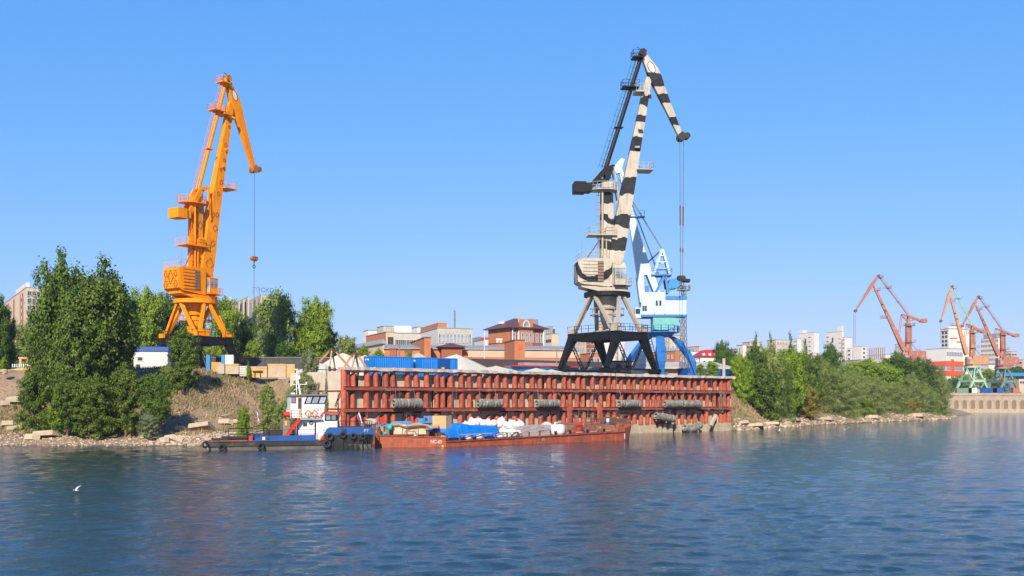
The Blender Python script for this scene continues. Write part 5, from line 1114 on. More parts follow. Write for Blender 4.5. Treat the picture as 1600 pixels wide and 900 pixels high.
mb = MB(); mb.bb(tx(344), tx(387), 0.02, 0.5, 0.86, 0.99); mb.bb(tx(326), tx(341), 0.3, 0.9, 0.84, 0.96); mb.build('red_oxide_gunwale', M_['red_wale'], tug)
mb = MB(); mb.bb(tx(388.5,0.5), tx(394.5,0.5), 0.4, 0.9, 0.93, 1.33); mb.build('fire_box', M_['red'], tug)
mb = MB(); mb.beam((tx(502), 0.3, 0.95), (tx(508), 0.3, 1.45), 0.5, 0.16); mb.box((tx(506), 0.35, 1.1), (0.35, 0.5, 0.35)); mb.build('red_step', M_['red'], tug)
def flag(px0, py0, px1, py1, y, rot, name='flag'):
    a = Vector(T.p(px0, py0, y)); b_ = Vector(T.p(px1, py1, y)); mb = MB(); mb.tube(a, b_, 0.025, n=5); fo = mb.build('flagstaff', M_['ply_dk'], tug)
    L_ = (b_-a)
    for k, m_ in enumerate((M_['white'], M_['flag_blue'], M_['flag_red'])):
        mb = MB(); V = []; 
        for i in range(7):
            t = 0.95-0.62*i/6
            for j in range(2):
                w_ = (k+j)*0.13; p = a.lerp(b_, t)+Vector((rot*w_*(0.8+0.25*math.sin(i*1.3)), 0.04*math.sin(i*1.7+w_*9), -w_*0.8)); V.append(p)
        mb.add(V, [(2*i, 2*i+1, 2*i+3, 2*i+2) for i in range(6)]); mb.build('flag_stripe', m_, fo)
flag(405, 664, 400.5, 641, 4.2, 0.9); flag(568.5, 668, 561, 643, 0.5, -0.8)
# tyres hung round the tug, each a thing of its own
TY = [(320.5, 695, 0.42, 'black tyre hanging off the stern corner, leftmost on the tug'), (346.5, 699, 0.42, 'black tyre with white scuffed rim on the near side, second from the stern'), (407.5, 697, 0.44, 'black tyre on the near side below the blue bulwark amidships'),
      (511, 693.5, 0.52, 'large tyre hanging low where the black bow hull begins'), (515, 682.5, 0.5, 'tyre on the bow hull, first from the ladder side'), (536, 679.5, 0.42, 'tyre on the bow hull under the hawse opening'), (552, 681.5, 0.42, 'tyre on the bow hull, between two white scuffs'), (567, 682.5, 0.4, 'rightmost tyre on the bow hull next to the barge')]
tm = MB(); tm.ring((0,0,0), (0,1,0), 0.31, 0.13, n=18, m=7); tyo = tm.build('tyre', M_['tyre_black'], None, smooth=True); tyme = tyo.data; bpy.data.objects.remove(tyo)
for px, py, r_, lab in TY:
    yy = -0.26 if px < 512 else -0.3; x, _, z = T.p(px, py, yy); o = bpy.data.objects.new('tyre', tyme); C.objects.link(o)
    M = Matrix.Translation(T.o) @ Matrix.Rotation(T.rz, 4, 'Z'); q = M @ Vector((x, yy, z)); o.location = q; o.rotation_euler = (R(random.Random(int(px)).uniform(-8, 8)), 0.3, T.rz+(R(35) if px < 330 else 0)); s_ = r_/0.44*0.84; o.scale = (s_, s_, s_)
    tag(o, lab, 'tyre', 'black tyres hung round the tug')
for px, py, lab in ((481.5, 646, 'left orange lifebuoy on the tug wheelhouse rail'), (491.5, 646, 'right orange lifebuoy on the tug wheelhouse rail')):
    yy = y0-0.52; x, _, z = T.p(px, py, yy); q = Matrix.Translation(T.o) @ Matrix.Rotation(T.rz, 4, 'Z') @ Vector((x, yy, z)); o = thing('lifebuoy', lab, 'lifebuoy', q, T.rz, 'orange lifebuoys on the tug')
    mb = MB(); mb.ring((0,0,0), (0,1,0), 0.26, 0.065, n=20, m=7); mb.build('ring', M_['orange_ring'], o, smooth=True)
    for k in range(4): a_ = k*math.pi/2+0.78; mb = MB(); mb.ring((0.26*math.cos(a_), 0, 0.26*math.sin(a_)), (-math.sin(a_), 0, math.cos(a_)), 0.062, 0.022, n=10, m=4); mb.build('white_band', M_['white'], o)

# ---- pontoon at the stern of the barge ----
Pn = Fr(585.5, 106.6, R(4)); PX = Pn.x(697)
pon = thing('pontoon', 'short rusty red pontoon with white number between tug and barge', 'pontoon', Pn.o, Pn.rz)
mb = MB(); mb.loft([[(0, 0, -0.5), (0, 11, -0.5), (0, 11, 1.22), (0, 0, 1.22)], [(PX, 0, -0.5), (PX, 11, -0.5), (PX, 11, 0.98), (PX, 0, 0.98)]]); mb.build('hull', M_['barge'], pon)
for k in range(18): x = PX*(k+0.5)/18; mb = MB(); mb.bb(x-0.03, x+0.03, -0.035, 0.0, -0.3, 1.15-0.22*x/PX); mb.build('hull_rib', M_['barge'], pon)
mb = MB(); mb.loft([[(-0.05, -0.1, 1.2), (-0.05, 0.15, 1.2), (-0.05, 0.15, 1.3), (-0.05, -0.1, 1.3)], [(PX+0.05, -0.1, 0.96), (PX+0.05, 0.15, 0.96), (PX+0.05, 0.15, 1.06), (PX+0.05, -0.1, 1.06)]]); mb.build('gunwale', M_['red_wale'], pon)
text_mesh('hull_number', 'МС-03', 0.50, M_['white'], pon, Matrix.Translation((Pn.x(681.5), -0.04, 0.52)) @ Matrix.Rotation(R(90), 4, 'X'), sx=0.8)
mb = MB(); mb.bb(Pn.x(690), Pn.x(693), -0.05, -0.036, 0.02, 0.2); mb.build('draught_mark', M_['yellow'], pon)
pz = 1.2
mb = MB()
for px0, px1, h in ((628, 669, 0.95), (632, 653, 0.5)):
    a, b_ = Pn.x(px0, 0.3), Pn.x(px1, 0.3); mb.path([(a, 0.3, pz), (a+0.12, 0.3, pz+h), (b_-0.3, 0.3, pz+h-0.1), (b_, 0.3, pz-0.1)], 0.04, 5); mb.tube((Pn.x(653.5,.3), 0.3, pz), (Pn.x(653.5,.3), 0.3, pz+h), 0.035)
mb.build('handrail', M_['brown'], pon)
for px, lab in ((682, 0), (687.5, 0)): mb = MB(); x = Pn.x(px, 0.5); mb.tube((x, 0.5, 1.0), (x, 0.5, 1.35), 0.12, n=10); mb.tube((x, 0.5, 1.33), (x, 0.5, 1.42), 0.18, n=10); mb.build('bollard', M_['brown'], pon)
def onp(px, y, z=1.15): return Matrix.Translation(Pn.o) @ Matrix.Rotation(Pn.rz, 4, 'Z') @ Vector((Pn.x(px, y), y, z))
o = thing('generator', 'cream coloured generator housing under a dusty tarpaulin on the pontoon', 'generator', onp(615, 1.6), Pn.rz)
mb = MB(); mb.bb(0, 1.35, 0, 1.8, 0.15, 1.15); mb.bb(1.5, 3.4, 0.2, 1.8, 0.15, 1.05); mb.build('housing', M_['cream'], o)
for x in (0.05, 0.5, 0.95): mb = MB(); mb.bb(x, x+0.36, -0.03, -0.002, 0.25, 1.05); mb.build('door', M_['cream'], o)
rnd = random.Random(8); mb = MB(); V = []
for i in range(13):
    for j in range(4): V.append((-0.3+i*0.42, -0.25+j*0.75, 1.28+0.10*math.sin(i*1.2)+rnd.uniform(-.08, .08)-(0.22 if j in (0, 3) else 0)-(0.25 if i > 9 else 0)))
mb.add(V, [(i*4+j, (i+1)*4+j, (i+1)*4+j+1, i*4+j+1) for i in range(12) for j in range(3)]); mb.add([(x, y, z-0.07) for x, y, z in V], [(i*4+j+1, (i+1)*4+j+1, (i+1)*4+j, i*4+j) for i in range(12) for j in range(3)]); mb.build('tarpaulin', M_['ply_dk'], o, smooth=True)
mb = MB(); mb.bb(-0.8, -0.1, 0.3, 1.5, 0.1, 1.0); mb.build('radiator', M_['mast_grey'], o)
o = thing('buoy', 'turquoise plastic sheet knotted over a rail beside the generator', 'plastic sheet', onp(608, 1.0, 1.9), 0); o.name = 'plastic_sheet'
mb = MB(); mb.blob((0,0,0.1), (0.62,0.4,0.7), random.Random(4), amp=0.25); mb.blob((0.2,0,0.35), (0.5,0.3,0.4), random.Random(6), amp=0.25); bo = mb.build('sheet', M_['teal'], o, smooth=True)
mb = MB(); mb.tube((0,0,-0.75), (0,0,0.1), 0.05); mb.build('rail_post', M_['brown'], o)
mb = MB(); mb.blob((0,0,0.18), (0.55,0.45,0.4), random.Random(9)); o = mb.build('plastic_canister', M_['teal'], None, smooth=True); o.location = onp(601.5, 0.8, 1.22); tag(o, 'small turquoise canister lying on the pontoon deck', 'canister')
for px, y, w_, h, mm, lab in ((592,1.4,0.5,0.7,'brown','brown drum at the left end of the pontoon'), (597,2.2,0.4,0.9,'ply_dk','timber stump standing behind the brown drum'), (666,2.2,0.8,0.5,'brown','brown winch box under the blue tarpaulin edge'), (650,0.9,0.5,0.25,'white','white bundle on the pontoon deck by the rail')):
    mb = MB(); mb.tube((0,0,0), (0,0,h), w_/2, w_/2*0.92, 10); mb.tube((0,0,h), (0,0,h+0.05), w_/2*1.08, w_/2*1.08, 10); o = mb.build(lab.split(' ')[1] if lab.split(' ')[1] in ('drum',) else 'deck_item', M_[mm], None); o.location = onp(px, y, 1.15)
    o.name = {'brown drum': 'drum', 'timber stump': 'timber_stump', 'brown winch': 'winch_box', 'white bundle': 'bundle'}[' '.join(lab.split(' ')[:2])]; tag(o, lab, {'drum':'drum','timber_stump':'stump','winch_box':'winch box','bundle':'bundle'}[o.name.split('.')[0]])

# ---- barge ----
B = Fr(697.5, 107.2, R(43.0)); BW = 13.5; BL = B.x(976); BT = B.x(1001.5)
barge = thing('barge', 'long low rusty red deck barge loaded with bags and pallets beside the quay', 'barge', B.o, B.rz)
def fb(x): return 0.52+0.5*x/BL                     # freeboard
rg = []
for k in range(13): x = BL*k/12; rg.append([(x, 0, -0.5), (x, BW, -0.5), (x, BW, fb(x)), (x, 0, fb(x))])
mb = MB(); mb.loft(rg); mb.build('hull', M_['barge'], barge)
mb = MB(); mb.loft([[(x, i, zb), (x, BW-i, zb), (x, BW-j, zt), (x, j, zt)] for x, i, zb, j, zt in ((BL+0.01, 0.0, -0.5, 0, 1.45), (BL+(BT-BL)*0.5, 0.7, -0.4, 0.25, 1.75), (BT-0.5, 2.6, 0.1, 0.9, 2.0), (BT, 4.0, 0.8, 1.8, 2.1))]); mb.build('bow', M_['barge'], barge)
for k in range(40): x = BL*(k+0.6)/41; mb = MB(); mb.bb(x-0.035, x+0.035, -0.04, -0.002, -0.3, fb(x)-0.03); mb.build('hull_rib', M_['barge'], barge)
mb = MB(); mb.loft([[(x, -0.12, fb(x)-0.02), (x, 0.25, fb(x)-0.02), (x, 0.25, fb(x)+0.09), (x, -0.12, fb(x)+0.09)] for x in (0, BL*0.5, BL)]); mb.build('gunwale', M_['red_wale'], barge)
mb = MB(); mb.loft([[(x, 0.26, fb(x)-0.01), (x, BW-0.2, fb(x)-0.01), (x, BW-0.2, fb(x)+0.03), (x, 0.26, fb(x)+0.03)] for x in (0.1, BL*0.5, BL-0.02)]); mb.build('deck', M_['barge_deck'], barge)
f0 = B.x(912, 2.5)
mb = MB(); mb.loft([[(x, a, fb(x)), (x, BW-a, fb(x)), (x, BW-a, z), (x, a, z)] for x, a, z in ((f0, 2.6, 1.75), (f0+2.2, 2.5, 1.9), (B.x(940, 2.5), 1.9, 2.0), (BL-0.5, 0.6, 1.85))]); mb.build('forecastle', M_['barge_deck'], barge)
mb = MB(); mb.rail([(BL-1, 0.7, 1.8), (BT-0.6, 1.3, 2.0), (BT-0.4, BW-2, 2.0)], h=1.1, step=1.6, r=0.045); mb.rail([(f0+0.5, 2.6, 1.8), (f0+2.6, 2.5, 1.9)], h=0.8, step=0.9, r=0.04); mb.build('bow_railing', M_['brown'], barge)
mb = MB(); q = B.x(950, 4); mb.box((q, 4, 2.3), (1.6,1.4,0.7)); mb.tube((q-1,4,2.4), (q+1,4,2.4), 0.42, n=12); mb.box((q+3.2, 4.6, 2.3), (1.0,0.8,0.6)); mb.tube((q+1.8,3,2.0), (q+1.8,3,2.5), 0.18); mb.tube((q+2.6,3,2.0), (q+2.6,3,2.5), 0.18); mb.build('windlass', M_['brown'], barge)
text_mesh('bow_lettering', 'МБ-38', 0.42, M_['cream'], barge, Matrix.Translation((B.x(944, 1.8), 2.16, 1.52)) @ Matrix.Rotation(R(90), 4, 'X'))
mb = MB(); x = B.x(976); mb.bb(x-0.12, x+0.02, -0.06, -0.045, 0.15, 0.85); mb.build('draught_mark', M_['white'], barge)
mb = MB(); x = B.x(849); mb.bb(x-0.25, x-0.15, -0.06, -0.045, 0.25, 0.6); mb.bb(x+0.0, x+0.12, -0.06, -0.045, 0.3, 0.62); mb.build('draught_mark', M_['ply_dk'], barge)
def rim(px0, px1, gap=False):
    x0, x1 = B.x(px0, 0.35), B.x(px1, 0.35); n = max(2, int((x1-x0)/1.6))
    for k in range(n+1):
        x = x0+(x1-x0)*k/n; mb = MB(); mb.box((x, 0.35, fb(x)+0.33), (0.14, 0.14, 0.6)); mb.build('rail_post', M_['brown'], barge)
        if k < n: mb = MB(); x2 = x0+(x1-x0)*(k+1)/n; mb.beam((x+0.05, 0.35, fb(x)+0.66), (x2-(0.1 if k % 3 else 0.5), 0.35, fb(x2)+0.66), 0.14, 0.07); mb.build('rail_plank', M_['ply_dk'] if k % 4 else M_['brown'], barge)
rim(699, 860)
for k in range(9):
    px = 868+k*11; x0 = B.x(px, 1.2); mb = MB(); mb.beam((x0, 1.2, fb(x0)+0.2), (x0+1.0, 1.2, fb(x0)+0.22), 0.22, 0.1); mb.build('deck_plank', M_['ply_dk'] if k % 2 else M_['brown'], barge)
for px in (890.0, 937.0):
    y = 11.0 if px < 900 else 9.0; x = B.x(px, y); zt = B.z(631 if px < 900 else 630, x, y); mb = MB(); mb.bb(x-0.25, x+0.25, y-0.25, y+0.25, 0.5, zt); mb.build('spud_post', M_['red_pile'], barge)
for px, y in ((891, 0.8), (918, 0.8), (944, 0.8), (868, 0.8)):
    x = B.x(px, y); mb = MB(); mb.tube((x, y, fb(x)), (x, y, fb(x)+0.42), 0.13, n=8); mb.tube((x, y, fb(x)+0.42), (x, y, fb(x)+0.5), 0.19, n=8); mb.build('bollard', M_['black'], barge)
BM = Matrix.Translation(B.o) @ Matrix.Rotation(B.rz, 4, 'Z')
def onb(px, y, dz=0.0): x = B.x(px, y); return BM @ Vector((x, y, fb(x)+0.03+dz))
# tarpaulin heap
xa, xb = B.x(699, 0.9)-0.3, B.x(780, 0.9)
o = thing('tarpaulin_heap', 'cargo heap under a bright blue tarpaulin hanging in folds on the barge', 'tarpaulin', BM @ Vector((xa, 0.7, 0.5)), B.rz)
n, m = 70, 20; V = []; Lx = xb-xa; rnd = random.Random(12)
for i in range(n+1):
    t = i/n; px_ = t
    top = np.interp(t, [0, .04, .12, .22, .28, .40, .55, .8, .97, 1.0], [0.9, 1.1, 1.25, 1.3, 1.75, 1.8, 1.6, 1.5, 1.4, 1.1])
    for j in range(m+1):
        s_ = j/m
        if s_ < 0.30: q = s_/0.30; yy = 0.0+0.25*q; zz = 0.35*1+q*(top-0.35); fold = (1-q)*0.5+0.35
        elif s_ < 0.75: q = (s_-.30)/.45; yy = 0.25+3.6*q; zz = top+0.12*math.sin(q*3.1)*(1+0.4*math.sin(t*9)); fold = 0.30
        else: q = (s_-.75)/.25; yy = 3.85+0.3*q; zz = top*(1-q)+0.1; fold = .4
        w_ = (math.sin(t*61+1.7*math.sin(s_*5)+math.sin(t*23)*2)*0.6+math.sin(t*113+3*s_)*0.3)*0.10*fold
        V.append((t*Lx+0.05*math.sin(s_*20), yy-w_ if s_ < .3 else yy, zz+(w_*0.9 if s_ >= .3 else 0)+0.05*math.sin(t*37+s_*11)*(fold)))
mb = MB(); mb.add(V, [(i*(m+1)+j, (i+1)*(m+1)+j, (i+1)*(m+1)+j+1, i*(m+1)+j+1) for i in range(n) for j in range(m)]); mb.build('tarpaulin', M_['tarp'], o, smooth=True)
mb = MB(); mb.bb(0.4, Lx-0.3, 0.45, 3.6, 0, 1.1); mb.build('covered_crates', M_['ply_dk'], o)
mb = MB(); 
for k in range(3): mb.bb(Lx*0.3+k*0.9, Lx*0.3+0.6+k*0.9, 0.3, 0.7, 0.02, 0.35)
mb.build('pallet', M_['brown'], o)
# crate
ck = thing('plywood_crate', 'square plywood crate on a pallet on top of the blue tarpaulin', 'crate', onb(697.5, 2.2, 1.22), R(-32.0)+0.0)
ck.location = W(697, 109.6, ZY(672.3, 109.6)); cs_ = 1.62
ck.rotation_euler = (0, 0, R(62))       # near edge at the origin; faces run left and right away from it
mb = MB(); mb.bb(0, 1.15, 0, cs_+0.1, 0.13, 0.13+1.42); mb.build('box', M_['ply'], ck)
for k in range(4): mb = MB(); y = 0.02+k*0.52; mb.bb(0, 1.15, y, y+0.12, 0.0, 0.12); mb.build('pallet_block', M_['ply_dk'], ck)
mb = MB(); mb.bb(-0.012, 1.16, -0.012, 0.05, 0.14, 1.56); mb.build('edge_batten', M_['ply_dk'], ck)
# white big bags
rnd = random.Random(5)
BAGS = [(792,1.2,0,'front bag'),(800,1.0,0,0),(808,1.1,0,0),(786,2.4,.2,0),(797,2.2,.75,0),(806,2.3,.7,0),(815,2.0,.1,0),(812,3.2,.75,0),(790,3.6,1.0,0),(780,4.6,.9,0),(771,4.8,1.0,0),(762,5.0,1.05,0),(753,5.2,1.1,0),(744,5.2,1.15,0),(735,5.2,1.0,0),(726,5.4,.9,0),(800,4.2,1.0,0),(783,6.0,1.2,0),(772,6.4,1.15,0),(760,6.6,1.2,0),(748,6.8,1.3,0),(737,6.8,1.3,0)]
bm_ = []
for v in range(4):
    mb = MB(); r2 = random.Random(40+v); mb.blob((0,0,0.42), (1.0+0.1*v,0.95,0.95), r2, n=12, m=7, amp=0.09); 
    if v % 2: mb.box((0.1,0,0.93), (0.18,0.15,0.2), rz=0.5)
    o = mb.build('cargo_bag', M_['bag'], None, smooth=True); bm_.append(o.data); bpy.data.objects.remove(o)
places = ['at the right foot of the pile', 'in the front row by the rail, second from the right', 'in the front row by the rail', 'behind the front row at its left', 'on top of the front row, left', 'on top of the front row, right', 'beside the grey paver pallets', 'high on the right end of the pile', 'above the right edge of the tarpaulin', 'along the tarpaulin top, first from the right', 'along the tarpaulin top, second from the right', 'along the tarpaulin top, third from the right', 'along the tarpaulin top, fourth from the right', 'along the tarpaulin top, fifth from the right', 'along the tarpaulin top, sixth from the right', 'behind the crate, last of the tarpaulin row', 'in the middle of the pile summit', 'in the rear row, first from the right', 'in the rear row, second from the right', 'in the rear row, third from the right', 'in the rear row, fourth from the right', 'in the rear row, last by the crate']
for k, (px, y, dz, _) in enumerate(BAGS):
    o = bpy.data.objects.new('cargo_bag', bm_[k % 4]); C.objects.link(o); o.location = onb(px, y, dz); o.rotation_euler = (rnd.uniform(-.15, .15), rnd.uniform(-.15, .15), rnd.uniform(0, 6)); s_ = rnd.uniform(.9, 1.12); o.scale = (s_, s_, s_*rnd.uniform(.85, 1.05))
    tag(o, 'white bulk bag '+places[k], 'bag', 'white bulk bags heaped on the barge')
bs = MB(); bs.bb(B.x(725,4.2), B.x(795,4.2), 4.4, 8, 0.5, 1.75); bs.build('bag_support_crates', M_['ply_dk'], barge)
for k, (px, y, lab) in enumerate(((732, 0.75, 'small white sack in the first gap of the deck rail under the tarpaulin'), (749, 0.75, 'small white sack in the second gap of the deck rail under the tarpaulin'), (781, 0.7, 'small white sack under the right corner of the tarpaulin'), (793, 0.55, 'small white sack pressed against the rail below the big bags'))):
    o = bpy.data.objects.new('sack', bm_[k % 3]); C.objects.link(o); o.location = onb(px, y, 0); o.scale = (1.0, 0.55, 0.55); o.rotation_euler = (0, 0, B.rz); tag(o, lab, 'sack', 'small white sacks behind the deck rail')
for k, (px, y, lab) in enumerate(((866.5, 1.4, 'upright white bulk bag, left of the pair at the right end of the cargo'), (874.5, 1.0, 'upright white bulk bag, right of the pair at the right end of the cargo'))):
    o = thing('bulk_bag', lab, 'bag', onb(px, y), B.rz, 'upright white bulk bags'); mb = MB(); mb.loft([[(x*s_, yy*s_, z) for x, yy in ((-.5,-.5),(0,-.56),(.5,-.5),(.56,0),(.5,.5),(0,.56),(-.5,.5),(-.56,0))] for z, s_ in ((0, .85), (.35, 1.05), (.9, 1.0), (1.15, .8), (1.25, .4))]); mb.build('sack', M_['bag'], o, smooth=True)
    mb = MB()
    for x in (-.35, .35): mb.path([(x, -.3, 1.05), (x*.8, -.1, 1.4), (x, .3, 1.05)], 0.04, 4)
    mb.build('lifting_loop', M_['blue'], o)
# paver pallets: a 2-layer block of pallets, 5 along and 2 deep
PL = [(k, j) for j in range(2) for k in range(5)]
nm = ['first from the left', 'second from the left', 'third from the left', 'fourth from the left', 'fifth, at the right end']
for k, j in PL:
    px = 806+k*11.2; y = 1.3+j*1.25; o = thing('paver_pallet', 'pallet of grey paving blocks, '+nm[k]+(' in the front row' if j == 0 else ' in the back row'), 'paver pallet', onb(px, y) if j == 0 else onb(px, 1.3)+Vector((-math.sin(B.rz)*1.25, math.cos(B.rz)*1.25, 0)), B.rz, 'pallets of grey paving blocks')
    mb = MB(); mb.bb(-0.0, 1.12, 0, 1.1, 0, 0.13); mb.build('pallet_base', M_['ply_dk'], o)
    for q in range(5):
        for c_ in range(2): mb = MB(); mb.bb(c_*0.56+0.01, c_*0.56+0.545, 0.01, 1.09, 0.14+q*0.215, 0.14+q*0.215+0.2); mb.build('block_layer', M_['paver'], o)
    mb = MB(); mb.bb(-0.008, 1.128, -0.012, 1.1, 0.5, 0.53); mb.bb(-0.008, 1.128, -0.012, 1.1, 0.98, 1.01); mb.build('strap', M_['red'] if k in (1, 3) else M_['white'], o)
# white hose / fender rolls lying behind the pallets
for px0, px1, y, lab in ((848, 870, 5.5, 'pale tyre roll lying on the barge deck behind the upright bags'), (752, 770, 7.6, 'pale tyre roll behind the row of white bags')):
    a = B.x(px0, y); b_ = B.x(px1, y); o = thing('tyre_roll', lab, 'tyre roll', BM @ Vector((a, y, 0)), B.rz, 'pale tyre rolls lying on the barge'); dz = 1.3
    for k in range(8): mb = MB(); mb.ring(((b_-a)*(k+.5)/8, 0, dz+0.4+0.15*math.sin(k)), (1,0.1,0), 0.33, 0.17, n=14, m=6); mb.build('tyre', M_['cap'], o, smooth=True)
    mb = MB(); mb.bb(0, b_-a, -0.4, 0.5, 0.6, dz-0.1); mb.build('timber_stack', M_['ply_dk'], o)
# red valve thing near forecastle
o = thing('red_winch', 'small bright red hand winch on deck left of the raised bow', 'winch', onb(904, 2.0), B.rz)
mb = MB(); mb.box((0,0,0.15), (0.6,0.5,0.3)); mb.tube((0,0,0.3), (0,0,0.95), 0.09); mb.build('base', M_['red'], o); mb = MB(); mb.tube((-0.5,0,0.95), (0.55,0,1.0), 0.17, n=10); mb.ring((0.6,0,1.0), (1,0,0), 0.3, 0.05, n=12, m=4); mb.build('drum', M_['red'], o)
o = thing('blue_white_drum', 'small white drum with blue band on the raised bow', 'drum', BM @ Vector((B.x(953.5, 2.2), 2.6, 2.0)), 0); o.name = 'small_drum'
mb = MB(); mb.tube((0,0,0), (0,0,0.25), 0.2, n=12); mb.build('lower_band', M_['blue_light'], o); mb = MB(); mb.tube((0,0,0.25), (0,0,0.65), 0.2, n=12); mb.build('body', M_['white'], o)
# blue boom lying behind the pontoon and barge
G = Fr(580, 119.0, R(6))
def gz(py, px, y=0.0): x = G.x(px, y); return G.z(py, x, y)
o = thing('blue_boom', 'bright blue steel boom with red posts resting on trestles behind the pontoon', 'crane boom', G.o, G.rz)
mb = MB(); mb.beam((G.x(592), 0, gz(664.5,592)), (G.x(676), 0, gz(662,676)), 0.6, 0.28); mb.build('main_girder', M_['blue_light'], o)
mb = MB(); mb.beam((G.x(614), 0.5, gz(659.5,614)), (G.x(648), 0.5, gz(659.5,648)), 0.6, 0.22); mb.build('upper_girder', M_['blue_light'], o)
mb = MB(); mb.prism([(G.x(580), gz(657.5,580)), (G.x(593), gz(658,593)), (G.x(593), gz(666.5,593)), (G.x(587), gz(667,587)), (G.x(591.5), gz(664,591)), (G.x(591.5), gz(659.5,591)), (G.x(582), gz(659,582))], -0.3, 0.3); mb.build('end_bracket', M_['blue_light'], o)
mb = MB(); mb.bb(G.x(653), G.x(662), -0.6, 0.6, gz(661,655), gz(653.5,655)); mb.build('cab_box', M_['blue_light'], o)
mb = MB(); mb.bb(G.x(662), G.x(676), -0.5, 0.9, gz(661,670), gz(649.8,670)); mb.build('cab', M_['blue_light'], o)
mb = MB(); mb.bb(G.x(669.5), G.x(671), -0.6, -0.5, gz(661,670), gz(650,670)); mb.build('red_stripe', M_['red'], o)
mb = MB(); mb.bb(G.x(663.5), G.x(667.5), -0.56, -0.51, gz(657.5,665), gz(652.5,665)); mb.build('window', M_['glass'], o)
for px, a_, b_ in ((596.5, 663.5, 652), (600.5, 662.5, 651), (645, 661.5, 650.5), (573.5, 657, 651)):
    mb = MB(); x = G.x(px); mb.beam((x, -0.35, gz(a_, px)), (x-0.12, -0.35, gz(b_, px)), 0.2, 0.2, 0.3, 0.3); mb.build('red_post', M_['red'], o)
mb = MB()
for px in (585, 600, 640): mb.tube((G.x(px), 0, 0.9), (G.x(px), 0, gz(664, px)), 0.14)
mb.bb(G.x(583), G.x(690), -1.5, 3, -0.4, 0.95); mb.build('support_pontoon', M_['brown'], o)
mb = MB(); mb.path([(G.x(577), 0, gz(671,577)), (G.x(576), 0, gz(661,577)), (G.x(583), 0, gz(656,583))], 0.06, 6); mb.tube((G.x(574.5),0,gz(668,574)), (G.x(574),0,gz(638,574)), 0.05); mb.build('davit', M_['brown'], o)
mb = MB(); mb.blob((0,0,0.5), (1.6,1.0,0.9), random.Random(1), amp=0.1); o = mb.build('canvas_bundle', M_['cap'], None, smooth=True); o.location = W(580, 112, ZY(667, 112)); tag(o, 'pale canvas bundle between tug bow and pontoon', 'bundle')
# ---------------- buildings ----------------
WIN = {}
def winmesh(w_, h, fm, gm, bars=1):
    key = (round(w_, 2), round(h, 2), fm, gm, bars)
    if key not in WIN:
        mb = MB(); f_ = min(0.12, w_*0.12); d = 0.10
        mb.bb(-w_/2, w_/2, -0.03, -0.012, 0, h, 1)
        mb.bb(-w_/2, -w_/2+f_, -d, -0.031, 0, h, 0); mb.bb(w_/2-f_, w_/2, -d, -0.031, 0, h, 0); mb.bb(-w_/2+f_, w_/2-f_, -d, -0.031, 0, f_, 0); mb.bb(-w_/2+f_, w_/2-f_, -d, -0.031, h-f_, h, 0)
        for k in range(1, bars+1): x = -w_/2+w_*k/(bars+1); mb.bb(x-f_*0.3, x+f_*0.3, -d+0.02, -0.031, f_, h-f_, 0)
        me = bpy.data.meshes.new('window'); me.from_pydata(mb.v, [], mb.f); me.materials.append(M_[fm]); me.materials.append(M_[gm]); me.polygons.foreach_set('material_index', mb.m); me.update(); WIN[key] = me
    return WIN[key]
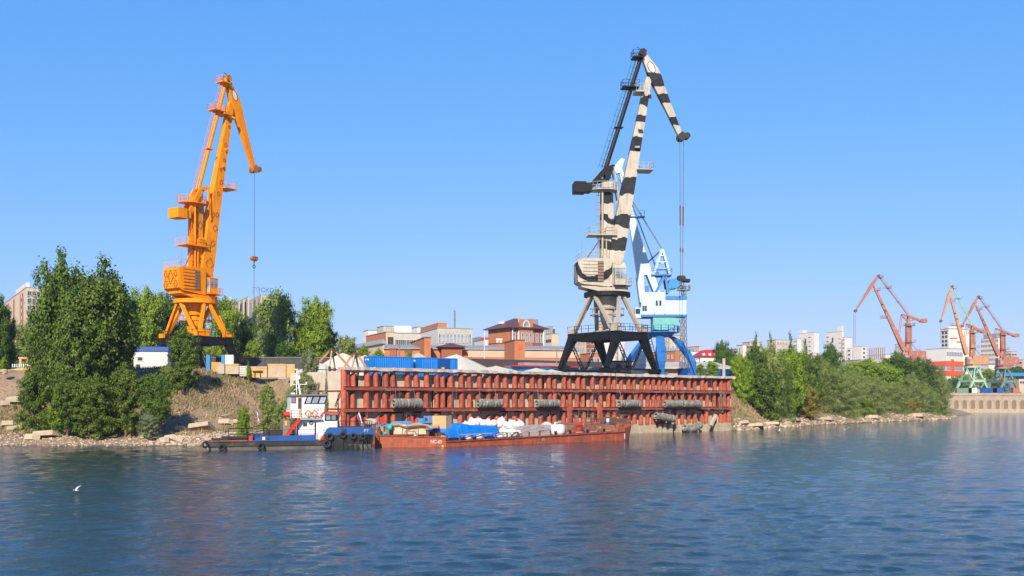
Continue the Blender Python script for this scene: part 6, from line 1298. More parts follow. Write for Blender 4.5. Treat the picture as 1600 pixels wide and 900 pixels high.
class Bld:
    """box building whose near vertical edge stands at column xc, distance D; its left face runs to column xl, its right face to xr"""
    def __init__(s, name, lab, cat, xc, ytop, D, xl, xr, th, wall, group=None, zb=8.8, roofm='roof_grey', parapet=0.5, wallr=None):
        s.D = D; s.zb = zb; c_ = W(xc, D, zb); s.root = thing(name, lab, cat, c_, R(th), group)
        s.H = ZY(ytop, D)-zb; d = (math.cos(R(th)), math.sin(R(th))); l = (-d[1], d[0])
        def ln(px, v): u = U(px); return (u*c_.y-c_.x)/(v[0]-u*v[1])
        s.wr = ln(xr, d) if xr > xc+0.3 else 8.0; s.wl = abs(ln(xl, l)) if xl < xc-0.3 else 8.0
        s.ox, s.oy = c_.x, c_.y; s.d = d; s.l = l
        mb = MB(); mb.bb(0, s.wr, 0, s.wl, 0, s.H-0.02); mb.build('wall', M_[wall], s.root)
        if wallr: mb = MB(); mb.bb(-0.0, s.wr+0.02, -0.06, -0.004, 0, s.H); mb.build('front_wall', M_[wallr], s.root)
        if parapet: mb = MB(); mb.bb(-0.15, s.wr+0.15, -0.15, s.wl+0.15, s.H, s.H+parapet*0.6); mb.build('roof', M_[roofm], s.root)
    def zy(s, py): return ZY(py, s.D)-s.zb
    def wins(s, face, cols, zs, w_, h, fm='white', gm='glass', x0=None, x1=None, bars=1, every=None, out=0.0):
        L_ = s.wr if face == 'r' else s.wl; x0 = 0.5 if x0 is None else x0*L_; x1 = L_-0.5 if x1 is None else x1*L_; me = winmesh(w_, h, fm, gm, bars)
        for z in zs:
            for k in range(cols):
                if every and not every(k): continue
                t = x0+(x1-x0)*(k+0.5)/cols
                if face == 'r': share(me, 'window', s.root, (t, -out-(0.07 if out else 0), z))
                else: share(me, 'window', s.root, (-out, t, z), (0, 0, -math.pi/2))
    def band(s, face, z0, z1, m_, x0=0.0, x1=1.0, out=0.08, name='cladding_band'):
        mb = MB()
        if face == 'r': mb.bb(s.wr*x0, s.wr*x1, -out, -0.004, z0, z1)
        else: mb.bb(-out, -0.004, s.wl*x0, s.wl*x1, z0, z1)
        mb.build(name, M_[m_], s.root)
    def hip(s, ypk, m_, over=0.8, name='roof'):
        mb = MB(); z0 = s.H; z1 = s.zy(ypk); a, b_ = s.wr+over, s.wl+over; rr_ = min(a, b_)/2
        if a > b_: r0, r1 = (rr_-over, s.wl/2, z1), (s.wr-rr_+over, s.wl/2, z1)
        else: r0, r1 = (s.wr/2, rr_-over, z1), (s.wr/2, s.wl-rr_+over, z1)
        P = [(-over,-over,z0), (a,-over,z0), (a,b_,z0), (-over,b_,z0), r0, r1]
        Fs = [(0,1,5,4),(1,2,5),(2,3,4,5),(3,0,4),(3,2,1,0)] if s.wr+over > s.wl+over else [(0,1,4),(1,2,5,4),(2,3,5),(3,0,4,5),(3,2,1,0)]
        mb.add(P, Fs); mb.build(name, M_[m_], s.root)
        mb = MB(); mb.bb(-over-0.05, a+0.05, -over-0.05, b_+0.05, z0-0.22, z0-0.01); mb.build('eaves', M_[m_], s.root)
    def block(s, x0, x1, y0, y1, z0, z1, m_, name='roof_block'):
        mb = MB(); mb.bb(x0*s.wr, x1*s.wr, y0*s.wl, y1*s.wl, z0, z1); return mb.build(name, M_[m_], s.root)

# left edge tower, cream with rust-red strips
b = Bld('apartment_tower', 'cream apartment tower with rust red vertical strips at the far left', 'building', 41, 449.5, 420, 9, 72, 32, 'plaster_cream')
zs = [b.H-3.2-3.0*k for k in range(6)]
for x0, x1 in ((0.12, 0.27), (0.53, 0.60), (0.82, 0.97)): b.band('l', b.H-26, b.H-1.2, 'rust_red', x0, x1)
b.wins('l', 1, zs[1:], 2.2, 1.6, x0=0.55, x1=0.98, every=lambda k: True); b.wins('l', 1, zs, 1.2, 1.6, x0=0.12, x1=0.27, out=0.08, bars=0)
for x0 in (0.05, 0.33, 0.62, 0.84): b.band('r', b.H-26, b.H-1.0, 'rust_red' if x0 in (0.33, 0.84) else 'glass_pale', x0, x0+0.12)
b.wins('r', 4, zs, 2.0, 1.9, gm='glass', out=0.1)
for z in zs[2:5]: b.band('r', z-0.9, z-0.1, 'louvre', 0.0, 0.62, out=1.0, name='balcony')
b.block(0.02, 0.2, 0.02, 0.5, b.H+0.3, b.H+2.3, 'plaster_white')
b = Bld('white_house', 'low white rendered house below the cream tower at far left', 'building', 60, 493, 330, 12, 82, 28, 'plaster_white', parapet=0.3)
b.wins('r', 2, [b.H-5], 1.4, 1.6, x0=0.0, x1=0.7); b.wins('l', 2, [b.H-5.2], 1.6, 1.8, gm='glass', x0=0.05, x1=0.6)
b = Bld('brown_shed', 'shed with brown sheet roof under the white house at left', 'building', 70, 530, 240, 42, 100, 20, 'brick_dk', parapet=0); b.hip(519, 'roof_brown')
b = Bld('brick_garage', 'red brick garage with dark gate at the far left bank top', 'garage', 46, 546, 168, 29, 72, 22, 'brick_dk', roofm='brick'); b.band('r', 0.2, 3.4, 'dark', 0.08, 0.85, name='gate')
# striped tower behind the trees
b = Bld('stepped_tower', 'tall cream office block with vertical window strips and stepped roofline behind the trees', 'building', 408, 461, 560, 388, 418, 24, 'plaster_cream', parapet=0.2)
steps = [(372, 388, 464), (380, 388, 462.5)]
b.band('r', 6, b.H-0.8, 'roof_grey', 0.1, 0.42); b.band('r', 6, b.H-0.8, 'roof_grey', 0.58, 0.9)
for k in range(3): b.band('l', 6, b.H-0.8, 'louvre' if k % 2 else 'roof_grey', 0.08+k*0.32, 0.26+k*0.32)
text_mesh('roof_sign', 'ТЭСКО', 3.4, M_['flag_blue'], b.root, Matrix.Translation((b.wr*0.3, -0.5, b.H+2.6)) @ Matrix.Rotation(R(90), 4, 'X'))
mb = MB(); 
for x in (-3.5, 0, 3.5, 7): mb.tube((b.wr*0.3+x-2, -0.3, b.H), (b.wr*0.3+x-2, -0.3, b.H+2.6), 0.15)
mb.build('sign_frame', M_['mast_grey'], b.root)
for i, (xl, xr, yt) in enumerate(((381, 388, 463.5), (374, 381, 467), (366, 374, 470))):
    c_ = Bld('stepped_wing', ('upper', 'middle', 'lower')[i]+' step of the cream striped wing left of the stepped tower', 'building', xr-0.5, yt, 562+i*3, xl, xr+1, 24, 'plaster_cream', 'stepped wings of the striped block', parapet=0.2); c_.band('l', 6, c_.H-0.8, 'roof_grey', 0.15, 0.5)
b = Bld('round_top_house', 'pale pink house with small roof turrets left of the stepped wings', 'building', 360, 470, 500, 351, 368, 30, 'plaster_pink', parapet=0.3); b.block(0.1, 0.4, 0.1, 0.5, b.H+0.2, b.H+2.0, 'plaster_white'); b.wins('r', 2, [b.H-3], 1.4, 1.6)
# yellow low building and brick complex
b = Bld('yellow_house', 'low pale yellow building with grey roof behind the grabs', 'building', 598, 536, 262, 548, 601, 24, 'plaster_cream', parapet=0); b.hip(529.5, 'roof_grey', 0.4)
b = Bld('brick_workshop', 'brick workshop with beige side and white extension, left of the grey office block', 'building', 603, 519, 300, 572, 617, 24, 'brick', wallr='plaster_cream', parapet=0.3); b.wins('r', 2, [b.H-3.8], 0.8, 2.4, 'brown', 'glass', bars=0, out=0.06)
b = Bld('white_extension', 'white upper block behind the brick workshop', 'building', 575, 516, 335, 568, 640, 24, 'plaster_white', parapet=0.2)
b = Bld('grey_tower_block', 'weathered grey blank tower block on the office roofline', 'building', 599, 509.5, 322, 589, 621, 24, 'plaster_grey', parapet=0.2); 
for k in range(5): b.band('r', b.H-7, b.H-0.3, 'plaster_grey', 0.02+k*0.2, 0.19+k*0.2, out=0.12, name='wall_panel')
b = Bld('grey_office', 'long grey office block with two rows of small windows left of the white factory', 'building', 616, 520.5, 318, 612, 672, 18, 'plaster_grey', parapet=0.3)
b.wins('r', 9, [b.H-4.0, b.H-8.3], 1.25, 2.1, x0=0.02, x1=0.95, gm='glass'); b.block(0.02, 0.5, 0.3, 0.8, b.H+0.3, b.H+2.4, 'plaster_white')
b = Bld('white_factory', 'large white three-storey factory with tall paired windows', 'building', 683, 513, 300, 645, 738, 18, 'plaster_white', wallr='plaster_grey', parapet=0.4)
b.wins('r', 9, [b.H-4.3, b.H-8.8, b.H-13.2], 1.5, 2.9, gm='glass_pale', out=0.07, bars=1)
for k in range(9): b.band('r', 0, b.H-0.5, 'plaster_grey', (k+0.0)/9+0.002, (k+0.07)/9+0.004, out=0.2, name='pilaster')
mb = MB(); mb.bb(0.3, 3.0, 0.3, b.wl*0.7, b.H+0.25, b.H+1.7); mb.build('roof_brick_block', M_['brick'], b.root)
b.block(0.28, 0.45, 0.2, 0.6, b.H+0.25, b.H+1.6, 'plaster_pink'); mb = MB(); mb.tube((b.wr*0.52,1,b.H), (b.wr*0.52,1,b.H+5.5), 0.25); mb.build('antenna', M_['mast_grey'], b.root)
b = Bld('pale_block', 'small pale block peeking left of the white factory', 'building', 652, 511, 345, 644, 660, 24, 'plaster_white', parapet=0.2)
# long brick shed with grey roof, dark canopy
b = Bld('long_brick_shed', 'very long low brick warehouse with grey roof behind the gravel heaps', 'warehouse', 601, 545, 262, 598, 905, 10, 'brick', parapet=0)
mb = MB(); mb.loft([[(x, -0.5, b.H+0.0), (x, 12, b.H+1.5), (x, 12, b.H+1.8), (x, -0.5, b.H+0.3)] for x in (-0.3, b.wr+0.3)]); mb.build('roof', M_['roof_grey'], b.root)
mb = MB(); mb.bb(b.wr*0.42, b.wr, -0.12, -0.004, b.H-2.0, b.H-0.2); mb.build('brick_cornice', M_['plaster_pink'], b.root)
for xc, xl, xr, yt, lab in ((663, 641, 673, 527.5, 'left rooftop brick box on the long warehouse, beside the white factory'), (804, 788, 820, 531.5, 'right rooftop brick box on the long warehouse, before the brick house')):
    c_ = Bld('rooftop_box', lab, 'building', xc, yt, 256, xl, xr, 14, 'brick', 'brick boxes on the warehouse roof', parapet=0.25, roofm='roof_brown'); c_.band('r', c_.H-2.4, c_.H-0.9, 'stripe_orange', 0.35, 0.8, name='hatch')
c_ = Bld('brown_roof_shed', 'low shed with dark brown hipped roof right of the left rooftop box', 'building', 690, 541, 262, 676, 722, 14, 'brick_dk', parapet=0); c_.hip(534.5, 'roof_brown')
c_ = Bld('gable_barn', 'beige barn gable behind the blue containers', 'building', 640, 562, 215, 604, 672, 14, 'block_pale', parapet=0); c_.hip(550, 'block_pale', 0.2)
for i, px in enumerate((614.5, 638)): mb = MB(); mb.bb(-0.7,0.7,-0.5,0.5,0,2.4); mb.bb(-0.85,0.85,-0.65,0.65,2.4,2.6); o = mb.build('chimney_stack', M_['brick_dk'], None); o.location = W(px, 213, ZY(544 if i == 0 else 548, 213)-2.6); tag(o, ('left' if i == 0 else 'right')+' small brick chimney on the beige barn roof', 'chimney', 'chimneys on the beige barn')
o = thing('loading_canopy', 'long dark brown loading canopy on white posts over the freight yard', 'canopy', W(700, 232, 8.9), R(8))
cw = 38; mb = MB(); mb.loft([[(x, 0, z0), (x, 9, z0+1.2), (x, 9, z1+1.0), (x, 0, z1)] for x, z0, z1 in ((0, 4.2, 4.5), (4, 2.9, 5.2), (cw, 2.9, 4.5))]); mb.build('roof', M_['canopy'], o)
for k in range(6): mb = MB(); x = 3+k*6.6; mb.bb(x-0.15, x+0.15, 0.4, 0.7, 0, 3.4); mb.build('post', M_['white'], o)
mb = MB(); mb.bb(3, cw, 0.2, 1.4, 0.9, 1.9); mb.build('platform_wall', M_['brown'], o)
for k, mm in enumerate(('brick','cream','brick_dk','rust_orange','mint_dk','cream','brick')): mb = MB(); mb.bb(5+k*4.6, 8.6+k*4.6, 3, 6, 1.2, 2.9); oo = mb.build('stored_crate', M_[mm], None); oo.location = o.location; oo.rotation_euler = o.rotation_euler; tag(oo, 'stack of goods under the dark canopy, '+('first','second','third','fourth','fifth','sixth','seventh')[k]+' from the left', 'goods', 'goods stacked under the canopy')
# brick house with hip roof
b = Bld('brick_house', 'three-storey orange brick house with brown hip roof and arched gable window', 'building', 797, 511, 285, 763, 850, 34, 'brick', wallr='brick_dk', parapet=0)  # front wall in darker brick: the facade's shade is in the colour
b.hip(494, 'roof_brown', 1.1)
for zz in (b.H-4.1, b.H-9.8): b.wins('r', 7, [zz], 0.9, 2.6, 'white', 'glass_pale', bars=0, out=0.07, x0=0.04, x1=0.98)
b.wins('r', 7, [b.H-14.8], 0.9, 2.6, 'white', 'glass_pale', bars=0, out=0.07, x0=0.04, x1=0.98)
b.band('r', b.H-5.6, b.H-5.2, 'brick', out=0.2, name='brick_course'); b.band('r', b.H-11.2, b.H-10.9, 'brick', out=0.2, name='brick_course'); b.band('l', b.H-6.2, b.H-5.6, 'plaster_cream', 0.0, 1.0, name='pale_course')
mb = MB(); mb.bb(b.wr*0.26, b.wr*0.64, -0.55, -0.07, b.H-16, b.H+2.3); mb.build('gable_bay', M_['brick'], b.root)
for k in range(3):
    for zz in (b.H-4.1, b.H-9.8): share(winmesh(0.9, 2.6, 'white', 'glass_pale', 0), 'window', b.root, (b.wr*(0.33+0.12*k), -0.57, zz))
mb = MB(); c0 = (b.wr*0.44, b.H+0.2); pts = [(c0[0]+1.25*math.cos(a), c0[1]+1.9*math.sin(a)) for a in np.linspace(0, math.pi, 12)]; mb.prism(pts, -0.68, -0.57); aw = mb.build('arched_window', M_['white'], b.root); mb = MB(); mb.prism([(c0[0]+0.95*math.cos(a), c0[1]+0.15+1.5*math.sin(a)) for a in np.linspace(0, math.pi, 12)], -0.71, -0.685); mb.build('pane', M_['glass_pale'], aw)
for t in (0.06, 0.24, 0.97): mb = MB(); mb.tube((b.wr*t, -0.25, 0), (b.wr*t, -0.25, b.H-0.4), 0.16, n=8); mb.tube((b.wr*t, -0.25, b.H-0.4), (b.wr*t, -1.0, b.H-0.1), 0.16); mb.build('downpipe', M_['white'], b.root)
mb = MB(); mb.bb(b.wr*0.40, b.wr*0.44, b.wl*0.2, b.wl*0.26, b.H+1.5, b.H+3.6); mb.build('chimney', M_['plaster_grey'], b.root)
mb = MB(); mb.box((1.6, b.wl*0.6, b.H+1.7), (1.2, 1.2, 0.7)); mb.build('dormer', M_['white'], b.root)
mb = MB(); mb.bb(b.wr*0.8, b.wr*1.0, b.wl*0.25, b.wl*0.7, b.H+0.2, b.H+2.9); mb.build('rooftop_box', M_['roof_grey'], b.root)
c_ = Bld('brick_annex', 'low brick annex with white ventilators below the brick house gable', 'building', 780, 536, 275, 763, 803, 30, 'brick', parapet=0.2, roofm='roof_brown'); c_.wins('r', 2, [c_.H-3.2], 1.3, 1.4, 'brown', 'glass'); c_.wins('l', 1, [c_.H-3], 1.4, 1.4, 'brown', 'glass')
for k in range(2): mb = MB(); mb.tube((0,0,0), (0,0,0.8), 0.35, n=10); mb.box((0,0,1.0), (0.9,0.8,0.4)); o = mb.build('roof_ventilator', M_['plaster_white'], None); o.location = W(777.5+k*5, 278, ZY(536, 278)); tag(o, ('left','right')[k]+' white roof ventilator in front of the brick house gable', 'ventilator', 'roof ventilators')
c_ = Bld('white_office', 'small white building left of the brick house', 'building', 758, 530.5, 330, 741, 764, 20, 'plaster_white', parapet=0.2); c_.wins('l', 2, [c_.H-3.5], 2.0, 1.0, 'white', 'glass_pale')
c_ = Bld('slate_tower', 'distant slate blue and crimson office block behind the white office', 'building', 750, 526.5, 620, 738, 765, 20, 'roof_grey', parapet=0.2); c_.band('r', c_.H-7, c_.H-0.5, 'roof_red', 0.0, 0.9)
c_ = Bld('cream_offices', 'cream office block with ribbon windows right of the brick house', 'building', 862, 521.5, 420, 852, 873, 26, 'plaster_cream', parapet=0.3)
for k in range(5): c_.band('l', c_.H-3.4-k*3.2, c_.H-2.2-k*3.2, 'glass', 0.08, 0.92, name='ribbon_window')
c_ = Bld('striped_tower', 'distant grey and white striped tower above the cream offices', 'building', 864, 509.5, 700, 852, 867, 26, 'plaster_grey', parapet=0.2)
for k in range(4): c_.band('l', c_.H-16, c_.H-0.6, 'roof_grey', 0.05+k*0.25, 0.15+k*0.25)
c_.band('r', c_.H-16, c_.H-2, 'glass', 0, 1)
# seen under and around the zebra portal
def tower(name, lab, xc, yt, D, xl, xr, th, wall, cols, rows, pitch=3.1, face='l', w_=1.5, h=1.6, gm='glass', group=None, x0=None, x1=None, roof='roof_grey', zfirst=2.6, colsr=0, fm='white'):
    c_ = Bld(name, lab, 'building', xc, yt, D, xl, xr, th, wall, group, parapet=0.3, roofm=roof)
    zs_ = [c_.H-zfirst-pitch*k for k in range(rows)]; zs_ = [z for z in zs_ if z > 0.5]
    if cols: c_.wins(face, cols, zs_, w_, h, fm, gm, x0=x0, x1=x1, bars=0)
    if colsr: c_.wins('r' if face == 'l' else 'l', colsr, zs_, w_, h, fm, gm, bars=0)
    return c_
tower('pink_tower', 'pale pink apartment block seen under the black portal at its left', 914, 526, 430, 886, 926, 30, 'plaster_pink', 8, 8, face='l', w_=1.3, gm='glass_pale', colsr=3)
tower('brick_tower', 'red brick block seen through the left legs of the black portal', 922, 528, 400, 916, 936, 30, 'brick_dk', 1, 5, colsr=3)
tower('brick_lowhouse', 'small brick house seen low between the left portal legs', 922, 552, 300, 906, 938, 20, 'brick', 3, 1, face='r', w_=1.2, h=1.3)
tower('white_slab', 'white slab block with dark balconies beside the silo', 936, 533, 330, 930, 946, 20, 'plaster_white', 1, 6, pitch=2.4, face='r', w_=2.4, h=0.9)
o = thing('silo', 'tall pale banded silo with cone foot seen between the black portal legs', 'silo', W(953.5, 205, 8.9), 0)
mb = MB(); r_ = 1.55; zt = ZY(533, 205)-8.9
mb.loft([[(rr_*math.cos(a), rr_*math.sin(a), z) for a in np.linspace(0, 2*math.pi, 24, endpoint=False)] for z, rr_ in ((0, 0.7), (0.4, 0.75), (1.6, r_), (zt, r_))]); mb.build('shell', M_['plaster_white'], o, smooth=False)
for k in range(5): mb = MB(); mb.ring((0,0,1.8+k*0.95), (0,0,1), r_+0.01, 0.035, n=24, m=4); mb.build('band', M_['roof_grey'], o)
mb = MB(); mb.bb(r_, r_+1.3, -0.8, 0.8, 0, zt); mb.build('side_duct', M_['plaster_white'], o)
o = thing('white_hopper', 'white rounded hopper seen between the right legs of the black portal', 'hopper', W(996, 203, 8.9), 0)
mb = MB(); mb.loft([[(rr_*math.cos(a), rr_*math.sin(a), z) for a in np.linspace(0, 2*math.pi, 20, endpoint=False)] for z, rr_ in ((0, 0.6), (1.0, 1.3), (3, 1.7), (5.2, 1.7), (6, 1.2))]); mb.build('shell', M_['plaster_white'], o, smooth=True)
mb = MB(); mb.ring((0,0,3.2), (0,0,1), 1.72, 0.04, n=20, m=4); mb.build('band', M_['roof_grey'], o)
tower('brick_terrace', 'brick block seen between the blue crane legs', 1055, 548, 340, 1010, 1062, 24, 'brick', 7, 3, face='l', w_=1.0, h=1.4, gm='glass_pale')
tower('cream_terrace', 'cream and brick apartment block behind the right blue leg', 1047, 524, 420, 1035, 1068, 24, 'plaster_cream', 3, 8, face='l', w_=1.2, gm='glass_pale', colsr=3)
b = Bld('white_roof_shed', 'long shed with whitish sloping roof right of the blue crane legs', 'warehouse', 1005, 575, 235, 1000, 1142, 6, 'block_pale', parapet=0)
mb = MB(); mb.loft([[(x, -1.5, b.H-0.2), (x, 14, b.H+1.7), (x, 14, b.H+2.0), (x, -1.5, b.H+0.15)] for x in (-1, b.wr+0.5)]); mb.build('roof', M_['plaster_grey'], b.root); b.band('r', 0.3, 2.2, 'container_dk', 0.5, 0.85, out=0.3, name='loading_gate')
tower('cream_hall', 'cream block with two rows of faint windows left of the red roofed house', 1076, 549, 330, 1071, 1100, 14, 'plaster_white', 4, 2, face='r', w_=1.5, h=1.6, gm='glass_pale', pitch=3.6)
tower('peach_block', 'distant peach coloured block above the cream hall', 1092, 541, 520, 1072, 1096, 20, 'plaster_pink', 4, 2, face='l', gm='glass_pale')
b = Bld('red_roof_house', 'white house with crimson mansard roof and small dormers', 'building', 1094, 557, 300, 1092, 1130, 8, 'plaster_white', parapet=0)
mb = MB(); mb.loft([[(x0, -0.6, b.H), (x1, -0.6, b.H), (x1, 9, b.H), (x0, 9, b.H)] if k == 0 else [(x0, 1.5, b.H+z), (x1, 1.5, b.H+z), (x1, 7, b.H+z), (x0, 7, b.H+z)] for k, (x0, x1, z) in enumerate(((-0.4, b.wr+0.4, 0), (b.wr*0.35, b.wr*0.85, 2.1)))]); mb.build('roof', M_['roof_red'], b.root)
for k in range(3): mb = MB(); x = b.wr*(0.15+k*0.26); mb.bb(x-0.35, x+0.35, 0.1-0.4, 1.2, b.H+0.25, b.H+0.95); mb.build('dormer', M_['white'], b.root)
b.wins('r', 4, [b.H-2.2], 0.7, 0.9, 'brown', 'glass', bars=0)
# cluster right of the red roof
tower('white_gallery', 'long white house with thin red eaves behind the round dark tree', 1160, 544, 480, 1134, 1166, 16, 'plaster_white', 4, 2, face='l', gm='glass_pale', roof='roof_red')
tower('dome_house', 'white corner house with small grey dome roof', 1161, 539, 440, 1151, 1166, 20, 'plaster_white', 1, 3, gm='glass_pale')
tower('balcony_block', 'pink and white apartment block with dark balcony rows', 1172, 534.5, 450, 1160, 1190, 20, 'plaster_pink', 2, 5, face='l', w_=3, h=1.0, colsr=4)
tower('peach_terrace', 'peach coloured block half hidden by the poplar tips', 1212, 531, 520, 1198, 1232, 20, 'plaster_pink', 3, 4, w_=1.6, gm='glass_pale', colsr=4)
tower('low_white_tower', 'low white tower attached left of the first white high-rise', 1246, 529.5, 780, 1239, 1252, 26, 'plaster_white', 2, 5, gm='glass_pale', w_=2.2)
hi = []
for xc, yt, xl, xr, lab in ((1272, 519.5, 1249, 1279.5, 'white high-rise with stair tower, left one of the two white high-rises'), (1315.5, 518, 1290.5, 1318.5, 'white high-rise with round window, right one of the two white high-rises')):
    c_ = Bld('high_rise', lab, 'building', xc, yt, 780, xl, xr, 28, 'plaster_white', 'white high-rises on the skyline', parapet=0.3)
    c_.band('l', 3, c_.H-10, 'glass_pale', 0.44, 0.72, name='glass_strip')
    for k in range(9): 
        c_.band('l', c_.H-6-k*3.4, c_.H-4.9-k*3.4, 'plaster_pink', 0.04 if xc > 1300 else 0.75, 0.22 if xc > 1300 else 0.98, name='balcony_row'); c_.band('l', c_.H-4-k*3.4, c_.H-3.0-k*3.4, 'louvre', 0.84 if xc > 1300 else 0.24, 0.96 if xc > 1300 else 0.36, name='balcony_row')
    c_.band('l', c_.H-8, c_.H-4.2, 'glass', 0.53, 0.62, name='round_window')
    if xc < 1300: c_.block(0.0, 0.9, 0.78, 1.02, c_.H, c_.H+2.4, 'plaster_white', 'stair_tower')
    else: c_.block(0.0, 0.95, 0.02, 0.28, c_.H, c_.H+4.4, 'plaster_white', 'stair_tower')
tower('step_high_rise', 'lower white step attached right of the right white high-rise', 1320, 527, 775, 1316, 1331, 28, 'plaster_white', 1, 8, gm='glass_pale', w_=2.4, colsr=0)
tower('white_cube_left', 'small white block left of the white cube tower', 1330, 544, 770, 1323.5, 1333, 28, 'plaster_white', 1, 5, gm='glass', w_=2.5)
tower('white_cube', 'white cube-like tower with dark balconies on its right edge', 1346, 541, 760, 1333.5, 1354, 28, 'plaster_white', 0, 6, face='l', gm='glass', colsr=1, w_=2.4)
tower('beige_long_block', 'long beige block with small dark windows below the white cube tower', 1345, 562, 560, 1316, 1356, 14, 'block_pale', 6, 1, face='l', w_=2.0, h=1.2)
tower('columned_hall', 'white hall with red and white vertical fins right of the cube tower', 1384, 554, 600, 1356, 1392, 22, 'plaster_white', 9, 1, face='l', w_=1.0, h=7, gm='rust_red')
tower('peach_top_block', 'peach block behind the red crane cabin', 1412, 537, 640, 1398, 1424, 22, 'plaster_pink', 4, 4, gm='glass_pale')
b = Bld('striped_factory', 'white factory with broad orange red bands behind the spit trees', 'building', 1478, 544.5, 560, 1447, 1505, 32, 'plaster_white', parapet=0.4)
for f_ in ('l', 'r'):
    for k in range(2): b.band(f_, b.zy(572+k*15), b.zy(564+k*15), 'stripe_orange', out=0.25)
    b.band(f_, b.zy(578), b.zy(573), 'roof_grey', 0.02, 0.98, out=0.15)
b.band('r', b.zy(590), b.zy(561), 'stripe_orange', 0.28, 0.42, out=0.5); b.wins('r', 10, [b.zy(556)], 1.6, 2.2, 'white', 'glass_pale', bars=0)
b = Bld('white_office_tower', 'white office tower with short orange red bars behind the orange crane', 'building', 1482, 514, 640, 1470, 1524, 20, 'plaster_white', parapet=0.4)
for z_ in (520, 526, 533, 539): b.wins('l', 2, [b.zy(z_)-0.8], 2.4, 1.8, 'white', 'glass', bars=0)
for x0, x1, py in ((0.05, 0.3, 528), (0.3, 0.62, 533.5)): b.band('r', b.zy(py+1), b.zy(py-0.5), 'stripe_orange', x0, x1, out=0.3)
b.band('l', b.zy(517.5), b.zy(516), 'stripe_orange', 0.05, 0.95, out=0.3); b.wins('r', 2, [b.zy(538), b.zy(546)], 3, 2, 'white', 'glass', bars=0, x0=0.8, x1=1.0)
b.block(0.0, 0.6, 0.0, 0.8, b.H+0.4, b.H+1.6, 'plaster_white')
b = tower('grid_tower', 'white gridded high-rise with dark roof storey behind the rightmost crane', 1560, 528, 700, 1532.5, 1567, 24, 'plaster_white', 11, 10, pitch=3.2, face='l', w_=1.8, h=1.7, gm='louvre')
b.block(0.0, 0.9, 0.12, 0.85, b.H+0.3, b.H+3.2, 'roof_grey', 'roof_storey')
tower('stepped_block', 'stepped pinkish block right of the grid tower', 1580, 549, 680, 1566, 1589, 24, 'plaster_pink', 3, 4, w_=3, h=1.2, colsr=2)
tower('far_cream_block', 'far cream block at the right edge of the picture', 1598, 562, 650, 1580, 1625, 24, 'plaster_pink', 4, 3, w_=2, h=1.4)
tower('low_white_house', 'low white house behind the far cranes', 1545, 570, 600, 1536, 1562, 20, 'plaster_white', 0, 0)
tower('wharf_house', 'pale pink wharf house with white window at the right edge', 1592, 592, 540, 1578, 1606, 10, 'plaster_pink', 3, 1, face='r', w_=1.6, h=1.5, roof='roof_brown')
o = thing('travelling_gantry', 'cyan gantry girder crossing behind the rightmost crane', 'gantry', W(1556, 545, 8.9), R(4))
mb = MB(); mb.bb(2, 34, -0.8, 0.8, ZY(587.5,545)-8.9, ZY(582.5,545)-8.9); mb.build('girder', M_['blue_light'], o)
mb = MB(); mb.ladder((5,0,0), (6.5,0,ZY(587,545)-8.9), 3.0, (1,0,0), 1.4, 0.16); mb.build('leg', M_['blue_light'], o); mb = MB(); mb.beam((0,0,ZY(588,545)-8.9), (6,0,ZY(578,545)-8.9), 0.6, 0.8); mb.build('bracket', M_['blue_light'], o)
b = tower('far_mast_base', 'thin tall radio mast rising behind the white high-rises', 1334, 560, 1500, 1333.6, 1334.6, 20, 'roof_grey', 0, 0); b.root.name = 'radio_mast'; b.root['category'] = 'mast'
mb = MB(); mb.tube((1,1,b.H), (1,1,ZY(489,1500)-8.8), 0.5, 0.35, 6); mb.build('mast_pole', M_['mast_grey'], b.root)
# far wharf with arches
fw = thing('far_wharf_wall', 'far concrete wharf wall with a row of arched recesses under the green cranes', 'wharf wall', W(1478, 472.0, 0), 0)
x1 = 90; mb = MB(); mb.bb(0, x1, 0, 3.5, 0.8, 8.95); mb.build('wall', M_['wharf'], fw); mb = MB(); mb.bb(0, x1, -1.6, -0.01, -0.5, 1.7); mb.build('footing', M_['stone'], fw); mb = MB(); mb.bb(0, x1, -0.25, -0.01, 7.9, 9.0); mb.build('coping', M_['wharf'], fw)
am = MB(); pts = [(1.5*math.cos(a), 5.0+1.2*math.sin(a)) for a in np.linspace(0, math.pi, 10)]; am.prism([(1.5,1.75)]+pts+[(-1.5,1.75)], -0.12, -0.01); ao = am.build('arch_surround', M_['wharf'], fw); am2 = MB(); am2.prism([(1.0,1.8)]+[(1.0*math.cos(a), 4.9+0.9*math.sin(a)) for a in np.linspace(0, math.pi, 10)]+[(-1.0,1.8)], -0.16, -0.125); ai = am2.build('arch_recess', M_['louvre'], fw)
for k in range(1, 23): share(ao.data, 'arch_surround', fw, (k*3.8+1, 0, 0)); share(ai.data, 'arch_recess', fw, (k*3.8+1, 0, 0))
for px, w_, mm, lab in ((1507, 7, 'mint_dk', 'green container box under the pale green portal'), (1520, 4.0, 'plaster_white', 'white box under the pale green portal'), (1546, 7, 'container_dk', 'blue box under the rightmost far crane'), (1560, 5, 'blue', 'blue lorry body under the rightmost far crane'), (1588, 3, 'rust_red', 'red container at the right edge on the far wharf')):
    mb = MB(); mb.bb(-w_/2, w_/2, 0, 2.4, 0.2, 2.4); mb.bb(-w_/2-0.1, w_/2+0.1, -0.1, 2.5, 2.4, 2.55); o = mb.build('wharf_box', M_[mm], None); o.location = W(px, 478, 8.95); tag(o, lab, 'box', 'boxes on the far wharf')

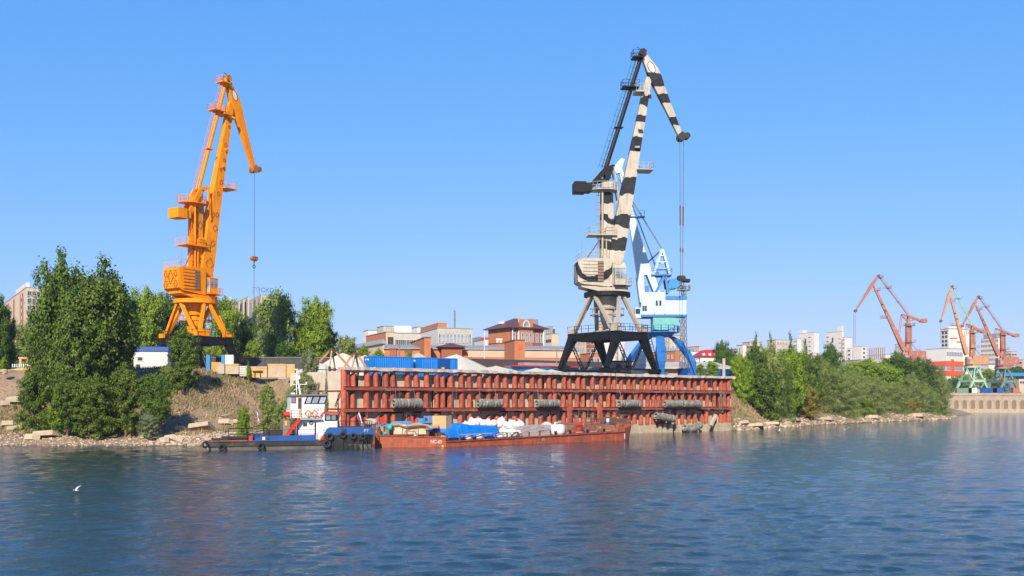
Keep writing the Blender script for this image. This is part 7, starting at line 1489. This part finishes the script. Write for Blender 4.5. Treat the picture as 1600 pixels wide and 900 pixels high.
# ---------------- things on the left bank top ----------------
b = Bld('site_cabin', 'white site cabin with blue roof edge behind the left bank trees', 'cabin', 209, 549, 152, 203, 262, 6, 'plaster_white', parapet=0)
mb = MB(); mb.bb(-0.15, b.wr+0.15, -0.15, b.wl, b.H, b.H+0.7); mb.build('roof_fascia', M_['blue'], b.root); b.wins('r', 1, [b.H-1.5], 0.95, 0.75, 'white', 'glass', x0=0.08, x1=0.3, bars=0); b.wins('r', 1, [b.H-3.2], 0.6, 1.3, 'mast_grey', 'glass', x0=0.06, x1=0.2, bars=0)
o = thing('blue_kiosk', 'small blue and white kiosk under the orange crane portal', 'kiosk', W(322, 140, 8.6), R(10))
mb = MB()
for x in (0, 2.0): mb.bb(x, x+0.5, 0, 1.6, 0, 2.6)
mb.build('side_panel', M_['blue_light'], o); mb = MB(); mb.bb(2.51, 3.6, 0.1, 1.5, 0, 2.6); mb.build('white_panel', M_['white'], o); mb = MB(); mb.bb(0.51, 1.99, 0.4, 1.4, 0.0, 1.6); mb.build('counter', M_['block_yellow'], o)
# freight wagon
def wagon(px, D, L_, lab, text=None, m_='train'):
    o = thing('freight_wagon', lab, 'wagon', W(px, D, 8.9), R(6), 'dark freight wagons behind the bank'); mb = MB(); mb.bb(0, L_, 0, 2.9, 1.1, 3.9); mb.build('body', M_[m_], o); mb = MB(); mb.bb(-0.1, L_+0.1, -0.08, 2.98, 3.91, 4.05); mb.build('top_rim', M_['mast_grey'], o)
    for k in range(9): mb = MB(); x = L_*(k+0.5)/9; mb.bb(x-0.06, x+0.06, -0.1, -0.004, 1.1, 3.9); mb.build('side_post', M_[m_], o)
    for x in (1.8, L_-1.8):
        for q in (-0.8, 0.8): mb = MB(); mb.tube((x+q, 0.3, 0.5), (x+q, 2.6, 0.5), 0.48, n=12); mb.build('wheel', M_['black'], o)
    if text: text_mesh('side_lettering', text, 0.75, M_['yellow'], o, Matrix.Translation((L_*0.55, -0.12, 3.4)) @ Matrix.Rotation(R(90), 4, 'X'), sx=1.3)
wagon(318, 186, 13.0, 'dark grey freight wagon with yellow lettering behind the orange crane legs', 'ПГК'); wagon(430, 186, 12, 'plain dark wagon left of the freight yard trees, behind ochre blocks')
wagon(372, 189, 7, 'darkest wagon between the lettered wagon and the plain one')
# ochre blocks forming a low wall along the bank top
BLK = [(352, 373.5, 567, 577.5, 'block_pale', 'big pale pink block with yellow top edge'), (374.5, 391, 571, 581, 'plaster_grey', 'grey ribbed concrete slab stack between ochre blocks'), (391.5, 417.5, 571, 583, 'block_yellow', 'ochre block wall with a bench-like rail in front'), (418.5, 447, 567, 583, 'block_pale', 'tall pale and ochre block in the middle of the block row'), (447.5, 461, 567.5, 583, 'block_yellow', 'ochre block near the silvery bush'), (340, 351, 567, 577, 'cap', 'round-ended grey block at the left end of the block row')]
for x0, x1, y0_, y1_, mm, lab in BLK:
    D = 139.5; p = W(x0, D, ZY(y1_, D)-0.6); wd = (U(x1)-U(x0))*D; H = ZY(y0_+1.5, D)-p.z; o = thing('concrete_block', lab, 'block', p, 0, 'painted concrete blocks on the bank top')
    mb = MB(); mb.bb(0.0, wd-0.04, 0, 1.2, 0, H-0.22); mb.build('body', M_[mm], o); mb = MB(); mb.bb(-0.02, wd-0.02, -0.03, 1.23, H-0.215, H); mb.build('top_course', M_['block_yellow'] if mm == 'block_pale' else M_['block_pale'], o)
    if mm == 'plaster_grey':
        for k in range(5): mb = MB(); mb.bb(-0.02, wd, -0.09, -0.002, 0.3+k*0.24, 0.42+k*0.24); mb.build('rib', M_['white'], o)
    if mm == 'block_yellow' and x0 < 400: mb = MB(); mb.bb(0.3, wd-0.6, -0.35, -0.1, H*0.55, H*0.62); mb.tube((0.6,-0.2,0.1), (0.6,-0.2,H*0.55), 0.06); mb.tube((wd-0.9,-0.2,0.1), (wd-0.9,-0.2,H*0.55), 0.06); mb.build('rail', M_['brown'], o)
# left edge clutter on the bank
o = thing('gate_frame', 'small timber gate frame standing on the bank at far left', 'frame', W(30, 139, ZY(572, 139)), R(6))
mb = MB(); mb.bb(0, 0.28, 0, 0.25, 0, 1.0); mb.bb(0.9, 1.18, 0, 0.25, 0, 1.0); mb.build('post', M_['ply'], o); mb = MB(); mb.bb(-0.1, 1.28, -0.03, 0.28, 1.0, 1.22); mb.build('lintel', M_['ply'], o)
o = thing('striped_barrier', 'white and blue striped barrier on an ochre beam at the far left bank', 'barrier', W(2, 134, ZY(583, 134)), R(4))
mb = MB(); mb.beam((0,0,0.1), (4.0,0,0.75), 0.5, 0.35); mb.build('ochre_beam', M_['block_yellow'], o)
for k in range(8): mb = MB(); mb.bb(1.4+k*0.28, 1.52+k*0.28, -0.1, 0.1, 0.75, 1.2); mb.build('picket', M_['white'] if k % 2 else M_['pale_blue'], o)
rnd = random.Random(77)
for k, (px, py, s_) in enumerate(((52,572,1.3),(62,571,1.2),(70,574,1.4),(78,577,1.5),(85,579,1.2),(74,588,1.4),(66,597,1.2),(84,590,1.3),(6,580,1.1),(80,606,1.1))):
    D = 128+(-(py-580))*0.25; mb = MB(); mb.blob((0,0,0), (s_,s_*0.8,s_*0.7), rnd, n=7, m=4, amp=0.25); o = mb.build('quarry_stone', M_['stone'] if k % 3 else M_['block_pale'], None); p = W(px, D, ZY(py, D)); o.location = (p.x, p.y, p.z-0.1); o.rotation_euler.z = k
    tag(o, ['topmost broken stone nearest the barrier', 'broken stone next to the topmost one', 'broken stone in the middle of the upper row', 'largest broken stone near the tree', 'broken stone against the tree crown', 'broken stone halfway down the pile', 'broken stone low in the pile at left', 'pale broken stone low in the pile at right', 'single stone left of the striped barrier', 'lowest broken stone of the pile'][k]+' at far left', 'stone', 'broken stones dumped on the left bank')
# gulls
def gull(px, py, D, s_, lab, flip=1, rz=0.3):
    o = thing('gull', lab, 'gull', W(px, D, ZY(py, D)), rz, 'white gulls over the river')
    mb = MB(); rg = []
    for x, r_, z in ((-0.30,0.012,0.02),(-0.22,0.045,0.0),(-0.08,0.075,-0.01),(0.08,0.07,0.0),(0.17,0.045,0.02),(0.24,0.042,0.03),(0.29,0.012,0.025)): rg.append([(x*s_, r_*s_*math.cos(a), z*s_+r_*s_*math.sin(a)) for a in np.linspace(0, 2*math.pi, 8, endpoint=False)])
    mb.loft(rg); mb.build('body', M_['gull'], o, smooth=True)
    mb = MB(); mb.tube((0.28*s_,0,0.025*s_), (0.35*s_,0,0.01*s_), 0.012*s_, 0.004*s_, 5); mb.build('beak', M_['yellow'], o)
    for sd in (-1, 1):
        mb = MB(); V = []
        for t, c0, c1, y, z in ((0, 0.10, -0.09, 0.05, 0.03), (0.35, 0.13, -0.07, 0.26, 0.22), (0.7, 0.09, -0.06, 0.47, 0.32), (1, -0.06, -0.09, 0.75, 0.42)): V += [(c0*s_, sd*y*s_, z*s_+0.008), (c1*s_, sd*y*s_, z*s_+0.008), (c1*s_, sd*y*s_, z*s_-0.008), (c0*s_, sd*y*s_, z*s_-0.008)]
        mb.loft([V[i*4:i*4+4] for i in range(4)]); mb.build('wing', M_['gull_grey'] if sd > 0 else M_['gull'], o)
    mb = MB(); mb.prismz([(-0.27*s_, 0.02), (-0.27*s_, -0.02), (-0.42*s_, -0.07*s_), (-0.42*s_, 0.07*s_)], 0, 0.012); mb.build('tail', M_['gull'], o)
gull(118, 766, 52, 0.5, 'white gull flying low over the water at lower left', rz=math.pi-0.3)
gull(1320, 672, 120, 0.9, 'white gull flying low over the river near the spit', rz=1.1)
gull(1217, 673, 150, 0.8, 'tiny gull skimming the water right of the quay end', rz=2.4)
# small poles and debris
for px, yt, D, r_, lab in ((757, 519, 250, 0.09, 'thin white pole standing before the long warehouse roof'), (1226, 560, 260, 0.12, 'thin lamp pole rising out of the spit bushes'), (624, 538, 214, 0.14, 'grey wooden pole in front of the beige barn'), (870, 545, 236, 0.12, 'grey pole at the right end of the loading canopy')):
    H = ZY(yt, D)-8.9; mb = MB(); mb.tube((0,0,0), (0,0,H), r_*1.3, r_, 7); mb.beam((-0.5,0,H-0.3), (0.5,0,H-0.3), 0.08, 0.08); o = mb.build('pole', M_['plaster_white'] if 'white' in lab else M_['mast_grey'], None); o.location = W(px, D, 8.9); tag(o, lab, 'pole')
rnd = random.Random(31)
for k, (px, py, L_, lab) in enumerate(((345, 655, 2.2, 'bleached driftwood stick on the stones above the tug stern'), (300, 664, 1.8, 'short driftwood stick left of the largest slab'), (222, 690, 1.6, 'driftwood stick near the water at the left beach'), (398, 655, 2.6, 'long bare stick leaning on the slope behind the tug flag'), (1200, 661, 2.4, 'driftwood pole on the rubble right of the quay'))):
    D = 100.0
    for _ in range(300):
        p = W(px, D, 0); zz = hz1(p.x, p.y)
        if zz >= ZY(py, D) and zz > -0.3: break
        D += 0.5
    mb = MB(); a = Vector((0,0,0.12)); q = [a]
    for i in range(4): q.append(q[-1]+Vector((L_/4, rnd.uniform(-.12, .12), rnd.uniform(-.02, .12))))
    for i in range(4): mb.tube(q[i], q[i+1], 0.07-0.012*i, 0.058-0.012*i, 6)
    mb.tube(q[2], q[2]+Vector((0.3, 0.2, 0.35)), 0.03, 0.015, 5); o = mb.build('driftwood', M_['ply_dk'], None); o.location = W(px, D, max(0.05, zz)); o.rotation_euler = (0, -0.1, rnd.uniform(-.5, .7)); tag(o, lab, 'driftwood', 'driftwood on the river bank')
# ---------------- trees ----------------
def crown(seed, kind):
    """limbs with twig clumps of small leaves; returns crown mesh and branch mesh, about 10 m tall, 1 unit = 1 m"""
    rng = np.random.default_rng(seed); rnd = random.Random(seed); H = 10.0
    par = dict(poplar=(44, 9, 64, 0.27, 0.125), round=(46, 9, 64, 0.36, 0.14), willow=(50, 11, 62, 0.32, 0.095), shrub=(42, 8, 60, 0.30, 0.13), spire=(34, 8, 46, 0.24, 0.13))[kind]
    nl, nt_, nlf, rc, ls = par; br = MB(); C_ = []
    br.tube((0,0,-1.0), (0.1,0.1,H*0.55), 0.24, 0.12, 7); br.tube((0.1,0.1,H*0.55), (0,0.2,H*0.9), 0.12, 0.03, 6)
    if kind == 'poplar': heads = [(0,0,1.0),(-1.5,0.4,0.86),(1.4,-0.3,0.92),(0.5,1.2,0.8)]
    elif kind == 'spire': heads = [(0,0,1.0),(0.5,0.3,0.8)]
    else: heads = [(0,0,1.0),(-1.2,0.5,0.93),(1.3,-0.6,0.88),(0.2,-1.2,0.85)]
    for k in range(nl):
        hx, hy, hh = heads[k % len(heads)]; t = ((k+0.5)/nl); t = t**0.85
        z0 = H*hh*(0.04+0.80*t) if kind in ('shrub','willow','poplar','spire') else H*hh*(0.16+0.68*t)
        az = k*2.39996+rnd.uniform(-.3, .3)
        if kind == 'poplar': Rm = 3.1*(1-t**2.4)**0.8*(0.6+0.5*min(1, t*4))+0.15; el = R(50)
        elif kind == 'spire': Rm = 1.9*(1-t)**0.7*(0.5+0.6*min(1, t*4)); el = R(60)
        elif kind == 'round': Rm = 3.9*math.sqrt(max(0.02, 1-(2*t-0.85)**2/1.4)); el = R(18+30*t)
        elif kind == 'willow': Rm = 4.3*math.sqrt(max(0.02, 1-(1.7*t-0.55)**2/1.5)); el = R(0+52*t)
        else: Rm = 3.8*math.sqrt(max(0.03, 1-(1.4*t-0.3)**2/1.3)); el = R(-6+58*t)
        Rm *= rnd.uniform(0.72, 1.15); s0 = Vector((hx*t, hy*t, z0)); dirv = Vector((math.cos(az)*math.cos(el), math.sin(az)*math.cos(el), math.sin(el)))
        L_ = Rm/max(0.35, math.cos(el)); L_ = min(L_, 4.6); e_ = s0+dirv*L_; e_.z = min(e_.z, H*hh*1.02)
        br.tube(s0, s0.lerp(e_, 0.9), 0.07, 0.02, 4, caps=False)
        for q in range(nt_):
            f = 0.25+0.75*(q+rnd.random())/nt_; c = s0.lerp(e_, f); sp = 0.46*(1.15-0.55*f)*(0.75 if kind in ('poplar','spire') else 1.1)
            c = c+Vector((rnd.gauss(0, sp), rnd.gauss(0, sp), rnd.gauss(0, sp*0.7)+(0.25 if kind == 'poplar' else 0)))
            C_.append((c.x, c.y, max(0.15, c.z), dirv))
    # leading shoots
    for hx, hy, hh in heads:
        br.tube((0,0,H*0.2), (hx, hy, H*hh*0.96), 0.1, 0.02, 5)
        for q in range(7): C_.append((hx+rnd.gauss(0, .18), hy+rnd.gauss(0, .18), H*hh*(0.86+0.03*q), Vector((0,0,1))))
    P = np.array([c[:3] for c in C_]); n = len(P)*nlf; ctr = np.repeat(P, nlf, 0)
    el_ = (1.0, 1.0, 1.25) if kind in ('poplar', 'spire') else (1.15, 1.15, 0.72)
    off = rng.normal(0, 1, (n, 3))*rc*np.array(el_)*np.repeat(rng.uniform(0.6, 1.25, len(P)), nlf)[:,None]
    c = ctr+off; rad = ctr*np.array([1,1,0]); rad /= np.linalg.norm(rad, axis=1, keepdims=True)+0.5
    nrm = 1.0*off/np.linalg.norm(off, axis=1, keepdims=True)+0.5*rad+np.array([0,0,0.45])+rng.normal(0, 0.4, (n, 3)); nrm /= np.linalg.norm(nrm, axis=1, keepdims=True)
    a = np.cross(nrm, rng.normal(0, 1, (n, 3))); a /= np.linalg.norm(a, axis=1, keepdims=True)+1e-9; b_ = np.cross(nrm, a)
    s_ = rng.uniform(0.7, 1.3, (n, 1))*ls; asp = 0.42 if kind == 'willow' else 0.72
    V = np.stack([c-a*s_, c+b_*s_*asp, c+a*s_, c-b_*s_*asp], 1).reshape(-1, 3)
    return npmesh('crown', V, np.arange(n*4).reshape(-1, 4), []), br
CR = {}
for kd, seeds in (('poplar', (1, 2)), ('round', (3, 4)), ('willow', (5, 6)), ('shrub', (7, 8)), ('spire', (9,))):
    for i, sd in enumerate(seeds):
        me, br = crown(sd, kd); bo_ = br.build('trunk', M_['bark'], None); CR[(kd, i)] = (me, bo_.data); bpy.data.objects.remove(bo_)
TM = {}
def crown_mesh(kd, i, leaf):
    key = (kd, i, leaf)
    if key not in TM: me = CR[(kd, i)][0].copy(); me.materials.clear(); me.materials.append(LEAF[leaf]); TM[key] = me
    return TM[key]
trng = random.Random(99)
def tree(px, ytop, ybase, halfw, D, kd, leaf, lab, group, name='tree', zb=None, cat='tree', rz=None):
    zt = ZY(ytop, D); p = W(px, D, 0); zbb = ZY(ybase, D) if zb is None else zb
    g = hz1(p.x, p.y); zbb = max(min(zbb, g+0.3), 0.1) if zb is None else zb
    H = zt-zbb; Rw = {'poplar': 3.4, 'round': 4.3, 'willow': 4.7, 'shrub': 4.2, 'spire': 2.1}[kd]; wd = halfw/F*D/Rw; k = trng.randint(0, 1) if kd != 'spire' else 0
    o = thing(name, lab, cat, (p.x, p.y, zbb), trng.uniform(0, 6.28) if rz is None else rz, group)
    sc_ = (wd, wd, H/10.2)
    share(crown_mesh(kd, k, leaf), 'crown', o, (0,0,0), (0,0,0), sc_); share(CR[(kd, k)][1], 'trunk', o, (0,0,0), (0,0,0), sc_)
    return o
GL, GR, GB = 'trees on the left river bank', 'trees and willows on the right spit', 'trees behind the orange crane'
TR = [
 (97,400,650,46,121,'poplar','poplar','tallest tree at the left, its highest tip above the cream tower',GL),
 (160,411,655,60,121,'poplar','poplar','broad tree with twin tops right of the tallest left tree',GL),
 (128,470,660,50,118,'shrub','poplar','full tree filling the gap below the two tall left tops',GL),
 (78,500,640,34,124,'round','poplar','tree standing at the left flank of the tallest tree',GL),
 (190,455,600,30,129,'poplar','dark','dark tree at the right shoulder of the twin-topped tree',GL),
 (-6,462,600,20,146,'round','dark','very dark tree cut by the left edge of the picture',GL),
 (10,500,600,20,150,'round','dark','shaded lower tree at the left edge',GL),
 (55,575,660,30,115,'shrub','poplar','leafy bush under the left trees near the stone pile',GL),
 (105,590,668,30,113.5,'shrub','poplar','bush with leaves down to the slabs, left of centre of the left bank',GL),
 (150,585,665,34,114,'shrub','poplar','bush at the foot of the twin-topped tree',GL),
 (196,570,664,34,115.5,'shrub','poplar','spreading bush right of the twin-topped tree foot',GL),
 (88,610,668,16,113,'spire','bright','fresh green sapling among the darker left bushes',GL),
 (243,588,672,28,115,'round','poplar','light bushy tree right of the left tree group, reaching the beach',GL),
 (232,645,682,18,112.3,'shrub','silver','low pale bush half covering a slab on the beach',GL),
 (286,512,598,30,127,'shrub','poplar','small conical tree in front of the orange crane portal',GL),
 (262,570,612,16,126,'shrub','willow','small grey bush left of the conical tree',GL),
 (42,508,560,26,190,'round','willow','olive tree in front of the brick garage at left',GL),
 (5,560,600,12,136,'shrub','bright','small green bush at the left edge bank top',GL),
 (230,455,585,34,215,'round','bright','bright background tree left of the orange crane house',GB),
 (206,470,585,30,222,'round','dark','dark background tree between left trees and crane',GB),
 (262,462,585,26,225,'round','dark','background tree right behind the orange portal, left side',GB),
 (300,495,585,28,228,'round','bright','background tree seen through the orange pyramid legs',GB),
 (352,470,585,28,214,'round','bright','background tree just right of the orange crane cab',GB),
 (385,497,585,20,222,'round','dark','background tree in front of the stepped tower, left',GB),
 (330,540,588,24,212,'shrub','bright','low background tree between the orange crane legs',GB),
 (400,530,588,24,210,'shrub','bright','low background tree below the stepped tower',GB),
 (434,458,588,34,205,'round','willow','tall background tree right of the stepped tower, paler',GB),
 (470,500,588,22,208,'round','bright','middle background tree between the two rounded tops',GB),
 (494,470,588,30,205,'round','bright','rounded bright background tree nearest the grabs',GB),
 (512,510,588,18,212,'round','dark','dark background tree behind the left grab',GB),
 (440,535,588,26,200,'shrub','dark','dark low tree behind the ochre blocks',GB),
 (484,545,612,15,132,'poplar','silver','silvery bush on the bank top left of the left grab',GL),
 (478,580,628,22,127,'shrub','silver','grey green bush on the slope left of the return wall',GL),
 (460,598,640,20,122,'shrub','willow','green grey bush on the slope above the tug wheelhouse',GL),
 (418,600,645,18,122,'shrub','willow','loose green bush in the middle of the dry slope',GL),
 (381,636,664,13,115,'shrub','bright','small bright bush low on the slope above the stern rail',GL),
 (440,628,655,16,117,'shrub','willow','small bush behind the tug flag and ladder',GL),
 (338,590,608,12,134,'shrub','silver','dry low bush on the bank top under the kiosk',GL),
 (510,578,612,4.5,120.5,'spire','silver','thin sapling growing against the return wall',GL),
 (388,566,580,4.5,139,'spire','bright','tiny sapling on top of the ochre block row',GL),
 (542,527,565,18,190,'round','willow','loose tree behind the two grabs',GB),
 (568,540,568,14,180,'shrub','bright','bush behind the right grab',GB),
 (592,546,568,14,178,'shrub','bright','bush behind the left end of the blue containers',GB),
 (640,548,566,7,176,'shrub','bright','small bush above the blue containers',GB),
 # right spit
 (1128,536,580,16,300,'round','dark','rounded dark tree beside the crimson roof',GR),
 (1143,548,580,14,290,'round','dark','dark tree lower right of the rounded dark tree',GR),
 (1112,565,584,13,186,'shrub','lime','low yellow green bush on the quay end near the pale post',GR),
 (1094,569,584,9,184,'shrub','bright','small sapling bush behind the blue crane leg',GR),
 (1154,553,612,15,192,'shrub','lime','yellow green bush just right of the quay end',GR),
 (1165,558,622,15,193,'shrub','bright','bright bush hanging over the dry grass slope',GR),
 (1178,538,650,26,190,'shrub','poplar','bushy tree below the first slender tips of the spit',GR),
 (1181,526,600,9,191,'spire','poplar','slender poplar tip, first one right of the quay',GR),
 (1190,540,600,8,193,'spire','willow','short slender tip between the first two poplar tips',GR),
 (1206,544,655,24,194,'round','willow','rounded tree under the second slender tip of the spit',GR),
 (1204,525,600,8,195,'spire','poplar','second slender poplar tip of the spit',GR),
 (1192,572,664,34,186,'shrub','poplar','full dark bush at the front foot of the first poplars',GR),
 (1238,545,655,26,203,'round','bright','rounded tree under the third slender tip',GR),
 (1235,524,610,9,204,'spire','poplar','third slender poplar tip, tallest of the spit',GR),
 (1258,537,610,9,207,'spire','poplar','fourth slender poplar tip before the white high-rises',GR),
 (1222,560,660,26,195,'willow','poplar','bushy tree in front of the third poplar',GR),
 (1266,556,640,24,218,'round','poplar','tree below the gap between the white high-rises',GR),
 (1250,575,655,24,208,'shrub','poplar','dense bush left of the yellowing bush',GR),
 (1262,598,656,19,207,'shrub','ochre','yellowing bush low in the middle of the spit foliage',GR),
 (1298,541,640,18,236,'round','dark','dark tree in front of the right white high-rise',GR),
 (1284,560,645,22,228,'willow','willow','grey green willow right of the third poplar',GR),
 (1314,572,657,36,226,'willow','willow','large rounded willow in the middle of the spit',GR),
 (1334,578,656,28,236,'willow','willow','second rounded willow, right of the largest',GR),
 (1330,568,600,18,262,'round','bright','brighter treetop above the middle willows',GR),
 (1358,562,620,26,275,'round','bright','bright green treetop left of the red crane cabin',GR),
 (1365,590,656,32,246,'willow','willow','willow in front of the bright treetop',GR),
 (1345,615,657,24,238,'shrub','bright','low fresh bush at the shore in front of the willows',GR),
 (1400,553,630,26,292,'round','dark','dark treetop under the red crane cabin',GR),
 (1385,570,650,26,272,'round','bright','bright tree left of the dark treetop',GR),
 (1398,600,655,30,258,'willow','willow','willow below the dark treetop',GR),
 (1436,561,640,24,300,'round','dark','dark tree beside the striped factory',GR),
 (1425,585,654,28,272,'willow','willow','willow near the end of the spit',GR),
 (1418,622,655,18,264,'shrub','ochre','yellow tinged shore bush near the end of the spit',GR),
 (1457,570,653,26,290,'willow','poplar','green tree second from the end of the spit',GR),
 (1470,584,654,22,288,'willow','willow','last rounded willow at the tip of the spit',GR),
 (1451,605,654,22,280,'willow','willow','front willow at the tip of the spit',GR),
 (1510,586,612,22,560,'round','bright','tree clump behind the pale green portal','trees behind the far wharf'),
 (1545,578,612,22,570,'round','bright','tree clump between the two green portals','trees behind the far wharf'),
 (1590,574,612,22,590,'round','dark','tree clump right of the rightmost far crane','trees behind the far wharf'),
 (1490,592,615,14,545,'round','dark','dark bush at the left end of the far wharf','trees behind the far wharf'),
]
for t_ in TR:
    px, yt, yb_, hw, D, kd, leaf, lab, grp = t_
    if grp == GR and px > 1170 and D < 300: D = D*1.05+2
    nm = 'bush' if (kd == 'shrub' or 'bush' in lab or 'sapling' in lab) else ('willow_tree' if kd == 'willow' else ('poplar_tree' if kd == 'poplar' else 'tree'))
    tree(px, yt, yb_, hw, D, kd, leaf, lab, grp, nm, cat='bush' if nm == 'bush' else 'tree')
# undergrowth filling the foot of the spit thicket
# pale post and cable posts
mb = MB(); mb.tube((0,0,0), (0,0,3.4), 0.28, 0.28, 10); o = mb.build('concrete_post', M_['cap'], None); o.location = W(1131, 178, 8.9); tag(o, 'pale concrete post standing at the quay end among bushes', 'post')
# ---------------- air ----------------
def haze():
    mb = MB(); mb.box((400, 4500, 32), (7600, 10000, 76)); m = bpy.data.materials.new('air_haze'); m.use_nodes = True; t = m.node_tree; t.nodes.clear()
    pv = t.nodes.new('ShaderNodeVolumePrincipled'); pv.inputs['Color'].default_value = (0.80, 0.90, 1.0, 1); pv.inputs['Density'].default_value = 0.00012; pv.inputs['Anisotropy'].default_value = 0.2
    o_ = t.nodes.new('ShaderNodeOutputMaterial'); t.links.new(pv.outputs[0], o_.inputs['Volume'])
    o = mb.build('haze', m, None); o['kind'] = 'stuff'
haze()
